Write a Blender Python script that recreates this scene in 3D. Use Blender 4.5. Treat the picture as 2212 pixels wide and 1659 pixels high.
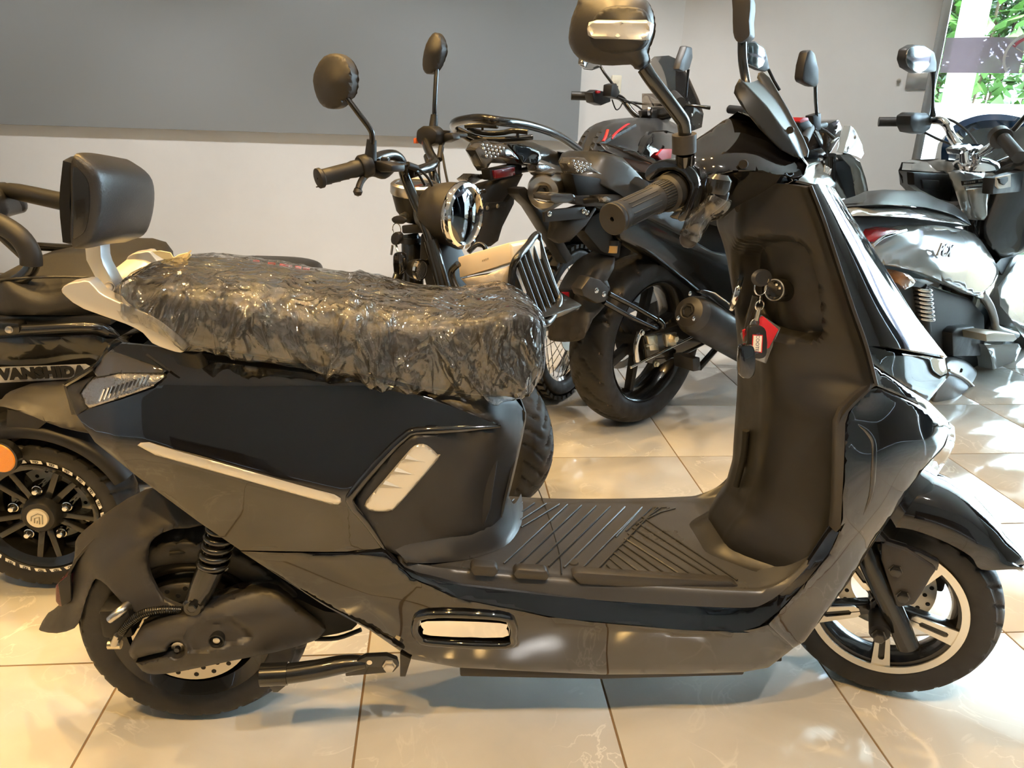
import bpy, bmesh, math, random
import numpy as np
from mathutils import Vector, Matrix, noise
from mathutils.geometry import delaunay_2d_cdt
from math import sin, cos, pi, radians, sqrt
random.seed(7)
for _o in list(bpy.data.objects): bpy.data.objects.remove(_o)
SC = bpy.context.scene
COL = SC.collection
# ------------------------------------------------------------------ camera
F = 1650.0; HC = 1.04
_p, _r, _y = radians(19.5), radians(1.9), radians(5.76)
FW = np.array([sin(_y)*cos(_p), cos(_y)*cos(_p), -sin(_p)])
_ri = np.array([cos(_y), -sin(_y), 0.0]); _up = np.cross(_ri, FW)
RI = _ri*cos(_r)+_up*sin(_r); UP = -_ri*sin(_r)+_up*cos(_r)
CAM = np.array([0, 0, HC])
cd = bpy.data.cameras.new('camera'); cam = bpy.data.objects.new('camera', cd); COL.objects.link(cam)
cd.sensor_fit = 'HORIZONTAL'; cd.sensor_width = 36.0; cd.lens = F/2212*36.0
cd.clip_start = 0.02; cd.clip_end = 200
cam.matrix_world = Matrix(((RI[0], UP[0], -FW[0], 0), (RI[1], UP[1], -FW[1], 0), (RI[2], UP[2], -FW[2], HC), (0, 0, 0, 1)))
SC.camera = cam
SC.view_settings.view_transform = 'Standard'; SC.view_settings.look = 'None'
SC.view_settings.gamma = 1.0; SC.view_settings.use_curve_mapping = False
SC.view_settings.exposure = 0.60
# ------------------------------------------------------------------ daylight
W = bpy.data.worlds.new('daylight'); SC.world = W; W.use_nodes = True
_bg = W.node_tree.nodes['Background']
_bg.inputs[0].default_value = (0.64, 0.83, 1.0, 1); _bg.inputs[1].default_value = 24.0
def lamp(name, typ, loc, energy, color, **k):
    l = bpy.data.lights.new(name, typ); l.energy = energy; l.color = color
    for a, b in k.items():
        if a not in ('rot',): setattr(l, a, b)
    o = bpy.data.objects.new(name, l); o.location = loc
    if 'rot' in k: o.rotation_euler = k['rot']
    COL.objects.link(o); return o
sun = lamp('sun', 'SUN', (6, 6, 8), 8.0, (1, .97, .92), angle=radians(1.0)); sun.rotation_euler = (radians(20), radians(25), 0)
WARM = (1.0, .61, .21); SOFT = (1.0, .96, .91)
# ------------------------------------------------------------------ helpers
def ray(u, v): return FW+(u-1106)/F*RI-(v-829.5)/F*UP
def PZ(u, v, z=0.0): d = ray(u, v); return CAM+d*((z-HC)/d[2])
def proj(p):
    d = np.asarray(p)-CAM; z = d@FW
    return 1106+F*(d@RI)/z, 829.5-F*(d@UP)/z
class PL:
    """vertical reference plane: a = along, w = across (away from camera), z = up"""
    def __init__(s, x, y, deg=0.0):
        a = radians(deg); s.o = np.array([x, y, 0.]); s.d = np.array([cos(a), sin(a), 0]); s.n = np.array([-sin(a), cos(a), 0])
    def at(s, u, v, w=0.0):
        d = ray(u, v); return CAM+d*(((s.o+s.n*w-CAM)@s.n)/(d@s.n))
    def pt(s, a, w, z): return s.o+s.d*a+s.n*w+np.array([0, 0, z])
    def loc(s, p): q = np.asarray(p)-s.o; return np.array([q@s.d, q@s.n, q[2]])
    def mir(s, p): q = s.loc(p); return s.pt(q[0], -q[1], q[2])
    def off(s, w): r = PL(0, 0); r.o = s.o+s.n*w; r.d = s.d; r.n = s.n; return r
MATS = {}
def mat(name, col=(.5, .5, .5), rough=.5, metal=0., coat=0., ior=1.5, bump=None, trans=0., emit=None, var=None, croughness=.03, aniso=None):
    if name in MATS: return MATS[name]
    m = bpy.data.materials.new(name); m.use_nodes = True; nt = m.node_tree; b = nt.nodes['Principled BSDF']
    b.inputs['Base Color'].default_value = (*col, 1); b.inputs['Roughness'].default_value = rough
    b.inputs['Metallic'].default_value = metal; b.inputs['Coat Weight'].default_value = coat
    b.inputs['Coat Roughness'].default_value = croughness; b.inputs['IOR'].default_value = ior
    b.inputs['Transmission Weight'].default_value = trans
    if emit: b.inputs['Emission Color'].default_value = (*emit[0], 1); b.inputs['Emission Strength'].default_value = emit[1]
    tc = None
    if bump or var:
        tc = nt.nodes.new('ShaderNodeNewGeometry')
    if bump:
        n = nt.nodes.new('ShaderNodeTexNoise'); n.inputs['Scale'].default_value = bump[0]; n.inputs['Detail'].default_value = 3
        nt.links.new(tc.outputs['Position'], n.inputs['Vector'])
        bp = nt.nodes.new('ShaderNodeBump'); bp.inputs['Strength'].default_value = bump[1]; bp.inputs['Distance'].default_value = bump[2] if len(bump) > 2 else .002
        nt.links.new(n.outputs['Fac'], bp.inputs['Height']); nt.links.new(bp.outputs['Normal'], b.inputs['Normal'])
    if var:   # (scale, amount) brightness and roughness wear
        n = nt.nodes.new('ShaderNodeTexNoise'); n.inputs['Scale'].default_value = var[0]; n.inputs['Detail'].default_value = 6
        nt.links.new(tc.outputs['Position'], n.inputs['Vector'])
        mr = nt.nodes.new('ShaderNodeMapRange'); mr.inputs['From Min'].default_value = .3; mr.inputs['From Max'].default_value = .7
        mr.inputs['To Min'].default_value = max(0.02, rough-var[1]); mr.inputs['To Max'].default_value = min(1, rough+var[1])
        nt.links.new(n.outputs['Fac'], mr.inputs['Value']); nt.links.new(mr.outputs['Result'], b.inputs['Roughness'])
        mx = nt.nodes.new('ShaderNodeMixRGB'); mx.inputs[1].default_value = (*[c*(1-var[1]) for c in col], 1); mx.inputs[2].default_value = (*[min(1, c*(1+var[1])) for c in col], 1)
        nt.links.new(n.outputs['Fac'], mx.inputs[0]); nt.links.new(mx.outputs[0], b.inputs['Base Color'])
    MATS[name] = m; return m
def thin(name, tint, refl=.08, rough=.02, haze=0., hazecol=(1, 1, 1), bump=None):
    """thin clear sheet: lets light straight through, with a mirror share and an optional milky share"""
    m = bpy.data.materials.new(name); m.use_nodes = True; nt = m.node_tree
    for n in list(nt.nodes):
        if n.type != 'OUTPUT_MATERIAL': nt.nodes.remove(n)
    out = [n for n in nt.nodes if n.type == 'OUTPUT_MATERIAL'][0]
    t = nt.nodes.new('ShaderNodeBsdfTransparent'); t.inputs[0].default_value = (*tint, 1)
    g = nt.nodes.new('ShaderNodeBsdfGlossy'); g.inputs['Roughness'].default_value = rough
    mx = nt.nodes.new('ShaderNodeMixShader'); fr = nt.nodes.new('ShaderNodeFresnel'); fr.inputs['IOR'].default_value = 1.5
    ad = nt.nodes.new('ShaderNodeMath'); ad.operation = 'ADD'; ad.inputs[1].default_value = refl; ad.use_clamp = True
    nt.links.new(fr.outputs[0], ad.inputs[0]); nt.links.new(ad.outputs[0], mx.inputs[0])
    base = t
    if haze:
        d = nt.nodes.new('ShaderNodeBsdfDiffuse'); d.inputs[0].default_value = (*hazecol, 1)
        m0 = nt.nodes.new('ShaderNodeMixShader'); m0.inputs[0].default_value = haze
        nt.links.new(t.outputs[0], m0.inputs[1]); nt.links.new(d.outputs[0], m0.inputs[2]); base = m0
    nt.links.new(base.outputs[0], mx.inputs[1]); nt.links.new(g.outputs[0], mx.inputs[2])
    if bump:      # crumpled film: faceted cells of two sizes, pulled out of shape by noise
        gm = nt.nodes.new('ShaderNodeNewGeometry'); mp = nt.nodes.new('ShaderNodeMapping'); mp.inputs['Scale'].default_value = bump[2]
        mp.inputs['Rotation'].default_value = (0, radians(24), 0)
        n = nt.nodes.new('ShaderNodeTexNoise'); n.inputs['Scale'].default_value = bump[0]*.5; n.inputs['Detail'].default_value = 3
        va = nt.nodes.new('ShaderNodeVectorMath'); va.operation = 'MULTIPLY_ADD'; va.inputs[1].default_value = (.10, .10, .10)
        nt.links.new(gm.outputs['Position'], mp.inputs[0]); nt.links.new(mp.outputs[0], n.inputs['Vector']); nt.links.new(n.outputs['Color'], va.inputs[0]); nt.links.new(mp.outputs[0], va.inputs[2])
        hs = []
        for sc_, am in ((bump[0], 1.0), (bump[0]*2.6, .42)):
            vo = nt.nodes.new('ShaderNodeTexVoronoi'); vo.inputs['Scale'].default_value = sc_; nt.links.new(va.outputs[0], vo.inputs['Vector'])
            mu = nt.nodes.new('ShaderNodeMath'); mu.operation = 'MULTIPLY'; mu.inputs[1].default_value = am; nt.links.new(vo.outputs['Distance'], mu.inputs[0]); hs.append(mu)
        sm = nt.nodes.new('ShaderNodeMath'); nt.links.new(hs[0].outputs[0], sm.inputs[0]); nt.links.new(hs[1].outputs[0], sm.inputs[1])
        bp = nt.nodes.new('ShaderNodeBump'); bp.inputs['Strength'].default_value = bump[1]; bp.inputs['Distance'].default_value = .014
        nt.links.new(sm.outputs[0], bp.inputs['Height'])
        for q in (g, fr): nt.links.new(bp.outputs['Normal'], q.inputs['Normal'])
    nt.links.new(mx.outputs[0], out.inputs[0]); MATS[name] = m; return m
def thing(name, loc, label, cat, group=None):
    o = bpy.data.objects.new(name, None); o.empty_display_size = .1; o.location = Vector(loc); COL.objects.link(o)
    o['label'] = label; o['category'] = cat
    if group: o['group'] = group
    return o
def tag(o, label, cat, group=None):
    o['label'] = label; o['category'] = cat
    if group: o['group'] = group
    return o
def world_loc(o):
    l = Vector(o.location)
    while o.parent: o = o.parent; l = l+Vector(o.location)
    return l
def link(name, me, m, parent=None, label=None, sharp=38):
    me.polygons.foreach_set('use_smooth', [True]*len(me.polygons))
    if sharp: me.set_sharp_from_angle(angle=radians(sharp))
    if m: me.materials.append(m)
    o = bpy.data.objects.new(name, me); COL.objects.link(o)
    if parent:
        o.parent = parent
        w = world_loc(parent); me.transform(Matrix.Translation(-w))
    else:
        # origin at the bottom centre of the thing
        co = np.array([v.co[:] for v in me.vertices]); c = (co.min(0)+co.max(0))/2; c[2] = co[:, 2].min()
        me.transform(Matrix.Translation(Vector(-c))); o.location = Vector(c)
    if label: o['label'] = label
    return o
def mesh(name, V, Fc, m, parent=None, label=None, sharp=38, bevel=0., seg=2, fix=True):
    bm = bmesh.new(); vs = [bm.verts.new(tuple(map(float, v))) for v in V]
    for f in Fc:
        try: bm.faces.new([vs[i] for i in f])
        except ValueError: pass
    return from_bm(name, bm, m, parent, label, sharp, bevel, seg, fix)
def from_bm(name, bm, m, parent=None, label=None, sharp=38, bevel=0., seg=2, fix=True):
    if fix:
        bmesh.ops.remove_doubles(bm, verts=bm.verts, dist=1e-6)
        bmesh.ops.recalc_face_normals(bm, faces=bm.faces)
    if bevel:
        ed = [e for e in bm.edges if len(e.link_faces) == 2 and e.calc_face_angle(0) > radians(28)]
        bmesh.ops.bevel(bm, geom=ed, offset=bevel, segments=seg, affect='EDGES', profile=.5, clamp_overlap=True)
    me = bpy.data.meshes.new(name); bm.to_mesh(me); bm.free()
    return link(name, me, m, parent, label, sharp)
def crom(pts, n, closed=False):
    p = np.asarray(pts, float); N = len(p); out = []
    segs = N if closed else N-1
    for i in range(segs):
        a, b, c, d = (p[(i-1) % N], p[i], p[(i+1) % N], p[(i+2) % N]) if closed else (p[max(i-1, 0)], p[i], p[i+1], p[min(i+2, N-1)])
        for k in range(n):
            t = k/n; out.append(.5*((2*b)+(c-a)*t+(2*a-5*b+4*c-d)*t*t+(-a+3*b-3*c+d)*t**3))
    if not closed: out.append(p[-1])
    return np.array(out)
def inpoly(x, y, poly):
    r = False; n = len(poly); j = n-1
    for i in range(n):
        xi, yi = poly[i][:2]; xj, yj = poly[j][:2]
        if (yi > y) != (yj > y) and x < (xj-xi)*(y-yi)/(yj-yi)+xi: r = not r
        j = i
    return r
def prism(name, pts, pl, w0, w1, m, parent=None, bevel=.003, smooth=0, seg=2, label=None, sharp=38, taper=None, holes=None):
    """outline traced on the plane at offset w0, extruded straight across to w1"""
    if smooth: pts = crom(pts, smooth, True)
    A = [pl.at(u, v, w0) for u, v in [q[:2] for q in pts]]
    c = np.mean(A, 0); B = []
    for q in A:
        q2 = q+pl.n*(w1-w0)
        if taper: q2 = c+pl.n*(w1-w0)+(q-c)*taper
        B.append(q2)
    n = len(A); V = A+B; Fc = [list(range(n)), list(range(2*n-1, n-1, -1))]+[[i, i+n, (i+1) % n+n, (i+1) % n] for i in range(n)]
    return mesh(name, V, Fc, m, parent, label, sharp, bevel, seg)
def wprism(name, pts, axis0, m, parent=None, bevel=.003, seg=2, label=None, sharp=38):
    """world-space polygon swept by the vector axis0"""
    A = [np.asarray(p, float) for p in pts]; B = [p+np.asarray(axis0) for p in A]; n = len(A)
    Fc = [list(range(n)), list(range(2*n-1, n-1, -1))]+[[i, i+n, (i+1) % n+n, (i+1) % n] for i in range(n)]
    return mesh(name, A+B, Fc, m, parent, label, sharp, bevel, seg)
class TPS:
    def __init__(s, c):
        c = np.asarray(c, float); s.p = c[:, :2]/400.; n = len(c)
        d = np.linalg.norm(s.p[:, None]-s.p[None], axis=2); K = d*d*np.log(d+1e-9)+np.eye(n)*1e-4
        Q = np.c_[np.ones(n), s.p]; A = np.block([[K, Q], [Q.T, np.zeros((3, 3))]])
        s.w = np.linalg.lstsq(A, np.r_[c[:, 2], 0, 0, 0], rcond=None)[0]
    def __call__(s, uv):
        uv = np.atleast_2d(uv)/400.; d = np.linalg.norm(uv[:, None]-s.p[None], axis=2)
        return (d*d*np.log(d+1e-9))@s.w[:len(s.p)]+np.c_[np.ones(len(uv)), uv]@s.w[len(s.p):]
def relief(name, outline, ctrl, pl, m, parent, thick=.012, step=11, smooth=3, rnd=(10, .006), mirror=False, holes=(), dents=(), label=None, sharp=42, flat=False):
    """curved panel: outline traced in the photo, its depth w interpolated from control points, given thickness"""
    ol = crom(outline, smooth, True) if smooth else np.asarray(outline, float)
    hs = [crom(h, 3, True) for h in holes]
    f = ctrl if callable(ctrl) else TPS(ctrl)
    lo, hi = ol.min(0), ol.max(0)
    pts = [tuple(p) for p in ol]; edges = [(i, (i+1) % len(ol)) for i in range(len(ol))]
    for h in hs:
        b = len(pts); pts += [tuple(p) for p in h]; edges += [(b+i, b+(i+1) % len(h)) for i in range(len(h))]
    allb = np.array(pts); seg_a = np.array([pts[a] for a, b in edges]); seg_b = np.array([pts[b] for a, b in edges])
    def bd(q):
        ab = seg_b-seg_a; t = np.clip(((q-seg_a)*ab).sum(1)/np.maximum((ab*ab).sum(1), 1e-9), 0, 1)
        return np.linalg.norm(seg_a+ab*t[:, None]-q, axis=1).min()
    cand = []
    for i, y in enumerate(np.arange(lo[1], hi[1], step)):
        for x in np.arange(lo[0]+(i % 2)*step/2, hi[0], step): cand.append((x, y))
    if rnd:
        for k in (rnd[0]*.25, rnd[0]*.6, rnd[0]*1.0):
            for i in range(len(edges)):
                a, b = seg_a[i], seg_b[i]; nn = np.array([-(b-a)[1], (b-a)[0]]); l = np.hypot(*nn)
                if l < 1e-6: continue
                for sg in (1, -1): cand.append(tuple((a+b)/2+sg*nn/l*k))
    for x, y in cand:
        if inpoly(x, y, ol) and not any(inpoly(x, y, h) for h in hs) and bd(np.array((x, y))) > (rnd[0]*.2 if rnd else step*.4): pts.append((x, y))
    r = delaunay_2d_cdt([Vector(p) for p in pts], edges, [], 1, 1e-4)
    uv = np.array([v[:] for v in r[0]]); tris = [t for t in r[2]]
    ok = []
    for t in tris:
        cx, cy = uv[list(t)].mean(0)
        if inpoly(cx, cy, ol) and not any(inpoly(cx, cy, h) for h in hs): ok.append(tuple(t))
    w = f(uv)
    if rnd:
        for i, q in enumerate(uv):
            dd = bd(q)
            if dd < rnd[0]: k = 1-dd/rnd[0]; w[i] += rnd[1]*(1-sqrt(max(0, 1-k*k)))
    for poly, depth, soft in dents:
        pd = crom(poly, 3, True); a = pd; b = np.roll(pd, -1, 0)
        for i, q in enumerate(uv):
            ab = b-a; t = np.clip(((q-a)*ab).sum(1)/np.maximum((ab*ab).sum(1), 1e-9), 0, 1); dd = np.linalg.norm(a+ab*t[:, None]-q, axis=1).min()
            s = dd if inpoly(q[0], q[1], pd) else -dd
            k = min(1, max(0, .5+s/soft)); w[i] += depth*k*k*(3-2*k)
    A = [pl.at(q[0], q[1], w[i]) for i, q in enumerate(uv)]
    n = len(A)
    from collections import Counter
    ec = Counter()
    for t in ok:
        for a, b in ((t[0], t[1]), (t[1], t[2]), (t[2], t[0])): ec[(min(a, b), max(a, b))] += 1
    B = [p+pl.n*thick for p in A] if not flat else [p+pl.n*(flat-pl.loc(p)[1]) for p in A]
    Fc = ok+[(c+n, b+n, a+n) for a, b, c in ok]
    for (a, b), k in ec.items():
        if k == 1: Fc.append((a, b, b+n, a+n))
    V = A+B
    o = mesh(name, V, Fc, m, parent, label, sharp)
    if mirror: mesh(name, [pl.mir(p) for p in V], Fc, m, parent, label, sharp)
    return o
def shell(bm, t):
    bm.normal_update(); vs = list(bm.verts); fs = list(bm.faces); be = [e for e in bm.edges if len(e.link_faces) == 1]
    nv = {v: bm.verts.new(v.co-v.normal*t) for v in vs}
    for f in fs: bm.faces.new([nv[v] for v in reversed(f.verts)])
    for e in be:
        l = e.link_loops[0]; a, b = l.vert, l.link_loop_next.vert
        try: bm.faces.new((b, a, nv[a], nv[b]))
        except ValueError: pass
def net(name, rows, pl, m, parent, n=5, nv=5, thick=0., mirror=False, label=None, closed=False, cap=False, sharp=50, fn=None, world=False, sym=False):
    """lofted sheet through rows of (u,v,w) points; sym = rows run to the centre plane and are continued by their mirror image"""
    R = [[np.asarray(q, float) if world else pl.at(*q) for q in r] for r in rows]
    if sym: R = [r+[pl.mir(p) for p in reversed(r[:-1])] for r in R]
    R = [crom(r, nv, closed) for r in R]; k = len(R[0])
    G = np.array([crom([r[j] for r in R], n) for j in range(k)]).transpose(1, 0, 2)
    if fn: G = np.array([[fn(p) for p in r] for r in G])
    a, b = G.shape[:2]; V = G.reshape(-1, 3); Fc = []
    for i in range(a-1):
        for j in range(b if closed else b-1): Fc.append((i*b+j, i*b+(j+1) % b, (i+1)*b+(j+1) % b, (i+1)*b+j))
    V = list(V)
    if cap and closed:
        for i0, rev in ((0, 1), (a-1, 0)):
            idx = [i0*b+j for j in range(b)]; c = len(V); V.append(np.mean([V[q] for q in idx], 0))
            for j in range(b): Fc.append((idx[j], idx[(j+1) % b], c))
    def make(V):
        bm = bmesh.new(); vs = [bm.verts.new(tuple(map(float, v))) for v in V]
        for f in Fc:
            try: bm.faces.new([vs[i] for i in f])
            except ValueError: pass
        bmesh.ops.remove_doubles(bm, verts=bm.verts, dist=1e-6); bmesh.ops.recalc_face_normals(bm, faces=bm.faces)
        if thick: shell(bm, thick)
        return from_bm(name, bm, m, parent, label, sharp, fix=not thick)
    o = make(V)
    if mirror: make([pl.mir(p) for p in V])
    return o
def tube(name, pts, r, m, parent=None, n=10, smooth=4, label=None, closed=False, join=None, flat=1.0, up=None):
    p = np.asarray(pts, float)
    if smooth and len(p) > 2: 
        rr = None
        if not np.isscalar(r): rr = crom(np.c_[np.asarray(r, float), np.zeros(len(r))], smooth, closed)[:, 0]
        p = crom(p, smooth, closed); r = rr if rr is not None else r
    N = len(p); rr = np.full(N, r) if np.isscalar(r) else np.asarray(r)
    T = [(p[(i+1) % N]-p[(i-1) % N]) if closed else (p[min(i+1, N-1)]-p[max(i-1, 0)]) for i in range(N)]
    T = [t/(np.linalg.norm(t)+1e-12) for t in T]
    ref = np.array(up, float) if up is not None else (np.array([0, 0, 1.]) if abs(T[0][2]) < .9 else np.array([1., 0, 0]))
    V = []; Fc = []
    nrm = np.cross(T[0], ref); nrm /= np.linalg.norm(nrm)
    for i in range(N):
        nrm = nrm-T[i]*(nrm@T[i]); nrm /= np.linalg.norm(nrm)+1e-12; b = np.cross(T[i], nrm)
        for k in range(n): a = 2*pi*k/n; V.append(p[i]+rr[i]*(nrm*cos(a)+b*sin(a)*flat))
    for i in range(N if closed else N-1):
        for k in range(n): j = (i+1) % N; Fc.append((i*n+k, i*n+(k+1) % n, j*n+(k+1) % n, j*n+k))
    if not closed: Fc += [list(range(n))[::-1], [(N-1)*n+k for k in range(n)]]
    if join is not None: join.append((V, Fc)); return None
    return mesh(name, V, Fc, m, parent, label, 60)
def joined(name, parts, m, parent=None, label=None, sharp=45, bevel=0):
    V = []; Fc = []
    for v, f in parts:
        b = len(V); V += list(v); Fc += [[i+b for i in q] for q in f]
    return mesh(name, V, Fc, m, parent, label, sharp, bevel)
def basis(ax):
    a = np.asarray(ax, float); a = a/np.linalg.norm(a); r = np.array([0, 0, 1.]) if abs(a[2]) < .9 else np.array([1., 0, 0])
    x = np.cross(r, a); x /= np.linalg.norm(x); return x, np.cross(a, x), a
def lathe(name, prof, o, ax, m, parent=None, n=40, closed=False, label=None, join=None, sx=1., sy=1., sharp=38):
    """profile of (radius, distance along axis) turned round the axis"""
    x, y, a = basis(ax); o = np.asarray(o, float); V = []; Fc = []
    for r, h in prof:
        for k in range(n): t = 2*pi*k/n; V.append(o+a*h+r*(x*cos(t)*sx+y*sin(t)*sy))
    P = len(prof)
    for i in range(P if closed else P-1):
        j = (i+1) % P
        for k in range(n): Fc.append((i*n+k, i*n+(k+1) % n, j*n+(k+1) % n, j*n+k))
    if not closed:
        if prof[0][0] > 1e-5: Fc.append(list(range(n))[::-1])
        if prof[-1][0] > 1e-5: Fc.append([(P-1)*n+k for k in range(n)])
    if join is not None: join.append((V, Fc)); return
    return mesh(name, V, Fc, m, parent, label, sharp)
def disc_bolt(name, c, ax, r, h, m, parent=None, hexa=True):
    return lathe(name, [(r*1.25, 0), (r*1.25, h*.3), (r, h*.32), (r, h), (r*.8, h*1.1), (0, h*1.1)], c, ax, m, parent, n=6 if hexa else 16, sharp=30)
def box(name, c, s, m, parent=None, ang=0., bevel=.003, label=None, tilt=None, join=None):
    M = Matrix.Rotation(ang, 4, 'Z')
    if tilt is not None: M = M @ Matrix.Rotation(tilt, 4, 'Y')
    V = [np.asarray(c)+np.array(M @ Vector((x*s[0]/2, y*s[1]/2, z*s[2]/2))) for x in (-1, 1) for y in (-1, 1) for z in (-1, 1)]
    Fc = [(0, 1, 3, 2), (4, 6, 7, 5), (0, 4, 5, 1), (2, 3, 7, 6), (0, 2, 6, 4), (1, 5, 7, 3)]
    if join is not None: join.append((V, Fc)); return
    return mesh(name, V, Fc, m, parent, label, 38, bevel)
def copy_obj(o, parent, loc=None, rot=None):
    c = o.copy(); COL.objects.link(c); c.parent = parent
    if loc is not None: c.location = loc
    return c
def text(name, body, size, M, m, parent=None, depth=.001, bold=0., label=None, shear=0., space=1., sx=1.):
    cu = bpy.data.curves.new(name, 'FONT'); cu.body = body; cu.size = size; cu.extrude = depth; cu.offset = bold
    cu.align_x = 'CENTER'; cu.align_y = 'CENTER'; cu.shear = shear; cu.space_character = space; cu.resolution_u = 3
    t = bpy.data.objects.new(name, cu); COL.objects.link(t)
    dg = bpy.context.evaluated_depsgraph_get(); me = bpy.data.meshes.new_from_object(t.evaluated_get(dg))
    bpy.data.objects.remove(t); me.name = name
    me.transform(Matrix.Diagonal((sx, 1, 1, 1))); me.transform(M); me.materials.clear()
    return link(name, me, m, parent, label, 30)
def frame(o, x, y):
    x = Vector(x).normalized(); z = x.cross(Vector(y)).normalized(); y = z.cross(x)
    return Matrix(((x[0], y[0], z[0], o[0]), (x[1], y[1], z[1], o[1]), (x[2], y[2], z[2], o[2]), (0, 0, 0, 1)))
# ------------------------------------------------------------------ materials
GLOSS = mat('gloss_black_paint', (.005, .005, .006), 0.07, coat=1., ior=1.48, croughness=.015)
SATIN = mat('satin_black_plastic', (.013, .013, .0135), .44, bump=(900, .12, .0006), var=(14, .10))
SATIN2 = mat('dark_grey_plastic', (.032, .030, .028), .48, bump=(700, .15, .0006), var=(10, .12))
MBLACK = mat('black_metal_paint', (.010, .010, .010), .22, coat=.5)
RUBBER = mat('tyre_rubber', (.016, .0155, .015), .55, bump=(300, .2, .0008), var=(30, .15))
GRIPR = mat('grip_rubber', (.017, .017, .0172), .5)
MATF = mat('dusty_floor_plastic', (.042, .043, .046), .34, bump=(700, .15, .0006), var=(9, .08))
DARK = mat('deep_black', (.006, .006, .006), .6)
CHROME = mat('chrome', (.82, .82, .82), .06, metal=1.)
STEEL = mat('brushed_steel', (.55, .53, .50), .30, metal=1., bump=(400, .08, .0004))
DISCM = mat('brake_disc_steel', (.62, .58, .50), .33, metal=1.)
ZINC = mat('zinc_plated_steel', (.70, .64, .50), .28, metal=1.)
SILVER = mat('silver_paint', (.62, .59, .53), .34, metal=.55, bump=(1500, .12, .0004))
SILVERC = mat('satin_silver_plastic', (.52, .53, .54), .40, metal=.35)
ALU = mat('machined_aluminium', (.80, .76, .68), .25, metal=.9)
REDD = mat('dark_red_reflector', (.09, .008, .010), .12, coat=1., bump=(600, .4, .001))
REDR = mat('red_reflector', (.35, .012, .02), .12, coat=1., bump=(600, .4, .001))
AMBER = mat('amber_reflector', (.85, .30, .02), .12, coat=1., bump=(500, .5, .002))
LENS = mat('clear_lens', (.9, .92, .93), .03, trans=1., ior=1.45)
SMOKE = mat('smoked_lens', (.05, .05, .055), .04, coat=1.)
LAMPI = mat('lamp_reflector', (.35, .35, .36), .18, metal=.9, bump=(260, .6, .002))
WHITEP = mat('pearl_white_paint', (.31, .325, .32), .12, coat=.8, metal=.1, croughness=.02)
SILGRN = mat('silver_green_paint', (.40, .43, .42), .16, coat=1., metal=.5)
CREAM = mat('cream_plastic', (.72, .68, .56), .4)
PAPER = mat('white_card', (.80, .76, .70), .7)
CARTON = mat('cream_carton', (.78, .66, .50), .75, bump=(40, .1, .003))
LEATH = mat('black_vinyl', (.020, .020, .021), .38, bump=(420, .25, .0012))
GREYVINYL = mat('dark_grey_vinyl', (.026, .025, .023), .5, bump=(300, .2, .001))
BROWNL = mat('brown_vinyl', (.18, .075, .035), .45)
REDP = mat('red_print', (.55, .02, .03), .4)
WHITEL = mat('white_print', (.85, .85, .83), .5)
GREYP = mat('slate_board', (.245, .268, .288), .38)
FLINE = mat('graphite_grey_paint', (.03, .032, .035), .34, coat=.25)
NAVY = mat('navy_paint', (.02, .05, .11), .1, coat=1.)
# ------------------------------------------------------------------ setting
def wallmat(name, col, var=.05):
    m = mat(name, col, .75, bump=(160, .12, .0015)); nt = m.node_tree; b = nt.nodes['Principled BSDF']
    g = nt.nodes.new('ShaderNodeNewGeometry'); n = nt.nodes.new('ShaderNodeTexNoise'); n.inputs['Scale'].default_value = 1.7; n.inputs['Detail'].default_value = 7; n.inputs['Roughness'].default_value = .65
    r = nt.nodes.new('ShaderNodeValToRGB'); r.color_ramp.elements[0].position = .35; r.color_ramp.elements[1].position = .65
    r.color_ramp.elements[0].color = (*[c*(1-var) for c in col], 1); r.color_ramp.elements[1].color = (*[min(1, c*(1+var)) for c in col], 1)
    nt.links.new(g.outputs['Position'], n.inputs['Vector']); nt.links.new(n.outputs['Fac'], r.inputs[0]); nt.links.new(r.outputs[0], b.inputs['Base Color']); return m
WALLM = wallmat('painted_plaster', (.64, .64, .635), .03)
WALLD = wallmat('taupe_paint', (.30, .27, .235), .03)
CEILM = wallmat('ceiling_paint', (.70, .68, .64), .02)
def struct(o): o['kind'] = 'structure'; return o
YW = 5.0; XC = 1.48; SD = np.array([.829, -.559, 0.]); SN = np.array([.559, .829, 0.])   # storefront direction and outward normal
A0 = np.array([XC, YW, 0.]); A1 = A0+SD*1.385; A2 = A0+SD*6.2; CZ = 2.9
def wall(name, a, b, z0, z1, t, m, nrm):
    a = np.asarray(a, float); b = np.asarray(b, float); n = np.asarray(nrm)*t
    V = [(*(q[:2]), z) for q in (a, b, b+n, a+n) for z in (z0, z1)]
    return struct(mesh(name, V, [(0, 2, 3, 1), (4, 6, 7, 5), (2, 4, 5, 3), (6, 0, 1, 7), (1, 3, 5, 7), (0, 6, 4, 2)], m, None, sharp=30))
wall('wall_back', (-4, YW, 0), (XC+.12, YW, 0), 0, CZ, .15, WALLM, (0, 1, 0))
wall('wall_right', A0, A1, 0, CZ, .15, WALLM, SN)
wall('wall_left', (-4, -3.2, 0), (-4, YW+.15, 0), 0, CZ, .15, WALLM, (-1, 0, 0))
wall('wall_front', (-4.15, -3.2, 0), (A2[0]+.1, -3.2, 0), 0, CZ, .15, WALLD, (0, -1, 0))
wall('wall_side', (A2[0], -3.2, 0), (A2[0], A2[1], 0), 0, CZ, .15, WALLD, (1, 0, 0))
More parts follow.
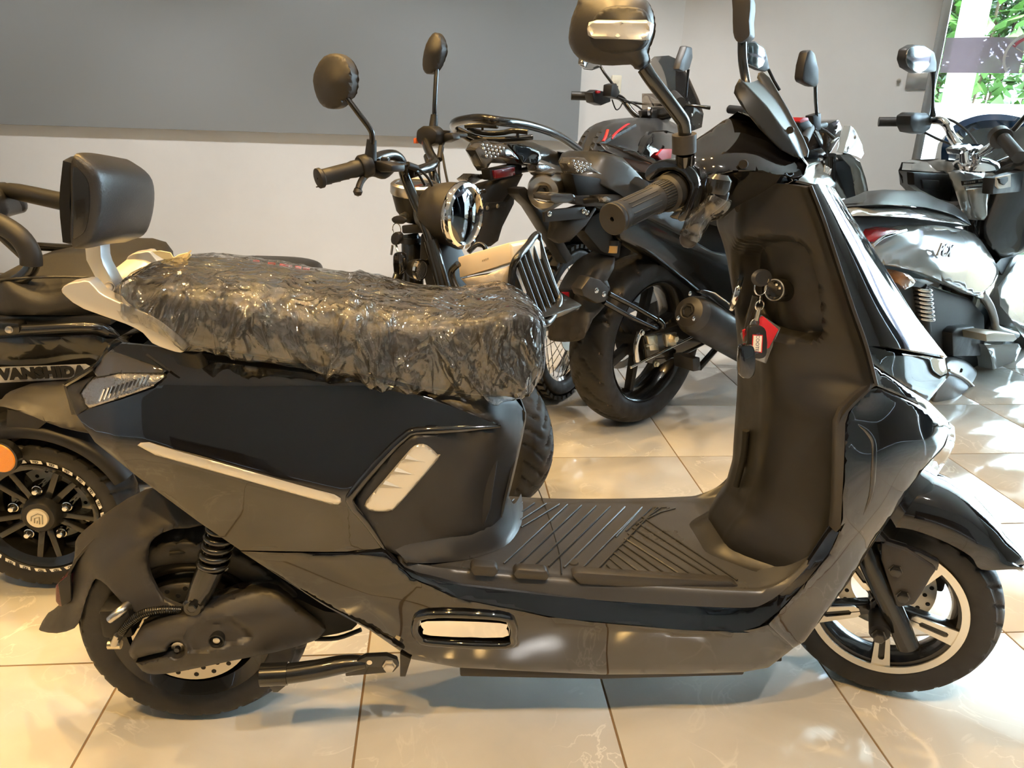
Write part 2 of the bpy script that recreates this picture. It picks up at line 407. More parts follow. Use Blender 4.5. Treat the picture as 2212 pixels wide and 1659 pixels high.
struct(mesh('ceiling', [(-4.3, -3.5, CZ), (7, -3.5, CZ), (7, 5.6, CZ), (-4.3, 5.6, CZ), (-4.3, -3.5, CZ+.1), (7, -3.5, CZ+.1), (7, 5.6, CZ+.1), (-4.3, 5.6, CZ+.1)],
     [(0, 1, 2, 3), (7, 6, 5, 4), (0, 4, 5, 1), (1, 5, 6, 2), (2, 6, 7, 3), (3, 7, 4, 0)], CEILM))
# floor of polished marble-look tiles, each a piece of its own
def tile_material():
    m = bpy.data.materials.new('polished_marble_tile'); m.use_nodes = True; nt = m.node_tree; b = nt.nodes['Principled BSDF']
    g = nt.nodes.new('ShaderNodeNewGeometry'); oi = nt.nodes.new('ShaderNodeObjectInfo')
    ml = nt.nodes.new('ShaderNodeVectorMath'); ml.operation = 'SCALE'; ml.inputs['Scale'].default_value = 7.0
    cb = nt.nodes.new('ShaderNodeCombineXYZ'); nt.links.new(oi.outputs['Random'], cb.inputs[0]); nt.links.new(oi.outputs['Random'], cb.inputs[1]); nt.links.new(cb.outputs[0], ml.inputs[0])
    ad = nt.nodes.new('ShaderNodeVectorMath'); ad.operation = 'ADD'; nt.links.new(g.outputs['Position'], ad.inputs[0]); nt.links.new(ml.outputs[0], ad.inputs[1])
    n1 = nt.nodes.new('ShaderNodeTexNoise'); n1.inputs['Scale'].default_value = 3.2; n1.inputs['Detail'].default_value = 6; n1.inputs['Distortion'].default_value = .8
    n2 = nt.nodes.new('ShaderNodeTexNoise'); n2.inputs['Scale'].default_value = 5.5; n2.inputs['Detail'].default_value = 5; n2.inputs['Distortion'].default_value = 1.6
    for n in (n1, n2): nt.links.new(ad.outputs[0], n.inputs['Vector'])
    r1 = nt.nodes.new('ShaderNodeValToRGB'); e = r1.color_ramp.elements; e[0].position = .3; e[0].color = (.47, .455, .415, 1); e[1].position = .7; e[1].color = (.60, .585, .54, 1)
    nt.links.new(n1.outputs['Fac'], r1.inputs[0])
    # veins: thin bands where the noise crosses one half
    s = nt.nodes.new('ShaderNodeMath'); s.operation = 'SUBTRACT'; s.inputs[1].default_value = .5; nt.links.new(n2.outputs['Fac'], s.inputs[0])
    a = nt.nodes.new('ShaderNodeMath'); a.operation = 'ABSOLUTE'; nt.links.new(s.outputs[0], a.inputs[0])
    r2 = nt.nodes.new('ShaderNodeValToRGB'); e = r2.color_ramp.elements; e[0].position = 0; e[0].color = (.85, .85, .85, 1); e[1].position = .016; e[1].color = (0, 0, 0, 1)
    nt.links.new(a.outputs[0], r2.inputs[0])
    n3 = nt.nodes.new('ShaderNodeTexNoise'); n3.inputs['Scale'].default_value = 2.3; nt.links.new(ad.outputs[0], n3.inputs['Vector'])
    mk = nt.nodes.new('ShaderNodeMath'); mk.operation = 'MULTIPLY'; nt.links.new(r2.outputs[0], mk.inputs[0])
    r3 = nt.nodes.new('ShaderNodeValToRGB'); r3.color_ramp.elements[0].position = .48; r3.color_ramp.elements[1].position = .62; nt.links.new(n3.outputs['Fac'], r3.inputs[0]); nt.links.new(r3.outputs[0], mk.inputs[1])
    mx = nt.nodes.new('ShaderNodeMixRGB'); mx.inputs[2].default_value = (.74, .72, .66, 1); nt.links.new(mk.outputs[0], mx.inputs[0]); nt.links.new(r1.outputs[0], mx.inputs[1])
    nt.links.new(mx.outputs[0], b.inputs['Base Color']); b.inputs['Roughness'].default_value = .10; b.inputs['IOR'].default_value = 1.6
    n4 = nt.nodes.new('ShaderNodeTexNoise'); n4.inputs['Scale'].default_value = 6; nt.links.new(g.outputs['Position'], n4.inputs['Vector'])
    mr = nt.nodes.new('ShaderNodeMapRange'); mr.inputs['To Min'].default_value = .05; mr.inputs['To Max'].default_value = .16; nt.links.new(n4.outputs['Fac'], mr.inputs['Value']); nt.links.new(mr.outputs[0], b.inputs['Roughness'])
    MATS['tile'] = m; return m
TILE = tile_material(); GROUT = mat('brown_grout', (.20, .135, .075), .9, bump=(300, .3, .001))
floor = struct(mesh('floor', [(-4, -3.2, -.09), (A2[0], -3.2, -.09), (A2[0], 5.3, -.09), (-4, 5.3, -.09), (-4, -3.2, -.0018), (A2[0], -3.2, -.0018), (A2[0], 5.3, -.0018), (-4, 5.3, -.0018)],
     [(3, 2, 1, 0), (4, 5, 6, 7), (0, 1, 5, 4), (1, 2, 6, 5), (2, 3, 7, 6), (3, 0, 4, 7)], GROUT))
TS = .4605; GAP = .0042; h = TS/2-GAP/2
tm = None; far_tiles = []
for i in range(-9, 18):
    for j in range(-10, 9):
        cx, cy = -.145+TS*(i+.5), 1.294+TS*(j+.5)
        if cx < -3.8 or cy < -3 or cy > 4.9 or (np.array([cx, cy, 0])-A0)@SN > -.25 or cx > A2[0]-.2: continue
        d = np.array([cx, cy, 0])-CAM; inside = False
        if d@FW > .3:
            for ex, ey in ((-h, -h), (h, -h), (h, h), (-h, h), (0, 0)):
                if np.array([cx+ex, cy+ey, -HC])@FW > .1:
                    u, v = proj((cx+ex, cy+ey, 0))
                    if -20 < u < 2232 and 300 < v < 1680: inside = True
        if inside:
            if tm is None:
                o = box('tile', (cx, cy, -.005), (2*h, 2*h, .01), TILE, floor, bevel=.0008); tm = o
                tm.data.transform(Matrix.Translation(-Vector((cx, cy, 0))+world_loc(floor))); o.location = Vector((cx, cy, 0))-world_loc(floor)
            else: copy_obj(tm, floor, Vector((cx, cy, 0))-world_loc(floor))
        else: box('', (cx, cy, -.005), (2*h, 2*h, .01), None, join=far_tiles)
o = joined('tile_field', far_tiles, TILE, floor); o['kind'] = 'stuff'
# big slate-coloured board hung on the back wall
zb = PL(0, YW).at(600, 286.5, -.06)[2]; xr = PL(0, YW).at(1251, 250, -.06)[0]
board = thing('wall_board', (-1.0, YW-.03, zb), 'large dark slate-grey board hung on the back wall', 'board')
box('panel', ((xr-3.6)/2, YW-.035, zb+.95), (xr+3.6, .05, 1.9), GREYP, board, bevel=.004)
box('mounting_batten', ((xr-3.6)/2, YW-.005, zb+.25), (xr+3.0, .012, .06), DARK, board, bevel=.001)
# wall socket
p = PL(0, YW).at(1331, 183, -.012)
so = thing('wall_socket', (p[0], YW-.006, p[2]-.06), 'cream wall socket plate beside the slate-grey board', 'socket')
box('plate', p, (.062, .018, .11), CREAM, so, bevel=.006)
lathe('rocker', [(.014, 0), (.014, .004), (.010, .006), (0, .006)], p+np.array([0, -.008, .02]), (0, -1, 0), CREAM, so, n=18)
box('socket_slot', p+np.array([0, -.0095, -.015]), (.022, .002, .016), DARK, so, bevel=.0005)
# storefront: frame, panes, film band
GLASS = thin('window_glass', (.93, .97, .97), .04)
FRAMEM = mat('brushed_frame', (.55, .57, .58), .25, metal=.85)
win = struct(thing('window_1', A1, 'glass storefront', 'window')); del win['category']; del win['label']
def sf(t, z, o=0.): return A0+SD*t+SN*o+np.array([0, 0, z])
def sfbox(name, t0, t1, z0, z1, o0, o1, m, parent, bevel=.002):
    V = [sf(t, z, o) for t in (t0, t1) for o in (o0, o1) for z in (z0, z1)]
    return mesh(name, V, [(0, 1, 3, 2), (4, 6, 7, 5), (0, 4, 5, 1), (2, 3, 7, 6), (0, 2, 6, 4), (1, 5, 7, 3)], m, parent, None, 38, bevel)
TJ = [1.385+.045, 1.385+.42, 1.385+1.9, 1.385+3.4, 6.2]
sfbox('window_frame', 1.385, 1.43, 0, CZ, -.02, .06, FRAMEM, win)
sfbox('window_frame', 1.43, 6.2, -.0, .04, -.02, .05, FRAMEM, win)
sfbox('window_frame', 1.43, 6.2, CZ-.06, CZ, -.02, .05, FRAMEM, win)
for a, b in zip(TJ[:-1], TJ[1:]): sfbox('pane', a+.003, b-.003, .04, CZ-.06, .012, .020, GLASS, win, bevel=0)
def sfuv(u, v, o=0.):
    d = ray(u, v); t = ((A0+SN*o-CAM)@SN)/(d@SN); q = CAM+d*t; return (q-A0)@SD, q[2]
FILM = thin('frosted_film', (.55, .50, .56), .02, .3, .55, (.72, .66, .72))
zt = sfuv(2000, 82)[1]; zl = sfuv(2000, 157)[1]
for a, b in zip(TJ[:-1], TJ[1:]): sfbox('film_band', a+.006, b-.006, zl, zt, .0085, .0105, FILM, win, bevel=0)
t0, z0 = sfuv(1938, 175); 
sfbox('glass_clamp', 1.40, t0+.045, z0-.045, z0+.045, -.012, .03, FRAMEM, win, .006)
lathe('clamp_screw', [(.012, 0), (.012, .004), (0, .006)], sf(t0+.01, z0, -.013), -SN, STEEL, win, n=16)
# gauge mark printed on the film band
gt, gz = sfuv(2225, 122); gc = sf(gt, gz, .0065)
def arc(r0, r1, a0, a1, m, name, n=24):
    V = []; Fc = []
    for k in range(n+1):
        a = radians(a0+(a1-a0)*k/n)
        for r in (r0, r1): V.append(gc+SD*r*cos(a)+np.array([0, 0, r*sin(a)])); 
    V2 = [v-SN*.001 for v in V]; N = len(V)
    for k in range(n): i = 2*k; Fc += [(i, i+1, i+3, i+2), (i+N, i+2+N, i+3+N, i+1+N), (i, i+2, i+2+N, i+N), (i+1, i+1+N, i+3+N, i+3)]
    mesh(name, V+V2, Fc, m, win)
WPR = mat('white_film_print', (.9, .9, .88), .5); PINK = mat('pink_film_print', (.70, .16, .20), .5)
arc(.105, .118, -35+0, 220, WPR, 'gauge_ring'); arc(.085, .10, 70, 150, PINK, 'gauge_red_zone')
for k in range(8): a = radians(-25+34*k); d_ = SD*cos(a)+np.array([0, 0, sin(a)]); tube('gauge_tick', [gc+d_*.092-SN*.001, gc+d_*.106-SN*.001], .0028, WPR, win, n=6)
tube('gauge_needle', [gc-SN*.001, gc+(SD*cos(radians(150))+np.array([0, 0, sin(radians(150))]))*.08-SN*.001], .004, WPR, win, n=6)
text('gauge_letter', 'e', .1, frame(gc-SN*.002-np.array([0, 0, .035]), SD, (0, 0, 1)), WPR, win, .0005, .003)
# ------------------------------------------------------------------ outdoors
CONC = mat('pale_concrete', (.75, .75, .73), .8, bump=(30, .2, .01))
_o = A0+SN*.3
V = [A0+SN*.16+SD*(-3), A0+SN*.16+SD*12, A0+SN*14+SD*12, A0+SN*14+SD*(-3)]
struct(mesh('pavement_outside', [v+np.array([0, 0, -.02]) for v in V]+[v+np.array([0, 0, -.12]) for v in V], [(0, 1, 2, 3), (7, 6, 5, 4), (0, 4, 5, 1), (1, 5, 6, 2), (2, 6, 7, 3), (3, 7, 4, 0)], CONC))
BRICKP = mat('pale_brick_pillar', (.60, .50, .45), .8)
def od(t, o, z): return A0+SD*t+SN*o+np.array([0, 0, z])
LEAFM = mat('sunlit_leaf', (.075, .17, .028), .45, var=(3, .4)); TWIG = mat('brown_twig', (.10, .06, .03), .8)
hedge = thing('shrub', od(2.2, 4.5, -.02), 'leafy green shrub growing outside beyond the storefront glass', 'shrub')
tb = []; lv = []; rnd = random.Random(3)
for k in range(46):
    t = rnd.uniform(-.6, 3.0); o = rnd.uniform(3.9, 5.2)
    a = od(t, o, -.02); z1 = rnd.uniform(2.2, 4.2); b = od(t+rnd.uniform(-.4, .4), o+rnd.uniform(-.4, .1), z1)
    tube('', [a, (a+b)/2+np.array([rnd.uniform(-.1, .1), 0, .1]), b], .012, None, n=5, smooth=0, join=tb)
    for q in range(120):
        s = rnd.uniform(.45, 1.); c = a*(1-s)+b*s+np.array([rnd.gauss(0, .28), rnd.gauss(0, .28), rnd.gauss(0, .22)])
        L = rnd.uniform(.12, .24); wd = L*.30; th = rnd.uniform(0, 6.28); dz = rnd.uniform(-1.1, .3)
        dr = np.array([cos(th)*cos(dz), sin(th)*cos(dz), sin(dz)]); sd = np.cross(dr, [0, 0, 1.]); sd /= np.linalg.norm(sd); up = np.cross(sd, dr)
        V = [c, c+dr*L*.45+sd*wd-up*.012, c+dr*L, c+dr*L*.45-sd*wd-up*.012, c+dr*L*.45+up*.004]
        lv.append((V, [(0, 1, 4), (1, 2, 4), (2, 3, 4), (3, 0, 4)]))
o = joined('branches', tb, TWIG, hedge); o['kind'] = 'stuff'
V = []; Fc = []
for v, f in lv:
    b = len(V); V += v; Fc += [[i+b for i in q] for q in f]
o = mesh('leaves', V, Fc, LEAFM, hedge, fix=False, sharp=0); o['kind'] = 'stuff'
WHW = mat('white_garden_wall', (.88, .88, .86), .8)
V = [od(t, o, z) for t in (-3, 11) for o in (3.3, 3.5) for z in (-.02, 1.25)]
struct(mesh('wall_outside_garden', V, [(0, 1, 3, 2), (4, 6, 7, 5), (0, 4, 5, 1), (2, 3, 7, 6), (0, 2, 6, 4), (1, 5, 7, 3)], WHW))
sfb = [od(t, o, z) for t in (1.45, 1.62) for o in (1.2, 1.5) for z in (-.02, 3.2)]
struct(mesh('wall_outside_pier', sfb, [(0, 1, 3, 2), (4, 6, 7, 5), (0, 4, 5, 1), (2, 3, 7, 6), (0, 2, 6, 4), (1, 5, 7, 3)], BRICKP))
# ------------------------------------------------------------------ ceiling downlights
LAMPB = mat('downlight_housing', (.75, .75, .74), .4); LAMPE = mat('downlight_glow', (1, .9, .7), .5, emit=((1, .80, .50), 25.))
LP = [(-1.75, 1.55, .75), (-1.15, 2.15, .8), (-.62, 1.50, .8), (-.15, 1.95, .8), (.35, 1.45, .7), (.95, 1.9, .2), (-1.5, .2, .35), (-.75, -.25, 1.3), (.15, -.35, 1.15), (.8, -.2, .8), (-2.2, 3.2, 1.1), (-.6, 3.3, 1.1), (.7, 3.2, 1.0), (1.55, 2.95, 1.0)]
DL = ['high above the trike', 'between the trike and the retro scooter', 'above the tail of the glossy black scooter', 'above the wrapped seat', 'above the leg shield of the glossy black scooter', 'above the front wheel of the glossy black scooter', 'left of the photographer', 'behind the photographer on the left', 'behind the photographer in the middle', 'behind the photographer on the right', 'washing the left end of the slate-grey board', 'washing the middle of the slate-grey board', 'washing the wall above the trail motorcycle', 'washing the wall beside the storefront']
for k, (x, y, e) in enumerate(LP):
    d = thing('ceiling_downlight', (x, y, CZ-.05), 'small round ceiling downlight '+DL[k], 'downlight', 'downlights in the ceiling')
    lathe('housing', [(.055, 0), (.055, .05), (.040, .05), (.038, .012), (.036, .012), (.036, 0)][::-1], (x, y, CZ-.05), (0, 0, 1), LAMPB, d, n=24)
    lathe('bulb', [(0, .010), (.030, .012), (.030, .016), (0, .016)], (x, y, CZ-.05), (0, 0, 1), LAMPE, d, n=20)
    l = lamp('downlight_beam', 'SPOT', (x, y, CZ-.06), 90*e, WARM if x < .5 and y < 2.5 else SOFT, spot_size=radians(118), spot_blend=.6, shadow_soft_size=.03); l.parent = d; l.location = (0, 0, -.012)
    if y > 2.5: l.data.spot_size = radians(84); l.rotation_euler = (radians(24), 0, 0)
# ------------------------------------------------------------------ furniture behind the photographer (seen in the paintwork)
DESKM = mat('dark_laminate', (.02, .018, .017), .35)
for k, (x, y, w, lab) in enumerate(((-1.25, -1.5, 1.0, 'dark laminate desk nearer the left wall, behind the photographer'), (.45, -1.7, 1.5, 'dark laminate desk behind the photographer, nearer the storefront'))):
    d = thing('office_desk', (x, y, 0), lab, 'desk', 'dark desks behind the photographer')
    box('desk_top', (x, y, .745), (w, .6, .03), DESKM, d); box('modesty_panel', (x, y+.25, .5), (w-.1, .02, .46), DESKM, d)
    for sx in (-1, 1): box('side_panel', (x+sx*(w/2-.03), y, .365), (.03, .56, .73), DESKM, d)
# ================================================================== the black scooter in front
S = PL(0, 1.165); T = PL(.41, 1.163, -32); FWP = PL(.845, 1.165, -29)
sc = thing('electric_scooter', (.2, 1.165, 0), 'glossy black electric scooter in the foreground with silver trim and a wrapped seat', 'scooter')
# ---- wheels
def tyre(name, c, ax, R, hw, rr, m, parent, groove=None, n=240, bulge=1.0, label=None):
    x, y, a = basis(ax); c = np.asarray(c, float)
    prof = [(rr, -hw*.72), (rr+.012, -hw*.92), (rr+(R-rr)*.5, -hw*1.0*bulge), (rr+(R-rr)*.72, -hw*.96), (R-.016, -hw*.82), (R-.008, -hw*.62), (R-.003, -hw*.40), (R, -hw*.14), (R, hw*.14), (R-.003, hw*.40), (R-.008, hw*.62), (R-.016, hw*.82), (rr+(R-rr)*.72, hw*.96), (rr+(R-rr)*.5, hw), (rr+.012, hw*.92), (rr, hw*.72)]
    pr_ = crom(prof, 2)
    V = []; Fc = []; P = len(pr_)
    for i, (r, h_) in enumerate(pr_):
        for k in range(n):
            t = 2*pi*k/n; q = r
            if groove and r > R-.020:
                cnt, sl, dep, wid = groove
                ph = (k/n*cnt+sl*abs(h_)/hw*(1 if h_ > 0 else 1)+(.5 if h_ > 0 else 0)) % 1
                if ph < wid and abs(h_) > hw*.12: q = r-dep
            V.append(c+a*h_+q*(x*cos(t)+y*sin(t)))
    for i in range(P-1):
        for k in range(n): Fc.append((i*n+k, i*n+(k+1) % n, (i+1)*n+(k+1) % n, (i+1)*n+k))
    for k in range(n): Fc.append(((P-1)*n+k, (P-1)*n+(k+1) % n, (k+1) % n, k))
    return mesh(name, V, Fc, m, parent, label, 50)
def ring(name, c, ax, r0, r1, h0, h1, m, parent, n=56, label=None):
    return lathe(name, [(r0, h0), (r1, h0), (r1, h1), (r0, h1)], c, ax, m, parent, n, True, label)
def disc_rotor(c, ax, r0, r1, h, parent, nh=18, m=None):
    d = ring('brake_disc', c, ax, r0, r1, h-.0015, h+.0015, m or DISCM, parent)
    x, y, a = basis(ax); J = []
    for k in range(nh):
        for rr_, o_ in ((r0+(r1-r0)*.35, 0), (r0+(r1-r0)*.7, .5)):
            t = 2*pi*(k+o_)/nh
            lathe('', [(0, -.002), (.0042, -.002), (.0042, .002), (0, .002)], np.asarray(c)+a*h+rr_*(x*cos(t)+y*sin(t)), a, None, None, 10, join=J)
    joined('disc_holes', J, DARK, d)
    return d
RC = S.pt(-.42, 0, .193); near = -S.n
rw = tyre('rear_tyre', RC, S.n, .193, .046, .128, RUBBER, sc, (34, .8, .004, .16))
lathe('rear_rim', [(.129, -.038), (.134, -.040), (.134, -.036), (.122, -.030), (.118, -.012), (.117, .012), (.122, .030), (.134, .036), (.134, .040), (.126, .038), (.110, .012), (.108, -.01), (.112, -.03)], RC, S.n, MBLACK, sc, 56, True)
lathe('hub_motor', [(0, -.030), (.035, -.030), (.060, -.026), (.104, -.018), (.110, -.010), (.110, .012), (.100, .024), (0, .028)], RC, S.n, MBLACK, sc, 56)
disc_rotor(RC, S.n, .062, .098, -.040, sc)
lathe('disc_carrier', [(0, -.046), (.040, -.046), (.064, -.039), (.064, -.036), (0, -.034)], RC, S.n, DARK, sc, 40)
lathe('axle_nut', [(0, -.075), (.010, -.075), (.011, -.062), (.015, -.060), (.015, -.045), (0, -.045)], RC, S.n, STEEL, sc, 6)
v0 = S.at(410, 1190, -.04); tube('valve_stem', [v0, v0+np.array([-.028, -.012, .004])], .0035, DARK, sc, 8); 
# ---- swing arm cover, hose, caliper
SW = [(278, 1408), (297, 1366), (329, 1346), (408, 1322), (503, 1284), (554, 1270), (598, 1273), (645, 1313), (704, 1351), (699, 1368), (677, 1385), (598, 1408), (503, 1427), (392, 1450), (335, 1457), (307, 1449), (288, 1424)]
swc = [(278, 1408, -.105), (330, 1350, -.098), (554, 1272, -.075), (704, 1351, -.07), (600, 1340, -.10), (460, 1380, -.122), (335, 1457, -.105), (600, 1405, -.09), (340, 1400, -.122), (420, 1330, -.10)]
relief('swingarm_cover', SW, swc, S, SATIN2, sc, thick=.03, step=9, smooth=2, rnd=(12, .012), holes=[[(362, 1400), (372, 1388), (390, 1387), (398, 1400), (395, 1414), (380, 1421), (366, 1415), (330, 1424), (296, 1432), (290, 1424), (330, 1413), (358, 1407)]],
       dents=[([(400, 1378), (440, 1348), (500, 1340), (515, 1350), (545, 1378), (480, 1395), (420, 1410), (408, 1400)], .010, 16)], label='dark grey swing-arm cover with a keyhole slot')
relief('swingarm', [(300, 1425), (320, 1380), (500, 1320), (620, 1290), (700, 1320), (760, 1330), (760, 1360), (640, 1385), (480, 1415), (340, 1440)], [(300, 1425, -.085), (500, 1350, -.07), (760, 1345, -.06), (480, 1410, -.075)], S, DARK, sc, thick=.05, step=22, rnd=None)
p = S.at(467, 1385, -.118); lathe('cover_screw_well', [(.011, .014), (.0125, -.001), (.0105, -.002), (.009, .012), (0, .012)], p, S.n, DARK, sc, 24); lathe('cover_screw', [(0, -.001), (.0055, .001), (.0055, .010), (0, .010)], p, S.n, STEEL, sc, 16)
p = S.at(384, 1400, -.098); lathe('axle_washer', [(0, -.006), (.004, -.006), (.005, .0), (.0105, .001), (.0105, .006), (0, .006)], p, S.n, STEEL, sc, 20)
hz = [S.at(*q) for q in ((392, 1318, -.075), (352, 1317, -.08), (310, 1325, -.085), (280, 1345, -.09), (262, 1368, -.09), (248, 1388, -.088))]
hs = tube('brake_hose', hz, .0058, DARK, sc, 10, 5)
J = []; hp = crom(hz[:5], 9)
for i in range(1, len(hp)-1):
    if i % 1 == 0: lathe('', [(.0050, -.0012), (.0072, -.0009), (.0072, .0009), (.0050, .0012)], hp[i], hp[i+1]-hp[i-1], None, None, 10, True, join=J)
joined('hose_spring', J, MBLACK, hs)
p = S.at(262, 1320, -.08); box('brake_caliper', S.at(262, 1330, -.06), (.05, .05, .055), DARK, sc, bevel=.008)
tube('bleed_fitting', [S.at(236, 1340, -.09), S.at(258, 1322, -.085), S.at(275, 1310, -.07)], [.006, .0085, .010], STEEL, sc, 10, 2)
tube('banjo_bolt', [S.at(234, 1392, -.085), S.at(262, 1392, -.085)], .0075, ZINC, sc, 8, 0); tube('banjo_fitting', [S.at(246, 1392, -.09), S.at(255, 1372, -.09)], .006, STEEL, sc, 8, 0)
# ---- rear hugger fender with reflector
HG = [(437, 1135), (376, 1142), (335, 1161), (319, 1189), (321, 1230), (335, 1265), (354, 1294), (389, 1309), (391, 1319), (300, 1326), (262, 1300), (231, 1265), (207, 1250), (196, 1268), (183, 1303), (174, 1335), (161, 1357), (123, 1368), (88, 1363), (86, 1354), (101, 1328), (126, 1309), (146, 1250), (161, 1202), (163, 1170), (180, 1148), (237, 1104), (313, 1060), (400, 1050), (470, 1080)]
hgc = [(437, 1135, -.05), (376, 1142, -.056), (321, 1210, -.058), (391, 1315, -.075), (300, 1322, -.072), (231, 1262, -.064), (190, 1290, -.055), (100, 1360, .0), (90, 1350, .035), (145, 1250, .02), (163, 1175, .03), (237, 1104, .02), (313, 1060, .01), (260, 1170, -.055), (300, 1180, -.068), (200, 1220, -.045), (150, 1330, -.03), (400, 1080, -.02), (260, 1290, -.07)]
relief('rear_fender', HG, hgc, S, SATIN2, sc, thick=.006, step=9, smooth=2, rnd=(6, .003), label='dark grey plastic rear hugger fender')
# far half of the hugger so it is a real mudguard
net('rear_fender_far_side', [[RC+np.array([r_*cos(t), w, r_*sin(t)]) for (r_, w) in ((.222, -.01), (.222, .03), (.210, .055), (.185, .060))] for t in np.radians([70, 95, 120, 145, 165])], S, SATIN2, sc, 4, 3, thick=.004, world=True)
rp = prism('rear_reflector', [(118, 1268), (146, 1248), (146, 1306), (128, 1312), (119, 1300)], S, -.015, .03, REDD, sc, bevel=.003)
prism('reflector_housing', [(124, 1262), (152, 1240), (154, 1300), (132, 1312)], S, -.02, -.014, SATIN, sc, bevel=.002)
# ---- shock absorber
a, b = S.at(482, 1130, -.085), S.at(457, 1228, -.085)
tube('shock_damper', [S.at(458, 1222, -.085), S.at(440, 1262, -.085), S.at(424, 1296, -.085)], [.0215, .0205, .017], MBLACK, sc, 18, 3)
cs = []; L = b-a
for k in range(121):
    s = k/120; ax_ = L/np.linalg.norm(L); x_, y_, _ = basis(ax_); t = s*2*pi*5.2; cs.append(a+L*s+.0205*(x_*cos(t)+y_*sin(t)))
tube('shock_spring', cs, .0052, MBLACK, sc, 8, 0); tube('shock_rod', [a, b], .012, DARK, sc, 12, 0)
lathe('shock_eye', [(0, -.012), (.013, -.012), (.017, -.008), (.017, .012), (0, .012)], S.at(420, 1306, -.088), S.n, MBLACK, sc, 20); disc_bolt('shock_bolt', S.at(418, 1307, -.100), -S.n, .008, .010, MBLACK, sc)
# ---- tail body: side panels
TP = [(166, 897), (205, 955), (300, 1032), (430, 1128), (520, 1189), (700, 1192), (832, 1190), (790, 1128), (757, 1088), (762, 1062), (835, 978), (875, 942), (898, 931), (990, 926), (1082, 921), (1000, 888), (895, 846), (780, 810), (650, 785), (520, 762), (420, 748), (360, 752), (300, 745), (262, 742), (245, 752), (250, 768), (366, 803), (335, 838), (265, 862), (196, 882)]
def tail_w(uv):
    '''tail side: fullest along the stripe line, leaning in above it (sees the room) and tucking under below it (sees the floor)'''
    out = []
    for u, v in np.atleast_2d(uv):
        w = -.14
        for _ in range(3):
            x, _w, z = S.loc(S.at(u, v, w)); zk = np.interp(x, [-.42, -.28, -.14, 0., .1], [.580, .546, .508, .535, .56]); wk = np.interp(x, [-.54, -.46, -.38, -.28, -.14, -.02, .1], [-.085, -.122, -.140, -.154, -.161, -.157, -.138])
            h_ = z-zk; sp_ = .012*np.log1p(np.exp(min(60, h_/.012))); sn_ = .012*np.log1p(np.exp(min(60, -h_/.012)))
            w = wk+.31*(sp_-.0083)+.20*(sn_-.0083)+.42*max(0, z-.668)
        out.append(w)
    return np.array(out)
tpc = tail_w
relief('side_panel', TP, tpc, S, GLOSS, sc, thick=.006, step=9, smooth=0, rnd=None, mirror=True, label='glossy black tail side panel')
tube('panel_edge', [S.at(u, v, tail_w((u, v))[0]+.002) for u, v in ((1080, 921), (990, 926), (900, 931), (876, 942), (835, 979), (764, 1061), (758, 1088), (790, 1127), (832, 1189))], [.002, .006, .007, .007, .007, .007, .006, .005, .003], GLOSS, sc, 10, 3)
def off(c, d): return (lambda uv: c(uv)+d) if callable(c) else [(u, v, w+d) for u, v, w in c]
relief('side_stripe', [(297, 962), (303, 957), (322, 956), (722, 1069), (736, 1077), (737, 1085), (730, 1090), (714, 1089), (335, 983)], off(tpc, -.0035), S, SILVER, sc, thick=.006, step=8, smooth=0, rnd=(3, .002), mirror=True, label='champagne silver stripe')
# rear lamp
relief('rear_lamp_lens', [(172, 849), (200, 818), (262, 806), (352, 806), (358, 812), (330, 836), (255, 862), (192, 882), (180, 868)], off(tpc, -.004), S, LAMPI, sc, thick=.01, step=6, smooth=0, rnd=(4, .003), mirror=True, label='clear rear lamp lens')
J = []
for k in range(11):
    t = k/10; q0 = np.array([215+t*95, 866-t*36]); q1 = q0+np.array([10, -26+6*t]); f_ = off(tpc, -.006); tube('', [S.at(*q0, f_(q0)[0]), S.at(*q1, f_(q1)[0])], .0016, None, None, 6, 0, join=J)
joined('lamp_ribs', J, CHROME, sc)
relief('rear_lamp_side', [(200, 800), (214, 776), (240, 756), (366, 800), (352, 806), (262, 806), (210, 815)], off(tpc, -.002), S, SMOKE, sc, thick=.008, step=7, smooth=0, rnd=(3, .002), mirror=True)
relief('tail_corner', [(143, 835), (172, 820), (196, 816), (172, 850), (192, 882), (166, 897), (150, 864)], [(143, 835, -.045), (172, 818, -.06), (196, 816, -.085), (172, 850, -.09), (192, 882, -.095), (166, 897, -.085), (150, 864, -.05)], S, SATIN, sc, thick=.01, step=6, smooth=0, rnd=(4, .003), mirror=True)
net('tail_end', [[(143, 835, -.046), (140, 833, -.02), (139, 832, 0)], [(152, 866, -.05), (149, 864, -.02), (148, 863, 0)], [(168, 898, -.085), (160, 895, -.04), (158, 893, 0)]], S, SATIN, sc, 3, 3, thick=.004, sym=True)
net('tail_top', [[(366, 803, -.122), (330, 785, -.06), (310, 775, 0)], [(262, 742, -.055), (255, 738, -.02), (252, 736, 0)], [(200, 800, -.085), (205, 795, -.04), (206, 793, 0)], [(143, 835, -.046), (140, 833, -.02), (139, 832, 0)]], S, GLOSS, sc, 4, 3, sym=True, thick=.003)
# inner body so nothing is hollow
prism('inner_body', [(200, 890), (430, 1100), (560, 1180), (830, 1380), (900, 1400), (1180, 1420), (1180, 1310), (1000, 1260), (1060, 1100), (1090, 900), (1000, 870), (520, 790), (260, 780)], S, -.085, .085, DARK, sc, bevel=.004)
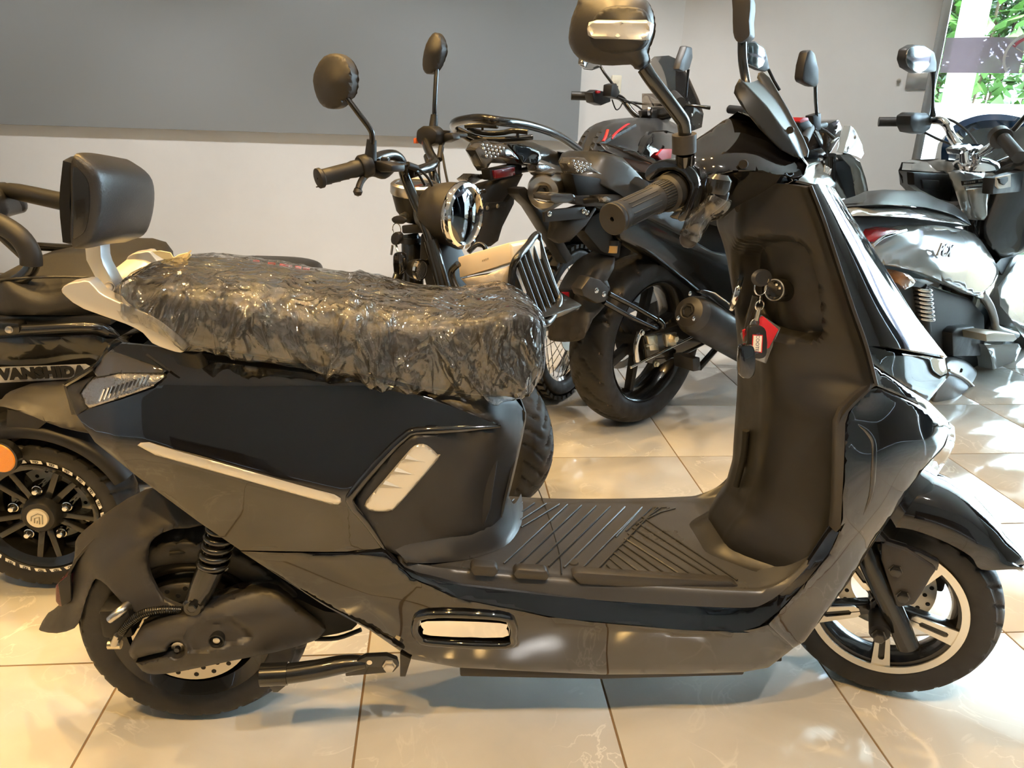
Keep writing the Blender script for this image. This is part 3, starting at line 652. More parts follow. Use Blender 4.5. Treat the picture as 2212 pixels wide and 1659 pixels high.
# ---- lower skirt with slot
SK = [(520, 1191), (700, 1308), (800, 1362), (890, 1424), (990, 1442), (1160, 1451), (1300, 1457), (1480, 1456), (1605, 1452), (1660, 1442), (1714, 1400), (1659, 1350), (1605, 1363), (1478, 1361), (1207, 1335), (990, 1292), (890, 1247), (833, 1192), (700, 1194)]
skc = [(520, 1191, -.118), (700, 1308, -.115), (800, 1362, -.112), (890, 1424, -.112), (1160, 1451, -.112), (1480, 1456, -.112), (1660, 1442, -.118), (1714, 1400, -.135), (1659, 1350, -.165), (1478, 1361, -.165), (1207, 1335, -.165), (990, 1292, -.160), (890, 1247, -.155), (833, 1192, -.150), (700, 1194, -.140), (800, 1290, -.140), (1000, 1370, -.145), (1300, 1410, -.142), (1550, 1410, -.146)]
relief('side_skirt', SK, skc, S, GLOSS, sc, thick=.006, step=11, smooth=0, rnd=(7, .004), mirror=True, holes=[[(930, 1335), (1075, 1339), (1098, 1350), (1102, 1368), (1090, 1384), (940, 1379), (915, 1372), (908, 1352)]], label='glossy black lower side skirt with slot')
bz = crom([(926, 1326), (1080, 1331), (1106, 1348), (1108, 1372), (1092, 1393), (938, 1387), (905, 1376), (898, 1348)], 4, True); fs = TPS(skc)
tube('slot_bezel', [S.at(u, v, fs((u, v))[0]-.002) for u, v in bz], .0075, GLOSS, sc, 8, 0, closed=True)
prism('slot_well', [(900, 1325), (1108, 1330), (1108, 1396), (900, 1390)], S, -.105, -.10, DARK, sc, bevel=0)
relief('slot_plate', [(922, 1342), (1080, 1346), (1094, 1358), (1086, 1377), (930, 1373), (915, 1360)], [(922, 1342, -.137), (1085, 1346, -.137), (915, 1362, -.137), (1090, 1374, -.137), (1000, 1374, -.137)], S, CHROME, sc, thick=.006, step=10, smooth=3, rnd=None, label='polished chrome plate inside the slot')
prism('bottom_sill', [(994, 1440), (1300, 1452), (1610, 1448), (1606, 1459), (1300, 1468), (994, 1462)], S, -.105, .105, SATIN2, sc, bevel=.003)
# gloss band above the skirt, under the floorboard
GB = [(833, 1190), (868, 1229), (903, 1243), (998, 1265), (1216, 1290), (1478, 1308), (1600, 1312), (1641, 1306), (1681, 1285), (1740, 1225), (1795, 1140), (1812, 1150), (1790, 1195), (1740, 1258), (1681, 1321), (1641, 1352), (1605, 1363), (1478, 1361), (1207, 1335), (990, 1292), (890, 1247)]
relief('floor_trim', GB, [(833, 1190, -.150), (903, 1243, -.150), (1216, 1290, -.150), (1600, 1312, -.150), (1681, 1285, -.155), (1795, 1140, -.165), (1812, 1150, -.176), (1740, 1258, -.172), (1605, 1363, -.166), (1207, 1335, -.166), (890, 1247, -.156)], S, GLOSS, sc, thick=.008, step=9, smooth=0, rnd=None, mirror=True, label='glossy black trim band below the floorboard')
# ---- floorboard
top = [(862, 1196), (890, 1213), (930, 1221), (1020, 1227), (1213, 1243), (1400, 1256), (1600, 1268), (1650, 1268), (1700, 1248), (1745, 1205)]
low = [(866, 1222), (903, 1243), (940, 1252), (1020, 1269), (1216, 1290), (1400, 1304), (1600, 1313), (1655, 1302), (1705, 1265), (1755, 1212)]
ZF = S.at(1213, 1243, -.125)[2]; rows = []; wf = [-.12, -.12, -.12, -.12, -.125, -.135, -.148, -.15, -.147, -.145]; fx = []
for (u, v), (u2, v2), wn in zip(top, low, wf):
    q = S.loc(S.at(u, v, wn)); l = S.loc(S.at(u2, v2, wn-.022)); zc = q[2]; fx.append((q[0], zc))
    rows.append([S.pt(*l), S.pt(l[0]*.3+q[0]*.7, wn-.013, (zc+l[2])/2+.012), S.pt(q[0], wn, zc), S.pt(q[0]+.008, wn+.016, zc+.002), S.pt(q[0]+.012, wn*.4, zc+.002), S.pt(q[0]+.012, 0, zc+.002)])
fx = np.array(fx)
def zfl(x): return float(np.interp(x, fx[:, 0], fx[:, 1])) if x < .5 else float(fx[6, 1])
net('floorboard', rows, S, MATF, sc, 4, 3, thick=.006, sym=True, world=True, label='matte black rubber-ribbed floorboard')
prism('floor_underbody', [(900, 1260), (1216, 1300), (1600, 1322), (1690, 1300), (1690, 1430), (1300, 1448), (900, 1420)], S, -.10, .10, DARK, sc, bevel=.003)
for pd in ([(1020, 1222), (1072, 1225), (1078, 1236), (1068, 1248), (1022, 1245), (1015, 1233)], [(1116, 1230), (1180, 1234), (1188, 1244), (1183, 1256), (1115, 1252), (1108, 1241)], [(1234, 1243), (1247, 1237), (1400, 1247), (1578, 1257), (1600, 1269), (1587, 1283), (1400, 1273), (1252, 1264)]):
    prism('edge_pad', pd, S, -.1475, -.126, SATIN2, sc, bevel=.004)
def onfloor(u, v, d=.0035):
    z = ZF
    for _ in range(4): p = PZ(u, v, z+d); z = zfl(p[0]-.012)
    return PZ(u, v, z+d)
def rib(a, b): 
    P0, P1 = onfloor(*a), onfloor(*b); w0, w1 = S.loc(P0)[1], S.loc(P1)[1]
    if w1 > .106: P1 = P0+(P1-P0)*((.106-w0)/(w1-w0))
    if w0 < -.112: P0 = P0+(P1-P0)*((-.112-w0)/(w1-w0))
    tube('tread_rib', [P0, P1], .0017, MATF, sc, 6, 0)
for k, x in enumerate((1088, 1120, 1153, 1185, 1218, 1256, 1290)):
    rib((x, 1217+k*2.2), (x+158-k*3, 1070+k*2.5))
for a, b in (((1110, 1078), (1135, 1058)), ((1117, 1092), (1165, 1058)), ((1122, 1108), (1195, 1058)), ((1125, 1122), (1222, 1060)), ((1126, 1138), (1250, 1063))): rib(a, b)
for a, b in (((1311, 1220), (1327, 1236)), ((1318, 1206), (1356, 1238)), ((1327, 1195), (1388, 1240)), ((1336, 1184), (1419, 1243)), ((1343, 1173), (1446, 1244)), ((1349, 1163), (1478, 1246)), ((1356, 1152), (1505, 1247)), ((1366, 1140), (1541, 1249)), ((1376, 1128), (1564, 1250)), ((1386, 1116), (1593, 1253))): rib(a, b)
for k in range(6): rib((1330+k*22, 1160-k*13), (1395+k*22, 1086+k*1.2))
sm = [onfloor(u, v, .0025) for u, v in ((1163, 1058), (1178, 1095), (1196, 1150), (1209, 1200), (1213, 1240))]; tube('floor_seam', sm, .0012, DARK, sc, 6, 3)
p = onfloor(1238, 1217, .001); lathe('floor_plug', [(0, .004), (.008, .0035), (.009, .001), (.009, -.004), (0, -.004)], p, (0, 0, 1), SATIN2, sc, 20)
# ---- cover under the seat front
CV = [(890, 848), (1000, 845), (1112, 862), (1130, 885), (1134, 905), (1128, 940), (1109, 1013), (1092, 1075), (1082, 1120), (1050, 1150), (960, 1170), (895, 1185), (866, 1202), (833, 1188), (790, 1126), (765, 1090), (775, 1063), (835, 990), (872, 955), (900, 936), (1000, 931), (1078, 924)]
cvc = [(q_[0], q_[1], q_[2]+.004) for q_ in [(890, 848, -.108), (1000, 845, -.105), (1112, 862, -.05), (1134, 905, -.03), (1109, 1013, -.045), (1092, 1075, -.05), (1050, 1150, -.085), (960, 1170, -.115), (866, 1202, -.142), (833, 1188, -.147), (765, 1090, -.154), (835, 990, -.150), (900, 936, -.148), (1000, 940, -.128), (1078, 924, -.118), (1000, 1040, -.122), (930, 1080, -.136), (1080, 980, -.09), (900, 1150, -.135)]]
relief('under_seat_cover', CV, cvc, S, SATIN, sc, thick=.006, step=10, smooth=0, rnd=(5, .004), mirror=True, label='matte black cover below the seat front')
net('under_seat_front', [[(1130, 885, -.03), (1132, 885, 0)], [(1134, 905, -.03), (1136, 905, 0)], [(1109, 1013, -.045), (1113, 1013, 0)], [(1084, 1118, -.055), (1090, 1100, 0)]], S, SATIN, sc, 3, 3, thick=.004, sym=True)
sm_ = [(866, 1200, -.140), (895, 1184, -.133), (960, 1169, -.113), (1047, 1149, -.083), (1074, 1125, -.058), (1086, 1091, -.046), (1094, 1062, -.02)]
oc_ = [(880, 1214), (935, 1216), (1020, 1206), (1090, 1180), (1122, 1142), (1130, 1102), (1126, 1066)]
R0 = [S.at(*q) for q in sm_]; R2 = [onfloor(u, v, .0025) for u, v in oc_]; R1 = []
for a, b in zip(R0, R2): m_ = (a+b)/2; m_[2] = b[2]+(a[2]-b[2])*.22+.002; R1.append(m_)
R00 = [a+np.array([-.01, .0, .012]) for a in R0]
net('cover_fillet', [R00, R0, R1, R2], S, MATF, sc, 5, 4, thick=.003, world=True)
VN = [(914, 960), (930, 968), (945, 983), (945, 993), (860, 1091), (845, 1102), (830, 1105), (803, 1104), (790, 1097), (791, 1083), (830, 1037), (876, 983), (895, 964)]
relief('vent_insert', VN, off(cvc, -.006), S, SILVER, sc, thick=.010, step=6, smooth=2, rnd=(4, .004), mirror=True, label='silver vent insert with three fins')
fv = TPS(off(cvc, -.006))
for (x0, y0, x1, y1) in ((880, 982, 922, 999), (857, 1009, 898, 1026), (833, 1037, 871, 1055)):
    tri = [(x0, y0), (x1, y1), (x0-16, y1-1)]
    A = [S.at(u, v, fv((u, v))[0]) for u, v in tri]; apex = S.at(x0-6, y0+9, fv((x0, y0+9))[0]-.006)
    mesh('vent_fin', A+[apex], [(0, 1, 3), (1, 2, 3), (2, 0, 3), (0, 2, 1)], SILVER, sc)
# ---- seat and its plastic wrap
def fun(pts, w): 
    q = np.array([S.loc(S.at(u, v, w))[[0, 2]] for u, v in pts]); i = q[:, 0].argsort(); return lambda x: np.interp(x, q[i, 0], q[i, 1])
zb = fun([(310, 700), (400, 745), (560, 772), (700, 795), (850, 827), (950, 850), (1040, 864), (1140, 866)], -.12)
zc_ = fun([(300, 625), (345, 622), (500, 642), (700, 690), (850, 712), (1000, 704), (1085, 688), (1150, 690)], -.112)
zt_ = fun([(300, 592), (340, 570), (400, 560), (520, 568), (700, 594), (800, 609), (900, 628), (1000, 637), (1085, 645), (1150, 668)], .035)
A_S, A_E = S.loc(S.at(283, 650, -.02))[0], S.loc(S.at(1170, 770, -.03))[0]
def seat_rows(infl, na, wr):
    rows = []
    for k in range(na):
        a = A_S+(A_E-A_S)*(.5-.5*cos(pi*k/(na-1))); l = A_E-A_S
        eF = min(1, max(0, (A_E-a)/.075)); eR = min(1, max(0, (a-A_S)/.06)); e = sqrt(max(0, 1-(1-eF)**2.4))*sqrt(max(0, 1-(1-eR)**2.4))
        s = (a-A_S)/l; hw = (.122+.012*sin(pi*min(1, s*1.2))-.012*s)*(.15+.85*e)
        b, c, t = zb(a), zc_(a), zt_(a); mid = (b+c)/2; t = max(t, c+.006)
        b2, c2, t2 = mid+(b-mid)*(.25+.75*e), mid+(c-mid)*(.2+.8*e), mid+(t-mid)*(.2+.8*e)
        sec = [(-hw*.80, b2-.004), (-hw*.95, b2+.004), (-hw*1.0, b2+(c2-b2)*.35), (-hw*.985, b2+(c2-b2)*.7), (-hw*.93, c2-.004), (-hw*.80, c2+(t2-c2)*.45), (-hw*.45, t2-.002), (0, t2)]
        sec = sec+[(-w, z) for w, z in reversed(sec[:-1])]
        cz = (b2+t2)/2; row = []
        for w, z in sec:
            d = np.array([w, z-cz]); d = d/(np.linalg.norm(d)+1e-9); row.append(S.pt(a+infl*((1 if s > .5 else -1)*(1-e)), w+d[0]*infl, z+d[1]*infl))
        rows.append(row)
    return rows
net('seat', seat_rows(0, 30, 0), S, LEATH, sc, 2, 3, world=True, label='black vinyl seat')
for (u0, v0), (u1, v1) in (((547, 586), (560, 583)), ((579, 586), (594, 583)), ((604, 587), (630, 588)), ((637, 589), (650, 589)), ((654, 590), (668, 591))):
    tube('seat_red_dash', [S.pt(q_[0], .075, zt_(q_[0])-.004) for q_ in (S.loc(S.at(u0, v0, .07)), S.loc(S.at(u1, v1, .07)))], .0035, REDP, sc, 6, 0)
WRAP = thin('clear_wrap_film', (.96, .96, .97), .075, .06, .03, (.85, .86, .88), bump=(26, .9, (1.0, 1.0, .42)))
rs = random.Random(11)
folds = [(rs.uniform(A_S-.02, A_E+.05), rs.choice((-1, 1))*rs.uniform(.15, 1.3), rs.uniform(.004, .010), rs.uniform(.004, .011), rs.uniform(.66, .80), rs.uniform(.03, .07), rs.uniform(0, 6)) for _ in range(90)]
def wrinkle(p):
    q = S.loc(p); v = Vector((q[0]*13, q[1]*9, q[2]*9)); d = noise.noise(v)*.0035+.003*(.5-abs(noise.noise(v*1.2+Vector((3, 0, 0)))))
    side = 1 if q[1] < -.085 else .35
    for f0, sl, wd, am, z0, ln, ph in folds:
        x = q[0]-f0-sl*(q[2]-z0)+.006*sin(q[2]*60+ph); e_ = abs(x)/wd
        if e_ < 6: d += side*am*math.exp(-e_)*math.exp(-((q[2]-z0)/ln)**2)
    dr = np.array([0, q[1], q[2]-.72]); dr = dr/(np.linalg.norm(dr)+1e-9)
    return p+(S.n*dr[1]+np.array([0, 0, dr[2]]))*d
wrap = net('seat_wrap', seat_rows(.008, 44, 1), S, WRAP, None, 6, 12, world=True, fn=wrinkle, sharp=0)
tag(wrap, 'crinkled clear plastic film wrapped over the scooter seat', 'plastic wrap')
p = S.at(372, 566, .0); J = []
for dx, dz, r_ in ((-.012, .010, .012), (.014, .006, .012), (.002, -.003, .010), (.022, .010, .006)):
    c = p+np.array([dx, 0, dz]); V = [c+np.array([r_*cos(t)*1.2, .006*sin(2*t), r_*.5*sin(t)+dx*.3*cos(t)]) for t in np.linspace(0, 2*pi, 8)[:-1]]; V2 = [v+np.array([0, .0015, .0005]) for v in V]
    J.append((V+V2, [list(range(7)), list(range(13, 6, -1))]+[[i, (i+1) % 7, (i+1) % 7+7, i+7] for i in range(7)]))
joined('tape_knot', J, mat('masking_tape', (.80, .66, .36), .7), wrap)
# ---- grab rail, bracket, backrest
GR = [(131, 626), (146, 613), (170, 609), (192, 607), (215, 632), (250, 650), (330, 682), (354, 697), (403, 742), (401, 754), (391, 763), (362, 756), (328, 742), (308, 720), (270, 700), (180, 668), (142, 642)]
for w0, w1 in ((-.126, -.098), (.126, .098)):
    q_ = [S.at(u, v, -.126) for u, v in crom(GR, 2, True)]
    if w0 > 0: q_ = [S.mir(p_) for p_ in q_]
    wprism('grab_rail', q_, S.n*(w1-w0), SILVER, sc, bevel=.009, seg=3, label='champagne silver grab rail')
net('grab_rail_bridge', [[(146, 616, -.115), (172, 622, -.05), (180, 624, 0)], [(198, 616, -.115), (222, 628, -.05), (232, 632, 0)], [(250, 648, -.11), (268, 656, -.05), (276, 660, 0)]], S, SILVER, sc, 4, 4, sym=True, thick=.018)
prism('rail_socket', [(262, 636), (290, 630), (292, 676), (268, 668)], S, -.02, .02, DARK, sc, bevel=.002)
BR = [(180, 520), (217, 520), (219, 556), (224, 572), (246, 612), (272, 658), (262, 664), (244, 664), (210, 612), (184, 562)]
prism('backrest_bracket', BR, S, -.018, .018, SILVERC, sc, bevel=.004)
for u, v in ((237, 619), (254, 653)): disc_bolt('bracket_bolt', S.at(u, v, -.018), -S.n, .0065, .005, STEEL, sc, False)
def padrow(w, x0, bul, zlo, zhi): return [S.pt(x0, w, zlo), S.pt(x0, w, (zlo+zhi)/2), S.pt(x0, w, zhi), S.pt(x0+bul*.45, w, zhi-.004), S.pt(x0+bul*.92, w, zlo+(zhi-zlo)*.78), S.pt(x0+bul, w, zlo+(zhi-zlo)*.45), S.pt(x0+bul*.8, w, zlo+.012), S.pt(x0+bul*.4, w, zlo)]
q0 = S.loc(S.at(131, 340, -.125)); q1 = S.loc(S.at(131, 520, -.125)); xb, zh, zl_ = q0[0], q0[2], q1[2]
PD = [(-.145, .030, .868, .968), (-.137, .042, .863, .973), (-.10, .052, .858, .972), (-.05, .058, .854, .967), (0, .060, .848, .961), (.038, .058, .843, .956), (.060, .046, .843, .948), (.072, .026, .853, .932)]
net('backrest_pad', [[q_+S.d*((q_[2]-.91)*.16) for q_ in padrow(w, -.459-.05*(w+.145), b_*.82, l_, h_)] for w, b_, l_, h_ in PD], S, LEATH, sc, 4, 4, closed=True, cap=True, world=True, label='padded black backrest')
net('backrest_shell', [[S.pt(-.469-.05*(w+.145)+(l_-.91)*.16, w, l_), S.pt(-.472-.05*(w+.145), w, (l_+h_)/2), S.pt(-.469-.05*(w+.145)+(h_-.91)*.16, w, h_)] for w, b_, l_, h_ in PD[::2]], S, MBLACK, sc, 3, 3, thick=.012, world=True)
er = [q_+S.d*((q_[2]-.91)*.16) for q_ in padrow(-.1465, -.459, .030*.82, .868, .968)]; ec_ = np.mean(er, 0); wprism('backrest_end_panel', [ec_+(q_-ec_)*.84 for q_ in crom(er, 3, True)], S.n*.006, MBLACK, sc, bevel=.0015)
# ---- side stand
tube('stand_tube', [S.at(*q) for q in ((566, 1458, -.12), (620, 1455, -.12), (690, 1445, -.12), (745, 1434, -.12), (790, 1430, -.119))], [.0165, .0165, .016, .015, .011], MBLACK, sc, 18, 4); tube('stand_tip', [S.at(564, 1458, -.12), S.at(622, 1455, -.12)], .0185, MBLACK, sc, 18, 0)
prism('stand_foot', [(570, 1466), (620, 1466), (617, 1482), (600, 1496), (590, 1496)], S, -.126, -.120, MBLACK, sc, bevel=.001)
prism('stand_plate', [(745, 1440), (790, 1418), (835, 1416), (858, 1425), (862, 1440), (850, 1453), (800, 1457), (746, 1462)], S, -.128, -.118, MBLACK, sc, bevel=.002)
disc_bolt('stand_bolt', S.at(841, 1437, -.128), -S.n, .009, .008, STEEL, sc); p = S.at(798, 1431, -.1285); lathe('stand_eyelet', [(0, -.0004), (.0045, -.0004), (.0045, .001), (0, .001)], p, S.n, ALU, sc, 14)
prism('stand_bracket', [(864, 1412), (888, 1424), (876, 1462), (864, 1462)], S, -.115, -.105, MBLACK, sc, bevel=.001)
tube('stand_cable', [S.at(*q) for q in ((680, 1380, -.05), (730, 1378, -.05), (780, 1360, -.05))], .004, DARK, sc, 8)
# ---- leg shield (inner side), pocket, ignition
ne = [(1748, 402, -.122), (1775, 470, -.132), (1800, 545, -.143), (1838, 660, -.16), (1868, 745, -.17), (1890, 831, -.176), (1822, 900, -.178), (1812, 1000, -.175), (1808, 1080, -.170), (1798, 1150, -.160), (1760, 1215, -.148), (1705, 1262, -.130)]
ce = [(1553, 478, .045), (1572, 540, .05), (1590, 640, .055), (1600, 760, .06), (1600, 840, .06), (1592, 930, .06), (1585, 1000, .06), (1562, 1045, .07), (1525, 1080, .08)]
nl = np.array([S.loc(S.at(*q)) for q in ne]); cl = np.array([S.loc(S.at(*q)) for q in ce])
ZT, ZBt = nl[0, 2], zfl(.55)+.002
def leg(z):
    i = nl[:, 2].argsort(); xe = np.interp(z, nl[i, 2], nl[i, 0]); hw = -np.interp(z, nl[i, 2], nl[i, 1])
    j = cl[:, 2].argsort(); xc = np.interp(z, cl[j, 2], cl[j, 0]); return xe, hw, xc
pocket = crom([(1604, 520), (1700, 516), (1742, 540), (1764, 600), (1775, 700), (1768, 726), (1740, 735), (1660, 726), (1612, 690), (1596, 600)], 3, True)
def pk(p):
    u, v = proj(p); a = pocket; b = np.roll(a, -1, 0); ab = b-a; t = np.clip(((np.array((u, v))-a)*ab).sum(1)/(ab*ab).sum(1), 0, 1)
    dd = np.linalg.norm(a+ab*t[:, None]-(u, v), axis=1).min(); s = dd if inpoly(u, v, pocket) else -dd
    k = min(1, max(0, .5+s/15)); k = k*k*(3-2*k)
    return p+S.d*(.042*k)+S.n*(.016*k)
rows = []
for z in np.linspace(ZT, ZBt, 26):
    xe, hw, xc = leg(z); r = []
    fl = max(0, 1-(z-ZBt)/.09)
    for k in range(0, 21):
        s = -1+2*k/20; e = abs(s); m = 1-min(1, max(0, (e-.30)/.70)); m = m*m*(3-2*m); r.append(S.pt(xe+(xc-xe)*m, s*hw, z))
    rows.append(r)
net('leg_shield', rows, S, SATIN, sc, 4, 5, thick=.005, world=True, fn=pk, label='matte black inner leg shield with a moulded pocket')
# fillet from shield to floor
rows = []
for k in range(7):
    t = k/6; r = []
    for s in np.linspace(-1, 1, 13):
        xe, hw, xc = leg(ZBt+.032); e = abs(s); m = 1-min(1, max(0, (e-.3)/.7)); m = m*m*(3-2*m); x = xe+(xc-xe)*m
        r.append(S.pt(x-.05*(1-sin(t*pi/2))+.004, s*hw*.97, zfl(x-.05)+.0015+.034*(1-cos(t*pi/2))))
    rows.append(r)
net('floor_fillet', rows, S, SATIN, sc, 2, 2, thick=.004, world=True)
ig = S.at(1684, 626, -.055); iax = np.array([-.80, -.55, .1]); iax /= np.linalg.norm(iax)
lathe('ignition_lock', [(0, .012), (.011, .012), (.013, .015), (.0155, .015), (.018, .012), (.019, -.02), (0, -.02)], ig, iax, MBLACK, sc, 32)
lathe('ignition_ring', [(.0150, .0155), (.0168, .0155), (.0168, .0145), (.0150, .0145)], ig, iax, ALU, sc, 32, True)
ix, iy, _ = basis(iax)
for k, t in enumerate((.5, 1.5, 2.6)): box('ignition_mark', ig+iax*.0125+(ix*cos(t)+iy*sin(t))*.008, (.003, .002, .003), WHITEL, sc, bevel=0)
lathe('hook_ring', [(.026, -.004), (.030, -.003), (.031, 0), (.030, .003), (.026, .004)], S.at(1590, 632, .02), (-.9, .35, .15), CHROME, sc, 36, True); lathe('hook_plate', [(0, .001), (.027, .001), (.027, -.004), (0, -.004)], S.at(1591, 632, .02), (-.9, .35, .15), MBLACK, sc, 32)
p = S.at(1731, 447, -.09); lathe('shield_screw_well', [(.009, .001), (.0065, .0), (.005, -.012), (0, -.012)], p, (-.75, -.55, .35), DARK, sc, 18, sx=1.0, sy=.6)
tube('shield_vent_slot', [S.at(*q) for q in ((1611, 930, -.005), (1606, 985, -.002), (1590, 1050, .0))], .006, DARK, sc, 8)
# ---- outer front fairing
UP_ = [[(1748, 400, -.122), (1766, 397, -.116), (1784, 399, -.09), (1795, 404, -.045), (1799, 407, 0)], [(1775, 470, -.132), (1800, 466, -.127), (1822, 468, -.10), (1838, 472, -.05), (1842, 474, 0)], [(1800, 545, -.143), (1832, 541, -.138), (1864, 545, -.11), (1886, 550, -.055), (1893, 553, 0)], [(1838, 660, -.16), (1880, 653, -.153), (1925, 662, -.12), (1958, 671, -.06), (1968, 674, 0)], [(1872, 747, -.170), (1925, 750, -.162), (1985, 759, -.125), (2028, 766, -.06), (2041, 768, 0)]]
net('front_shield', UP_, S, GLOSS, sc, 5, 5, thick=.005, sym=True, label='glossy black front shield')
net('shield_rim', [[q, (q[0]+7, q[1]-2, q[2]-.002)] for q in ne[:6]], S, SATIN, sc, 4, 2, thick=.006, mirror=True)
HL = [(1874, 746), (1950, 757), (2041, 768), (2050, 812), (2006, 866), (1958, 836), (1905, 800), (1886, 786)]
hlc = [(1874, 746, -.172), (1950, 757, -.125), (2041, 768, -.004), (2050, 812, -.004), (2006, 866, -.055), (1958, 836, -.115), (1905, 800, -.158), (1886, 786, -.168), (1990, 800, -.075)]
def lim(c, d, t): f_ = TPS(off(c, d)); return lambda uv: np.minimum(f_(uv), -t-.001)
relief('headlight_housing', HL, lim(hlc, .018, .003), S, mat('grey_lamp_bowl', (.16, .165, .17), .2, metal=.6), sc, thick=.003, step=8, smooth=0, rnd=None, mirror=True)
relief('headlight_lens', HL, hlc, S, thin('clear_lamp_plastic', (.80, .83, .85), .10, .02), sc, thick=.003, step=8, smooth=0, rnd=(4, .003), mirror=True, label='clear faceted headlight lens')
relief('light_bar', [(1880, 752), (1960, 765), (2036, 777), (2040, 800), (1960, 790), (1890, 775)], lim(hlc, .010, .004), S, mat('frosted_light_guide', (.40, .40, .43), .25), sc, thick=.003, step=8, smooth=0, rnd=(4, .002), mirror=True)
relief('headlight_projector', [(1900, 786), (1955, 796), (1966, 806), (1966, 826), (1952, 828), (1915, 806)], off(hlc, .006), S, GLOSS, sc, thick=.012, step=7, smooth=0, rnd=(5, .004), mirror=True)
relief('headlight_brow', [(1886, 788), (1905, 802), (1958, 838), (2007, 868), (2040, 900), (2056, 921), (2045, 938), (1985, 874), (1925, 847), (1891, 832)], [(1886, 788, -.170), (1958, 838, -.128), (2007, 868, -.085), (2056, 921, -.056), (2045, 940, -.072), (1985, 874, -.115), (1891, 832, -.168)], S, GLOSS, sc, thick=.008, step=7, smooth=0, rnd=(4, .003), mirror=True)
FF = [(1659, 1350), (1714, 1400), (1738, 1386), (1830, 1262), (1890, 1170), (1990, 1020), (2042, 962), (2056, 922), (2030, 905), (1985, 874), (1925, 847), (1891, 833), (1862, 853), (1836, 882), (1825, 915), (1822, 1000), (1815, 1140), (1792, 1195), (1740, 1258), (1681, 1321)]
ffc = [(1659, 1350, -.165), (1714, 1400, -.140), (1738, 1386, -.138), (1830, 1262, -.148), (1890, 1170, -.148), (1990, 1020, -.130), (2042, 962, -.085), (2056, 922, -.06), (1985, 874, -.118), (1891, 833, -.162), (1836, 882, -.168), (1825, 915, -.172), (1822, 1000, -.180), (1815, 1140, -.180), (1740, 1258, -.172), (1900, 920, -.163), (1900, 1010, -.174), (1960, 940, -.148), (1860, 1150, -.168), (1780, 1280, -.158), (2005, 960, -.125)]
relief('front_side_fairing', FF, ffc, S, GLOSS, sc, thick=.006, step=9, smooth=0, rnd=(8, .005), mirror=True, label='glossy black front side fairing')
relief('fairing_trim', [(1893, 832), (1862, 852), (1836, 881), (1826, 915), (1823, 1000), (1816, 1140), (1806, 1150), (1795, 1140), (1800, 1080), (1802, 1000), (1804, 912), (1816, 884), (1850, 850), (1884, 826)], [(1893, 832, -.172), (1836, 881, -.172), (1823, 1000, -.184), (1816, 1140, -.182), (1795, 1140, -.168), (1802, 1000, -.176), (1804, 912, -.178), (1884, 826, -.174)], S, SATIN2, sc, thick=.008, step=7, smooth=0, rnd=None, mirror=True)
ff = TPS(ffc)
tube('fairing_crease', [S.at(u, v, ff((u, v))[0]+.001) for u, v in ((1852, 916), (1872, 932), (1886, 958), (1886, 1010), (1880, 1070), (1864, 1112))], [.001, .004, .0045, .0045, .004, .001], GLOSS, sc, 8, 4)
prism('fairing_core', [(1700, 1250), (1800, 1120), (1830, 900), (1900, 850), (1990, 900), (1960, 1000), (1800, 1250), (1730, 1340)], S, -.10, .10, DARK, sc, bevel=.004)
net('nose_bridge', [[(2050, 912, -.058), (2057, 918, -.03), (2058, 920, 0)], [(2042, 962, -.085), (2054, 962, -.04), (2056, 962, 0)], [(1990, 1020, -.130), (2012, 1022, -.06), (2018, 1022, 0)], [(1890, 1170, -.148), (1915, 1170, -.06), (1925, 1170, 0)]], S, GLOSS, sc, 3, 3, thick=.004, sym=True)
# ---- front wheel, fork, fender
FC = FWP.pt(0, 0, .193)
ft = tyre('front_tyre', FC, FWP.n, .193, .046, .130, RUBBER, sc, (30, .9, .004, .16))
lathe('front_rim', [(.128, -.036), (.132, -.040), (.136, -.040), (.137, -.036), (.126, -.030), (.120, -.014), (.118, .014), (.126, .032), (.136, .038), (.128, .038), (.112, .014), (.110, -.014), (.118, -.034)], FC, FWP.n, MBLACK, sc, 64, True)
ring('rim_edge', FC, FWP.n, .123, .136, -.0435, -.0395, ALU, sc, 72, label='machined silver rim edge')
lathe('front_hub', [(0, -.04), (.020, -.04), (.027, -.035), (.030, -.02), (.030, .03), (.02, .04), (0, .04)], FC, FWP.n, MBLACK, sc, 32)
ring('hub_ring', FC, FWP.n, .018, .024, -.0425, -.0395, ALU, sc, 32)
def wp(r, t, s, w): return FC+FWP.d*(r*cos(t)-s*sin(t))+np.array([0, 0, r*sin(t)+s*cos(t)])+FWP.n*w
for k in range(5):
    t = radians(-84+72*k)
    wprism('spoke', [wp(.020, t, -.010, -.036), wp(.122, t, -.017, -.036), wp(.122, t, .017, -.036), wp(.020, t, .010, -.036)], FWP.n*.028, MBLACK, sc, bevel=.003)
    U = [(.126, -.0165), (.050, -.0115), (.044, -.006), (.044, .006), (.050, .0115), (.126, .0165), (.126, .006), (.108, .006)]
    U += [(.104, .0055), (.062, .0045), (.059, 0), (.062, -.0045), (.104, -.0055), (.108, -.006)] if False else []
    up_ = [(.126, -.0165), (.126, .0165), (.052, .0115), (.045, .006), (.045, .001), (.060, .001), (.063, .005), (.106, .0055), (.110, .003), (.110, -.003), (.106, -.0055), (.063, -.005), (.060, -.001), (.045, -.001), (.045, -.006), (.052, -.0115)]
    wprism('spoke_face', [wp(r_, t, s_, -.0405) for r_, s_ in up_], FWP.n*.004, ALU, sc, bevel=0)
disc_rotor(FC, FWP.n, .060, .090, .046, sc, 14)
FK = lambda q, w=-.080: FWP.at(q[0], q[1], w)
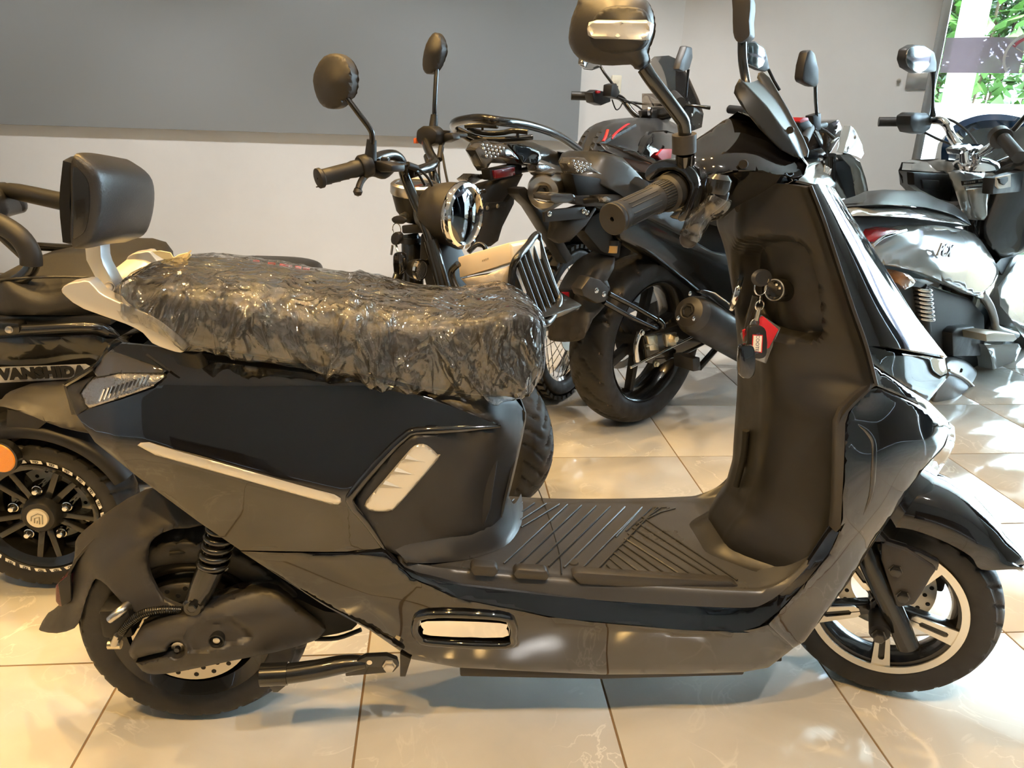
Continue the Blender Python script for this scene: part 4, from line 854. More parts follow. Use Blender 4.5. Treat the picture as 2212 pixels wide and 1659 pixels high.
tube('fork_leg', [FK((1858, 1150), -.07), FK((1885, 1225), -.078), FK((1925, 1310)), FK((1962, 1396))], [.021, .021, .0195, .019], MBLACK, sc, 18, 3)
prism('fork_lower_plate', [(1903, 1172), (1960, 1190), (2024, 1232), (2011, 1250), (1993, 1282), (1975, 1308), (1938, 1314), (1920, 1262), (1903, 1210)], FWP, -.100, -.070, SATIN2, sc, bevel=.005)
for u, v in ((1935, 1232), (1951, 1288)): disc_bolt('fork_bolt', FK((u, v), -.100), -FWP.n, .0095, .009, MBLACK, sc)
tube('axle_cap', [FK((1901, 1330), -.055), FK((1900, 1368), -.10)], [.020, .018], DARK, sc, 18, 0); disc_bolt('front_axle_nut', FK((1899, 1372), -.104), -FWP.n, .0105, .012, MBLACK, sc)
box('front_caliper', FWP.pt(.075, .06, .235), (.05, .03, .06), DARK, sc, ang=radians(-29), bevel=.006)
# fender: arched loft round the wheel in the steered frame
rows = []
for t, r_, hw in ((150, .232, .052), (130, .240, .060), (110, .252, .066), (92, .262, .070), (74, .262, .070), (58, .250, .067), (48, .244, .060), (40, .245, .048), (35.5, .244, .030), (34, .243, .012)):
    a = radians(t); c, s = cos(a), sin(a); dr = .072 if t > 60 else (.072*(t-34)/26+.004 if t < 42 else .058)
    def q(rr, w): return FC+FWP.d*rr*c+np.array([0, 0, rr*s])+FWP.n*w
    rows.append([q(r_-dr, -hw*1.12), q(r_-dr*.55, -hw*1.06), q(r_-.014, -hw*.88), q(r_-.003, -hw*.5), q(r_, 0), q(r_-.003, hw*.5), q(r_-.014, hw*.88), q(r_-dr*.55, hw*1.06), q(r_-dr, hw*1.12)])
net('front_fender', rows, FWP, GLOSS, sc, 4, 4, thick=.004, world=True, label='glossy black front fender')
prism('fender_stay', [(1905, 1165), (1990, 1190), (2030, 1212), (2026, 1236), (1960, 1212), (1906, 1205)], FWP, -.090, -.078, GLOSS, sc, bevel=.004)
# ---- steering head: cowl, visor, grips, levers, mirrors
CW = [(1440, 348), (1482, 345), (1496, 308), (1534, 283), (1561, 261), (1604, 242), (1650, 262), (1700, 300), (1737, 344), (1746, 356), (1738, 377), (1721, 389), (1690, 381), (1634, 370), (1590, 372), (1540, 383), (1504, 393), (1497, 368), (1470, 356)]
cwc = [(1440, 348, -.15), (1482, 345, -.125), (1496, 308, -.075), (1534, 283, -.045), (1561, 261, -.015), (1604, 242, .01), (1650, 262, .01), (1700, 300, .005), (1737, 344, 0), (1746, 356, 0), (1738, 377, -.005), (1721, 389, -.02), (1690, 381, -.055), (1634, 370, -.09), (1590, 372, -.105), (1540, 383, -.12), (1504, 393, -.13), (1580, 320, -.08), (1640, 320, -.055), (1540, 345, -.11), (1690, 350, -.035)]
relief('handlebar_cowl', CW, cwc, T, GLOSS, sc, thick=.006, step=9, smooth=0, rnd=(7, .005), mirror=True, label='glossy black handlebar cowl')
p = T.at(1605, 355, -.103); lathe('cowl_screw_well', [(.006, 0), (.006, .008), (0, .008)], p, T.n, DARK, sc, 14)
LC = [(1504, 392), (1560, 376), (1634, 371), (1700, 382), (1722, 390), (1700, 402), (1640, 420), (1590, 446), (1560, 472), (1530, 480), (1500, 462), (1494, 425)]
relief('cowl_underside', LC, [(1504, 392, -.125), (1634, 371, -.085), (1722, 390, -.015), (1640, 420, -.03), (1560, 472, -.02), (1500, 462, -.06), (1560, 420, -.07)], T, GLOSS, sc, thick=.006, step=10, smooth=0, rnd=None, mirror=True)
vb = [(1585, 201), (1588, 186), (1597, 170), (1604, 174), (1655, 227), (1700, 287), (1722, 322), (1731, 341), (1716, 339), (1685, 323), (1640, 278), (1600, 227)]
vbc = [(1585, 201, -.066), (1597, 170, -.062), (1655, 227, -.050), (1700, 287, -.035), (1731, 341, -.016), (1685, 322, -.048), (1640, 277, -.064), (1600, 226, -.070)]
VIS = mat('grey_visor_plastic', (.014, .0155, .017), .42, ior=1.35)
relief('visor_blade', vb, vbc, T, VIS, sc, thick=.005, step=7, smooth=0, rnd=(4, .003), label='grey visor blade')
relief('visor_blade', [(1635, 168), (1638, 158), (1646, 154), (1662, 168), (1700, 232), (1736, 300), (1747, 326), (1744, 340), (1735, 338), (1700, 274), (1662, 208)], [(1635, 168, .050), (1646, 154, .060), (1700, 232, .045), (1747, 326, .016), (1735, 338, .006), (1662, 208, .044)], T, VIS, sc, thick=.005, step=7, smooth=0, rnd=(3, .002))
net('visor_centre', [[(1602, 176, -.060), (1622, 178, -.01), (1638, 172, .048)], [(1654, 229, -.049), (1664, 222, 0), (1678, 216, .044)], [(1699, 289, -.034), (1708, 284, 0), (1716, 280, .03)], [(1730, 340, -.015), (1734, 340, 0), (1738, 338, .006)]], T, mat('textured_dark_panel', (.02, .021, .022), .35, bump=(900, .4, .001)), sc, 4, 4, thick=.004)
p = T.at(1707, 281, -.02); lathe('visor_hole', [(0, -.003), (.005, -.003), (.005, .003), (0, .003)], p, T.n, DARK, sc, 16)
# dashboard and closing pieces
net('dashboard', [[(1496, 308, -.072), (1520, 292, 0)], [(1561, 261, -.013), (1575, 255, 0)]], T, SMOKE, sc, 3, 3, thick=.004, sym=True)
prism('steering_column', [(1560, 400), (1640, 395), (1660, 440), (1590, 462)], T, -.02, .02, DARK, sc, bevel=.004)
G0, G1 = T.at(1462, 408, -.165), T.at(1322, 474, -.305); ga = (G1-G0)/np.linalg.norm(G1-G0); gl = np.linalg.norm(G1-G0)
lathe('throttle_housing', [(0, -.04), (.026, -.04), (.029, -.03), (.029, .008), (.026, .012), (0, .012)], G0, ga, GLOSS, sc, 36)
lathe('grip_collar', [(0, .010), (.0235, .010), (.0245, .014), (.0245, .026), (.0205, .030), (0, .030)], G0, ga, GRIPR, sc, 36)
lathe('throttle_grip', [(0, .028), (.0200, .028), (.0195, .055), (.0180, .06), (.0178, gl-.016), (.0192, gl-.014), (.0192, gl-.009), (.0182, gl-.008), (.0195, gl-.006), (.0200, gl-.001), (.0192, gl), (.003, gl), (.003, gl-.006), (0, gl-.006)], G0, ga, GRIPR, sc, 40, label='black rubber throttle grip')
gx, gy, _ = basis(ga); J = []
for k in range(36):
    t = 2*pi*k/36; d_ = gx*cos(t)+gy*sin(t); tube('', [G0+ga*.031+d_*.0200, G0+ga*.054+d_*.0195], .0009, None, None, 5, 0, join=J)
for k in range(8):
    t = 2*pi*k/8
    for o_ in (-.16, .16): d_ = gx*cos(t+o_)+gy*sin(t+o_); tube('', [G0+ga*.064+d_*.0178, G0+ga*(gl-.022)+d_*.0177], .0009, None, None, 5, 0, join=J)
joined('grip_ridges', J, GRIPR, sc)
M0, M1 = T.mir(G0), T.mir(G1)
lathe('far_grip_housing', [(0, -.04), (.026, -.04), (.029, -.03), (.029, .008), (.026, .012), (0, .012)], M0, M1-M0, GLOSS, sc, 24); lathe('far_grip', [(0, .01), (.020, .01), (.018, .06), (.018, gl-.004), (.015, gl), (0, gl)], M0, M1-M0, GRIPR, sc, 24)
prism('throttle_shroud', [(1392, 384), (1396, 366), (1412, 351), (1440, 344), (1476, 350), (1500, 368), (1510, 398), (1502, 432), (1482, 476), (1462, 474), (1480, 440), (1490, 410), (1480, 384), (1455, 368), (1425, 372), (1404, 392)], T, -.19, -.135, GLOSS, sc, bevel=.007, smooth=2)
prism('switch_housing', [(1478, 352), (1500, 366), (1508, 395), (1494, 425), (1486, 455), (1470, 478), (1440, 470), (1470, 440), (1485, 410), (1478, 385)], T, -.165, -.13, GLOSS, sc, bevel=.006)
LV = [(1548, 398), (1560, 420), (1548, 438), (1524, 456), (1506, 476), (1496, 500), (1488, 514)]
lv_ = tube('brake_lever', [T.at(u, v, -.19) for u, v in LV], [.010, .009, .008, .008, .008, .008, .008], SATIN, sc, 12, 4)
lathe('lever_ball', [(0, -.013), (.006, -.0115), (.0105, -.007), (.0125, 0), (.0105, .007), (.006, .0115), (0, .013)], T.at(1488, 515, -.19), (0, 0, 1), SATIN2, sc, 20)
lathe('lever_pivot', [(0, -.012), (.014, -.012), (.016, -.004), (.016, .006), (.010, .012), (0, .012)], T.at(1552, 398, -.19), (0.1, 0, 1), MBLACK, sc, 20)
slv = tube('lever_sleeve', [T.at(u, v, -.19) for u, v in ((1558, 424), (1548, 440), (1526, 456), (1508, 476), (1497, 499), (1490, 512))], [.015, .0165, .0125, .0155, .0145, .0150], thin('clear_sleeve_film', (.86, .86, .87), .10, .06, .02, (.8, .8, .8), bump=(24, .6, (1, 1, .6))), None, 16, 5)
tag(slv, 'crumpled clear plastic sleeve on the brake lever', 'plastic sleeve')
# near mirror
MR = [(1228, 81), (1234, 41), (1246, 11), (1258, -8), (1322, -14), (1385, -8), (1404, 14), (1409, 41), (1406, 70), (1397, 100), (1394, 112), (1399, 127), (1392, 142), (1380, 149), (1371, 149), (1360, 138), (1319, 141), (1281, 138), (1249, 125), (1233, 103)]
T2 = PL(.41, 1.163, -32)
relief('mirror_head', MR, [(1228, 81, -.262), (1246, 11, -.262), (1322, -14, -.268), (1404, 14, -.262), (1397, 105, -.268), (1385, 145, -.268), (1319, 141, -.266), (1240, 115, -.262), (1320, 60, -.296), (1290, 60, -.290), (1360, 60, -.296), (1320, 100, -.288), (1320, 15, -.288)], T2, SATIN2, sc, thick=.016, step=8, smooth=2, rnd=(12, .014), flat=-.245, label='black mirror head with silver insert')
relief('mirror_inset', [(1276, 62), (1284, 36), (1310, 16), (1345, 12), (1385, 18), (1401, 40), (1404, 60), (1395, 90), (1375, 108), (1330, 117), (1288, 106), (1272, 85)], [(1276, 62, -.2895), (1345, 12, -.291), (1404, 60, -.285), (1330, 117, -.286), (1340, 60, -.300)], T2, SATIN, sc, thick=.01, step=8, smooth=2, rnd=(5, .004))
relief('mirror_insert', [(1268, 62), (1272, 48), (1290, 43), (1396, 43), (1406, 50), (1404, 66), (1397, 84), (1385, 87), (1282, 83), (1270, 76)], [(1268, 62, -.2955), (1340, 62, -.3045), (1405, 62, -.2895), (1340, 84, -.3025), (1340, 44, -.3025)], T2, SILVERC, sc, thick=.012, step=7, smooth=0, rnd=(5, .004), dents=[([(1278, 52), (1392, 51), (1397, 60), (1392, 78), (1285, 76), (1277, 70)], .003, 4)], label='silver bar on the mirror back')
st = [T.at(u, v, w) for u, v, w in ((1391, 146, -.262), (1408, 172, -.255), (1440, 214, -.235), (1465, 247, -.215), (1476, 265, -.205), (1480, 295, -.195))]
tube('mirror_stem', st, .0085, MBLACK, sc, 14, 4)
tube('mirror_sleeve', [T.at(1478, 290, -.195), T.at(1478, 329, -.19)], .0155, SATIN2, sc, 18, 0); tube('mirror_boss', [T.at(1480, 328, -.19), T.at(1480, 352, -.18)], .0125, GLOSS, sc, 16, 0)
# far mirror, seen edge-on
FM = [(1583, -20), (1617, -14), (1621, 20), (1618, 45), (1620, 72), (1615, 82), (1600, 92), (1590, 88), (1583, 70), (1582, 20)]
prism('far_mirror_head', FM, T, .19, .235, SATIN2, sc, bevel=.008, smooth=2)
tube('far_mirror_stem', [T.at(1603, 86, .21), T.at(1604, 130, .205), T.at(1612, 180, .20), T.at(1625, 260, .17)], .0075, MBLACK, sc, 12, 4)
prism('far_mirror_insert', [(1614, 18), (1621, 20), (1620, 50), (1613, 52)], T, .20, .225, SILVERC, sc, bevel=.002)
# ---- keys hanging from the ignition
kp = ig+iax*.02
ks = thing('scooter_keys', ig+np.array([-.04, -.03, -.17]), 'bunch of keys and black fobs with a paper name tag hanging from the ignition', 'keys')
def K(u, v, d=0.): return S.at(u, v, -.085+d)
lathe('key_head', [(0, -.004), (.010, -.004), (.013, 0), (.010, .004), (0, .004)], K(1645, 600), (.3, -.9, .2), GRIPR, ks, 20, sx=1.5)
tube('key_blade', [K(1655, 606), ig+iax*.008], [.0045, .003], STEEL, ks, 8, 0)
def ringo(c, r, ax, th=.0011, name='key_ring', m=CHROME): 
    x, y, _ = basis(ax); tube(name, [c+r*(x*cos(t)+y*sin(t)) for t in np.linspace(0, 2*pi, 25)[:-1]], th, m, ks, 6, 0, closed=True)
ringo(K(1643, 620), .0125, (.4, -.9, .1)); ringo(K(1642, 645), .006, (.9, -.4, 0)); ringo(K(1641, 660), .008, (.3, -.9, 0)); ringo(K(1630, 700), .008, (.3, -.9, 0)); ringo(K(1619, 740), .006, (.3, -.9, 0))
tube('snap_hook', [K(1640, 664), K(1636, 682), K(1634, 692)], .004, ZINC, ks, 8, 0); tube('snap_hook', [K(1630, 706), K(1625, 720), K(1620, 734)], .004, ZINC, ks, 8, 0); tube('spare_key', [K(1631, 640, .01), K(1622, 672, .01), K(1606, 724, .01)], [.008, .007, .003], GRIPR, ks, 8, 0, flat=.4)
prism('fob', [(1618, 712), (1628, 704), (1646, 706), (1656, 716), (1658, 760), (1650, 774), (1632, 775), (1619, 762)], S, -.095, -.083, SATIN, ks, bevel=.004, smooth=2)
prism('fob', [(1598, 755), (1606, 747), (1624, 746), (1632, 758), (1633, 800), (1624, 817), (1608, 818), (1597, 805)], S, -.112, -.100, GLOSS, ks, bevel=.005, smooth=2)
prism('name_tag', [(1626, 723), (1648, 724), (1646, 762), (1624, 760)], S, -.0965, -.0955, REDP, ks, bevel=0)
prism('tag_paper', [(1628, 725), (1646, 726), (1644, 760), (1626, 758)], S, -.0972, -.0964, PAPER, ks, bevel=0)
tp = S.at(1636, 742, -.0975); text('tag_writing', 'SCOOTER', .0075, frame(tp, S.at(1635, 755, -.0975)-S.at(1637, 728, -.0975), S.at(1646, 742, -.0975)-S.at(1626, 741, -.0975)), mat('blue_ink', (.06, .07, .14), .6), ks, .0001)
prism('red_booklet', [(1640, 690), (1650, 684), (1682, 712), (1662, 752), (1640, 760)], S, -.080, -.074, REDP, ks, bevel=.001)
relief('clear_pouch', [(1600, 720), (1645, 680), (1686, 708), (1664, 760), (1655, 785), (1612, 770)], [(1600, 720, -.076), (1645, 680, -.07), (1686, 708, -.07), (1655, 785, -.078), (1640, 730, -.082)], S, thin('pouch_film', (.86, .86, .86), .10, .08, .10), ks, thick=.0008, step=12, smooth=0, rnd=None)
prism('red_booklet', [(1604, 714), (1622, 705), (1620, 735), (1606, 738)], S, -.078, -.076, REDP, ks, bevel=0)
# ================================================================== black three-wheeler at the left
V = PL(0, 1.60)
vt = thing('electric_trike', (-.9, 1.85, 0), 'black electric trike with padded seat and arm bars at the left edge', 'trike')
VC = V.pt(-.862, 0, .186)
tyre('tyre', VC, V.n, .186, .062, .122, RUBBER, vt, (30, .7, .005, .14))
lathe('rim', [(.120, -.052), (.125, -.056), (.127, -.052), (.116, -.044), (.108, -.020), (.107, .030), (.125, .05), (.118, .05), (.098, .03), (.098, -.02), (.108, -.046)], VC, V.n, MBLACK, vt, 56, True)
lathe('wheel_back', [(0, .02), (.104, .02), (.104, .026), (0, .026)], VC, V.n, DARK, vt, 40)
disc_rotor(VC, V.n, .062, .086, .008, vt, 10, mat('pale_steel', (.75, .72, .62), .5, metal=.3))
lathe('hub', [(0, -.060), (.033, -.060), (.037, -.055), (.042, -.035), (.046, -.02), (.046, .02), (0, .02)], VC, V.n, SATIN, vt, 36)
cap = lathe('hub_cap', [(0, -.066), (.021, -.065), (.0225, -.062), (.0225, -.058), (0, -.058)], VC, V.n, mat('cream_metal_cap', (.78, .73, .60), .35, metal=.3), vt, 32, label='cream hub cap with embossed emblem')
def vp(x, z, w=-.0665): return VC+V.d*x+np.array([0, 0, z])+V.n*w
EMB = mat('emblem_grey', (.38, .36, .30), .4, metal=.4)
for seg_ in ([(-.012, -.004), (-.010, .006), (.004, .013), (.013, .009), (.010, -.012)], [(-.006, -.009), (-.004, .002), (.006, .005), (.004, -.012)], [(-.001, -.010), (.001, -.004)]):
    tube('emblem_stroke', [vp(*q) for q in seg_], .0011, EMB, cap, 6, 0)
for k in range(5):
    t = radians(90+72*k); lathe('lug_nut', [(0, -.058), (.005, -.057), (.0085, -.052), (.0095, -.046), (.011, -.045), (.011, -.040), (.007, -.040), (.007, .01), (0, .01)], VC+.058*(V.d*cos(t)+np.array([0, 0, sin(t)])), V.n, CHROME, vt, 16)
    for s in (-1, 1):
        t2 = radians(90+36+72*k+s*11); d_ = V.d*cos(t2)+np.array([0, 0, sin(t2)]); e_ = np.cross(d_, V.n)
        wprism('wheel_spoke', [VC+d_*.038+e_*.007-V.n*.040, VC+d_*.110+e_*.0065-V.n*.046, VC+d_*.110-e_*.0065-V.n*.046, VC+d_*.038-e_*.007-V.n*.040], V.n*.03, MBLACK, vt, bevel=.002)
for k in range(26):   # white lettered blocks on the sidewall
    t = 2*pi*k/26; d_ = V.d*cos(t)+np.array([0, 0, sin(t)]); e_ = np.cross(V.n, d_); c = VC+d_*.1325-V.n*.0585
    wprism('sidewall_block', [c+e_*.011+d_*.0035, c-e_*.011+d_*.0035, c-e_*.008-d_*.0035, c+e_*.014-d_*.0035], -V.n*.0008, WHITEL, vt, bevel=0)
    M = frame(c-V.n*.0012, e_ if True else d_, -d_); M = frame(c-V.n*.0012, -e_, d_)
    if k == 0: tx = text('sidewall_letters', 'CST', .0068, M, DARK, vt, .0002, .0003); tx0 = tx; Minv = M.inverted(); base = tx.data.copy(); base.transform(Matrix.Translation(world_loc(vt))); base.transform(Minv)
    else:
        me = base.copy(); me.transform(M); link('sidewall_letters', me, None, vt)
VF = [(-40, 880), (0, 867), (12, 852), (55, 836), (110, 826), (180, 826), (225, 850), (250, 930), (215, 940), (169, 932), (133, 924), (97, 911), (42, 889), (0, 877)]
relief('wheel_cowl', VF, [(-40, 880, -.07), (0, 867, -.06), (110, 826, .0), (180, 826, .0), (169, 932, -.085), (97, 911, -.09), (0, 877, -.085), (100, 870, -.055), (180, 870, -.05), (42, 889, -.09)], V, SATIN2, vt, thick=.02, step=12, smooth=0, rnd=(6, .004), label='dark grey rear wheel cowl')
relief('cowl_bracket', [(16, 884), (60, 893), (100, 912), (78, 930), (46, 946), (28, 956), (14, 930)], [(16, 884, -.07), (100, 912, -.07), (30, 955, -.06)], V, SATIN, vt, thick=.02, step=14, rnd=None, smooth=0)
rows = []
for t in np.linspace(25, 150, 12):
    c, s = cos(radians(t)), sin(radians(t)); rows.append([VC+V.d*(r_*c)+np.array([0, 0, r_*s])+V.n*w for r_, w in ((.192, -.072), (.212, -.068), (.222, -.04), (.222, .05))])
net('mudguard', rows, V, SATIN, vt, 3, 3, thick=.004, world=True)
p = V.at(2, 988, -.09); am = lathe('side_reflector', [(0, -.006), (.030, -.006), (.033, -.003), (.033, .012), (0, .012)], p, V.n+np.array([.12, 0, 0]), AMBER, vt, 36, label='round amber side reflector'); lathe('reflector_rim', [(.031, -.004), (.036, -.004), (.036, .014), (.031, .014)], p, V.n+np.array([.12, 0, 0]), MBLACK, vt, 36, True)
prism('axle_beam', [(-30, 1000), (60, 960), (75, 1010), (-30, 1060)], V, .08, .5, DARK, vt, bevel=.004)
relief('body_panel', [(-60, 730), (60, 727), (200, 722), (260, 735), (300, 790), (300, 880), (-60, 880)], [(-60, 730, .02), (200, 722, .02), (300, 790, .03), (300, 880, .06), (-60, 880, .05), (60, 760, .0), (60, 800, .03)], V, MBLACK, vt, thick=.35, step=22, smooth=0, rnd=(12, .01), label='black rear body panel')
relief('name_plate', [(-30, 798), (0, 796), (100, 793), (180, 790), (193, 796), (193, 809), (184, 817), (100, 822), (0, 827), (-30, 828)], [(-30, 798, .006), (193, 796, .006), (184, 817, .008), (0, 827, .008)], V, SILVERC, vt, thick=.012, step=14, smooth=0, rnd=(5, .003), label='silver plate lettered VANSHIDA')
q0, q1 = V.at(10, 809, .004), V.at(176, 802, .004); text('plate_letters', 'VANSHIDA', .032, frame((q0+q1)/2-V.n*.002, q1-q0, (0, 0, 1)), DARK, vt, .0015, .0021, sx=1.06, space=1.06)
SE = [(-40, 610), (0, 594), (60, 562), (120, 547), (200, 540), (270, 541), (302, 550), (318, 572), (322, 620), (300, 675), (200, 683), (0, 684), (-40, 684)]
relief('seat_cushion', SE, [(-40, 610, .12), (60, 562, .15), (200, 540, .2), (302, 550, .2), (318, 572, .18), (0, 684, .04), (200, 683, .04), (300, 675, .06), (0, 605, .03), (180, 605, .03), (290, 610, .06), (100, 640, .02)], V, GREYVINYL, vt, thick=.18, step=14, smooth=0, rnd=(12, .02), label='dark grey vinyl trike seat')
tube('seat_piping', [V.at(u, v, .026) for u, v in ((-20, 607), (60, 600), (140, 598), (210, 601))], .003, LEATH, vt, 6)
prism('seat_base_trim', [(-40, 684), (215, 682), (240, 690), (240, 703), (-40, 706)], V, .03, .35, SATIN, vt, bevel=.004)
tube('frame_rail', [V.at(*q) for q in ((-30, 714, .0), (60, 712, .0), (180, 706, .0), (225, 712, .02), (250, 730, .06), (268, 760, .1))], .011, MBLACK, vt, 12, 4)
prism('rail_clamp', [(-20, 697), (35, 697), (42, 705), (42, 720), (-20, 725)], V, -.014, .02, MBLACK, vt, bevel=.004); disc_bolt('clamp_bolt', V.at(20, 712, -.014), -V.n, .006, .005, STEEL, vt, False)
tube('arm_bar', [V.at(*q) for q in ((-40, 612, .05), (0, 618, .05), (40, 606, .04), (68, 580, .04), (70, 555, .04))], .014, MBLACK, vt, 14, 4)
tube('arm_rest_foam', [V.at(*q) for q in ((-40, 470, .06), (0, 484, .05), (40, 510, .04), (64, 545, .04), (68, 572, .04))], .021, GRIPR, vt, 16, 4, label='foam-covered arm bar')
tube('back_bar', [V.at(*q) for q in ((-40, 402, .32), (0, 409, .30), (40, 415, .28), (160, 441, .22))], [.014, .014, .019, .020], GRIPR, vt, 14, 3)
tube('seat_bar', [V.at(*q) for q in ((78, 532, .3), (150, 536, .3), (185, 534, .3), (210, 528, .3))], .010, MBLACK, vt, 10, 3); tube('arm_support', [V.at(-5, 500, .2), V.at(60, 560, .2)], .012, MBLACK, vt, 10, 0)
relief('back_pad', [(-60, 400), (0, 413), (14, 432), (22, 452), (18, 466), (0, 472), (-60, 480)], [(-60, 400, .22), (14, 432, .26), (0, 472, .24), (-30, 440, .20)], V, LEATH, vt, thick=.08, step=12, smooth=2, rnd=(8, .01))
for x, y in ((-.862, 2.10), (-1.75, 1.85)):
    c = np.array([x, y, .186]); tyre('tyre', c, V.n, .186, .06, .122, RUBBER, vt, n=80); lathe('rim', [(0, -.04), (.10, -.04), (.125, -.05), (.125, .05), (.10, .04), (0, .04)], c, V.n, MBLACK, vt, 32)
prism('chassis', [(-200, 800), (250, 800), (220, 900), (-200, 930)], V, .1, .55, DARK, vt, bevel=.01)
box('frame_beam', (-1.35, 1.85, .36), (.9, .16, .10), DARK, vt, bevel=.02)
# ================================================================== retro scooter behind the seat
R = PL(-.03, 1.86, -42)
rt = thing('retro_scooter', (-.1, 2.0, 0), 'black retro electric scooter with round chrome headlight and front carrier', 'scooter')
RWC = np.array([.135, 1.93, .21]); RP = PL(.135, 1.93, -50)
tyre('front_tyre', RWC, RP.n, .21, .06, .13, RUBBER, rt, (26, 1.2, .006, .18)); lathe('front_rim', [(0, -.03), (.11, -.03), (.13, -.045), (.135, -.045), (.135, .045), (.11, .03), (0, .03)], RWC, RP.n, MBLACK, rt, 36)
RB = np.array([-.54, 2.40, .21]); RBP = PL(-.54, 2.40, -34)
tyre('rear_tyre', RB, RBP.n, .21, .06, .13, RUBBER, rt, n=100); lathe('rear_rim', [(0, -.03), (.11, -.03), (.13, -.045), (.135, -.045), (.135, .045), (.11, .03), (0, .03)], RB, RBP.n, MBLACK, rt, 36)
rb_ = RBP.pt
wprism('deck', [RBP.pt(.10, -.13, .30), RBP.pt(.62, -.13, .27), RBP.pt(.62, .13, .27), RBP.pt(.10, .13, .30)], (0, 0, -.06), SATIN, rt, bevel=.01)
tube('main_frame', [RBP.pt(.0, 0, .35), RBP.pt(.15, 0, .30), RBP.pt(.55, 0, .30), RBP.pt(.66, 0, .55), RBP.pt(.655, 0, .78)], .03, MBLACK, rt, 14, 4)
wprism('battery_box', [RBP.pt(-.12, -.10, .34), RBP.pt(.20, -.10, .34), RBP.pt(.18, -.10, .56), RBP.pt(-.15, -.10, .58)], RBP.n*.20, MBLACK, rt, bevel=.015)
sp = [RBP.loc(RBP.at(u, v, 0)) for u, v in ((405, 562), (470, 560), (540, 561), (600, 564), (645, 571), (668, 582))]
net('seat', [[RBP.pt(q[0], -h_, q[2]-.075), RBP.pt(q[0], -h_*1.05, q[2]-.03), RBP.pt(q[0], -h_*.8, q[2]-.004), RBP.pt(q[0], 0, q[2]), RBP.pt(q[0], h_*.8, q[2]-.004), RBP.pt(q[0], h_*1.05, q[2]-.03), RBP.pt(q[0], h_, q[2]-.075)] for q, h_ in zip(sp, (.12, .14, .14, .13, .10, .03))], RBP, LEATH, rt, 3, 3, world=True, thick=.01, label='low black seat')
def rr(u, v, w=0.): return R.at(u, v, w)
tube('handlebar', [rr(*q) for q in ((798, 352, -.22), (825, 338, -.17), (852, 336, -.12), (868, 352, -.09), (876, 385, -.07), (905, 455, -.06), (930, 520, -.06), (958, 625, -.06))], .012, MBLACK, rt, 14, 4)
tube('handlebar', [rr(*q) for q in ((886, 374, -.06), (912, 366, 0), (932, 358, .04), (938, 348, .07), (930, 334, .10), (922, 315, .14), (918, 298, .17))], .012, MBLACK, rt, 14, 4)
tube('handlebar_riser', [rr(*q) for q in ((924, 338, .1), (934, 372, .07), (943, 402, .06), (985, 560, .06))], .011, MBLACK, rt, 12, 4)
g0, g1 = rr(782, 361, -.24), rr(686, 386, -.335); gax = g1-g0; gl2 = np.linalg.norm(gax)
lathe('grip', [(0, 0), (.017, 0), (.0175, .02), (.016, .03), (.016, gl2-.012), (.020, gl2-.008), (.020, gl2-.001), (.018, gl2), (.002, gl2), (.002, gl2-.003), (0, gl2-.003)], g0, gax, GRIPR, rt, 28, label='black rubber grip')
gx, gy, gz_ = basis(gax); J = []
for k in range(4): b0 = g0+gz_*(.035+k*.02); tube('', [b0-gy*.0155+gx*.004, b0+gz_*.012-gy*.0155-gx*.003], .0012, None, None, 5, 0, join=J)
joined('grip_marks', J, DARK, rt)
lathe('switch_body', [(0, -.012), (.022, -.012), (.024, -.006), (.024, .008), (.021, .012), (0, .012)], rr(788, 359, -.235), gax, SATIN, rt, 24)
prism('lever_mount', [(802, 347), (825, 350), (846, 357), (846, 372), (820, 372), (803, 362)], R, -.22, -.18, SATIN, rt, bevel=.004)
tube('master_knob', [rr(832, 352, -.19), rr(832, 341, -.19)], .010, SATIN, rt, 12, 0); tube('master_cap', [rr(832, 344, -.19), rr(832, 339, -.19)], .0075, STEEL, rt, 12, 0)
tube('brake_lever', [rr(*q) for q in ((852, 362, -.17), (830, 378, -.19), (808, 373, -.21), (792, 377, -.23), (780, 392, -.25), (774, 408, -.26))], [.006, .0085, .0085, .008, .007, .007], SATIN2, rt, 12, 4)
lathe('lever_ball', [(0, -.010), (.007, -.007), (.010, 0), (.007, .007), (0, .010)], rr(773, 414, -.26), (0, 0, 1), SATIN2, rt, 14)
def mirror(name, pts, pl, w, th, m, parent, stem, r=.006):
    relief(name, pts, [(np.mean([p_[0] for p_ in pts]), np.mean([p_[1] for p_ in pts]), w-.018)]+[(p_[0], p_[1], w) for p_ in pts[::2]], pl, m, parent, thick=th, step=9, smooth=2, rnd=(7, .006), flat=w+th)
    tube('mirror_stem', stem, r, MBLACK, parent, 10, 4)
mirror('mirror', [(676, 175), (682, 148), (700, 122), (725, 115), (745, 125), (758, 148), (762, 180), (757, 207), (742, 219), (738, 229), (720, 236), (698, 230), (684, 210)], R, -.27, .02, SATIN2, rt, [rr(*q) for q in ((750, 212, -.262), (775, 246, -.25), (800, 280, -.235), (804, 298, -.23), (803, 320, -.225))])
tube('mirror_clamp', [rr(803, 302, -.225), rr(800, 345, -.225)], [.010, .013], SATIN, rt, 14, 0)
mirror('mirror', [(913, 128), (920, 96), (934, 73), (944, 71), (952, 80), (956, 105), (954, 125), (946, 146), (934, 158), (922, 160), (914, 150)], R, .20, .02, SATIN2, rt, [rr(*q) for q in ((943, 150, .21), (941, 185, .20), (939, 225, .19), (938, 255, .19))])
tube('mirror_clamp', [rr(938, 248, .19), rr(936, 275, .185)], [.009, .012], SATIN, rt, 14, 0)
prism('far_switchgear', [(898, 280), (910, 272), (930, 272), (943, 285), (940, 310), (925, 318), (902, 312), (896, 300)], R, .15, .19, SATIN, rt, bevel=.008)
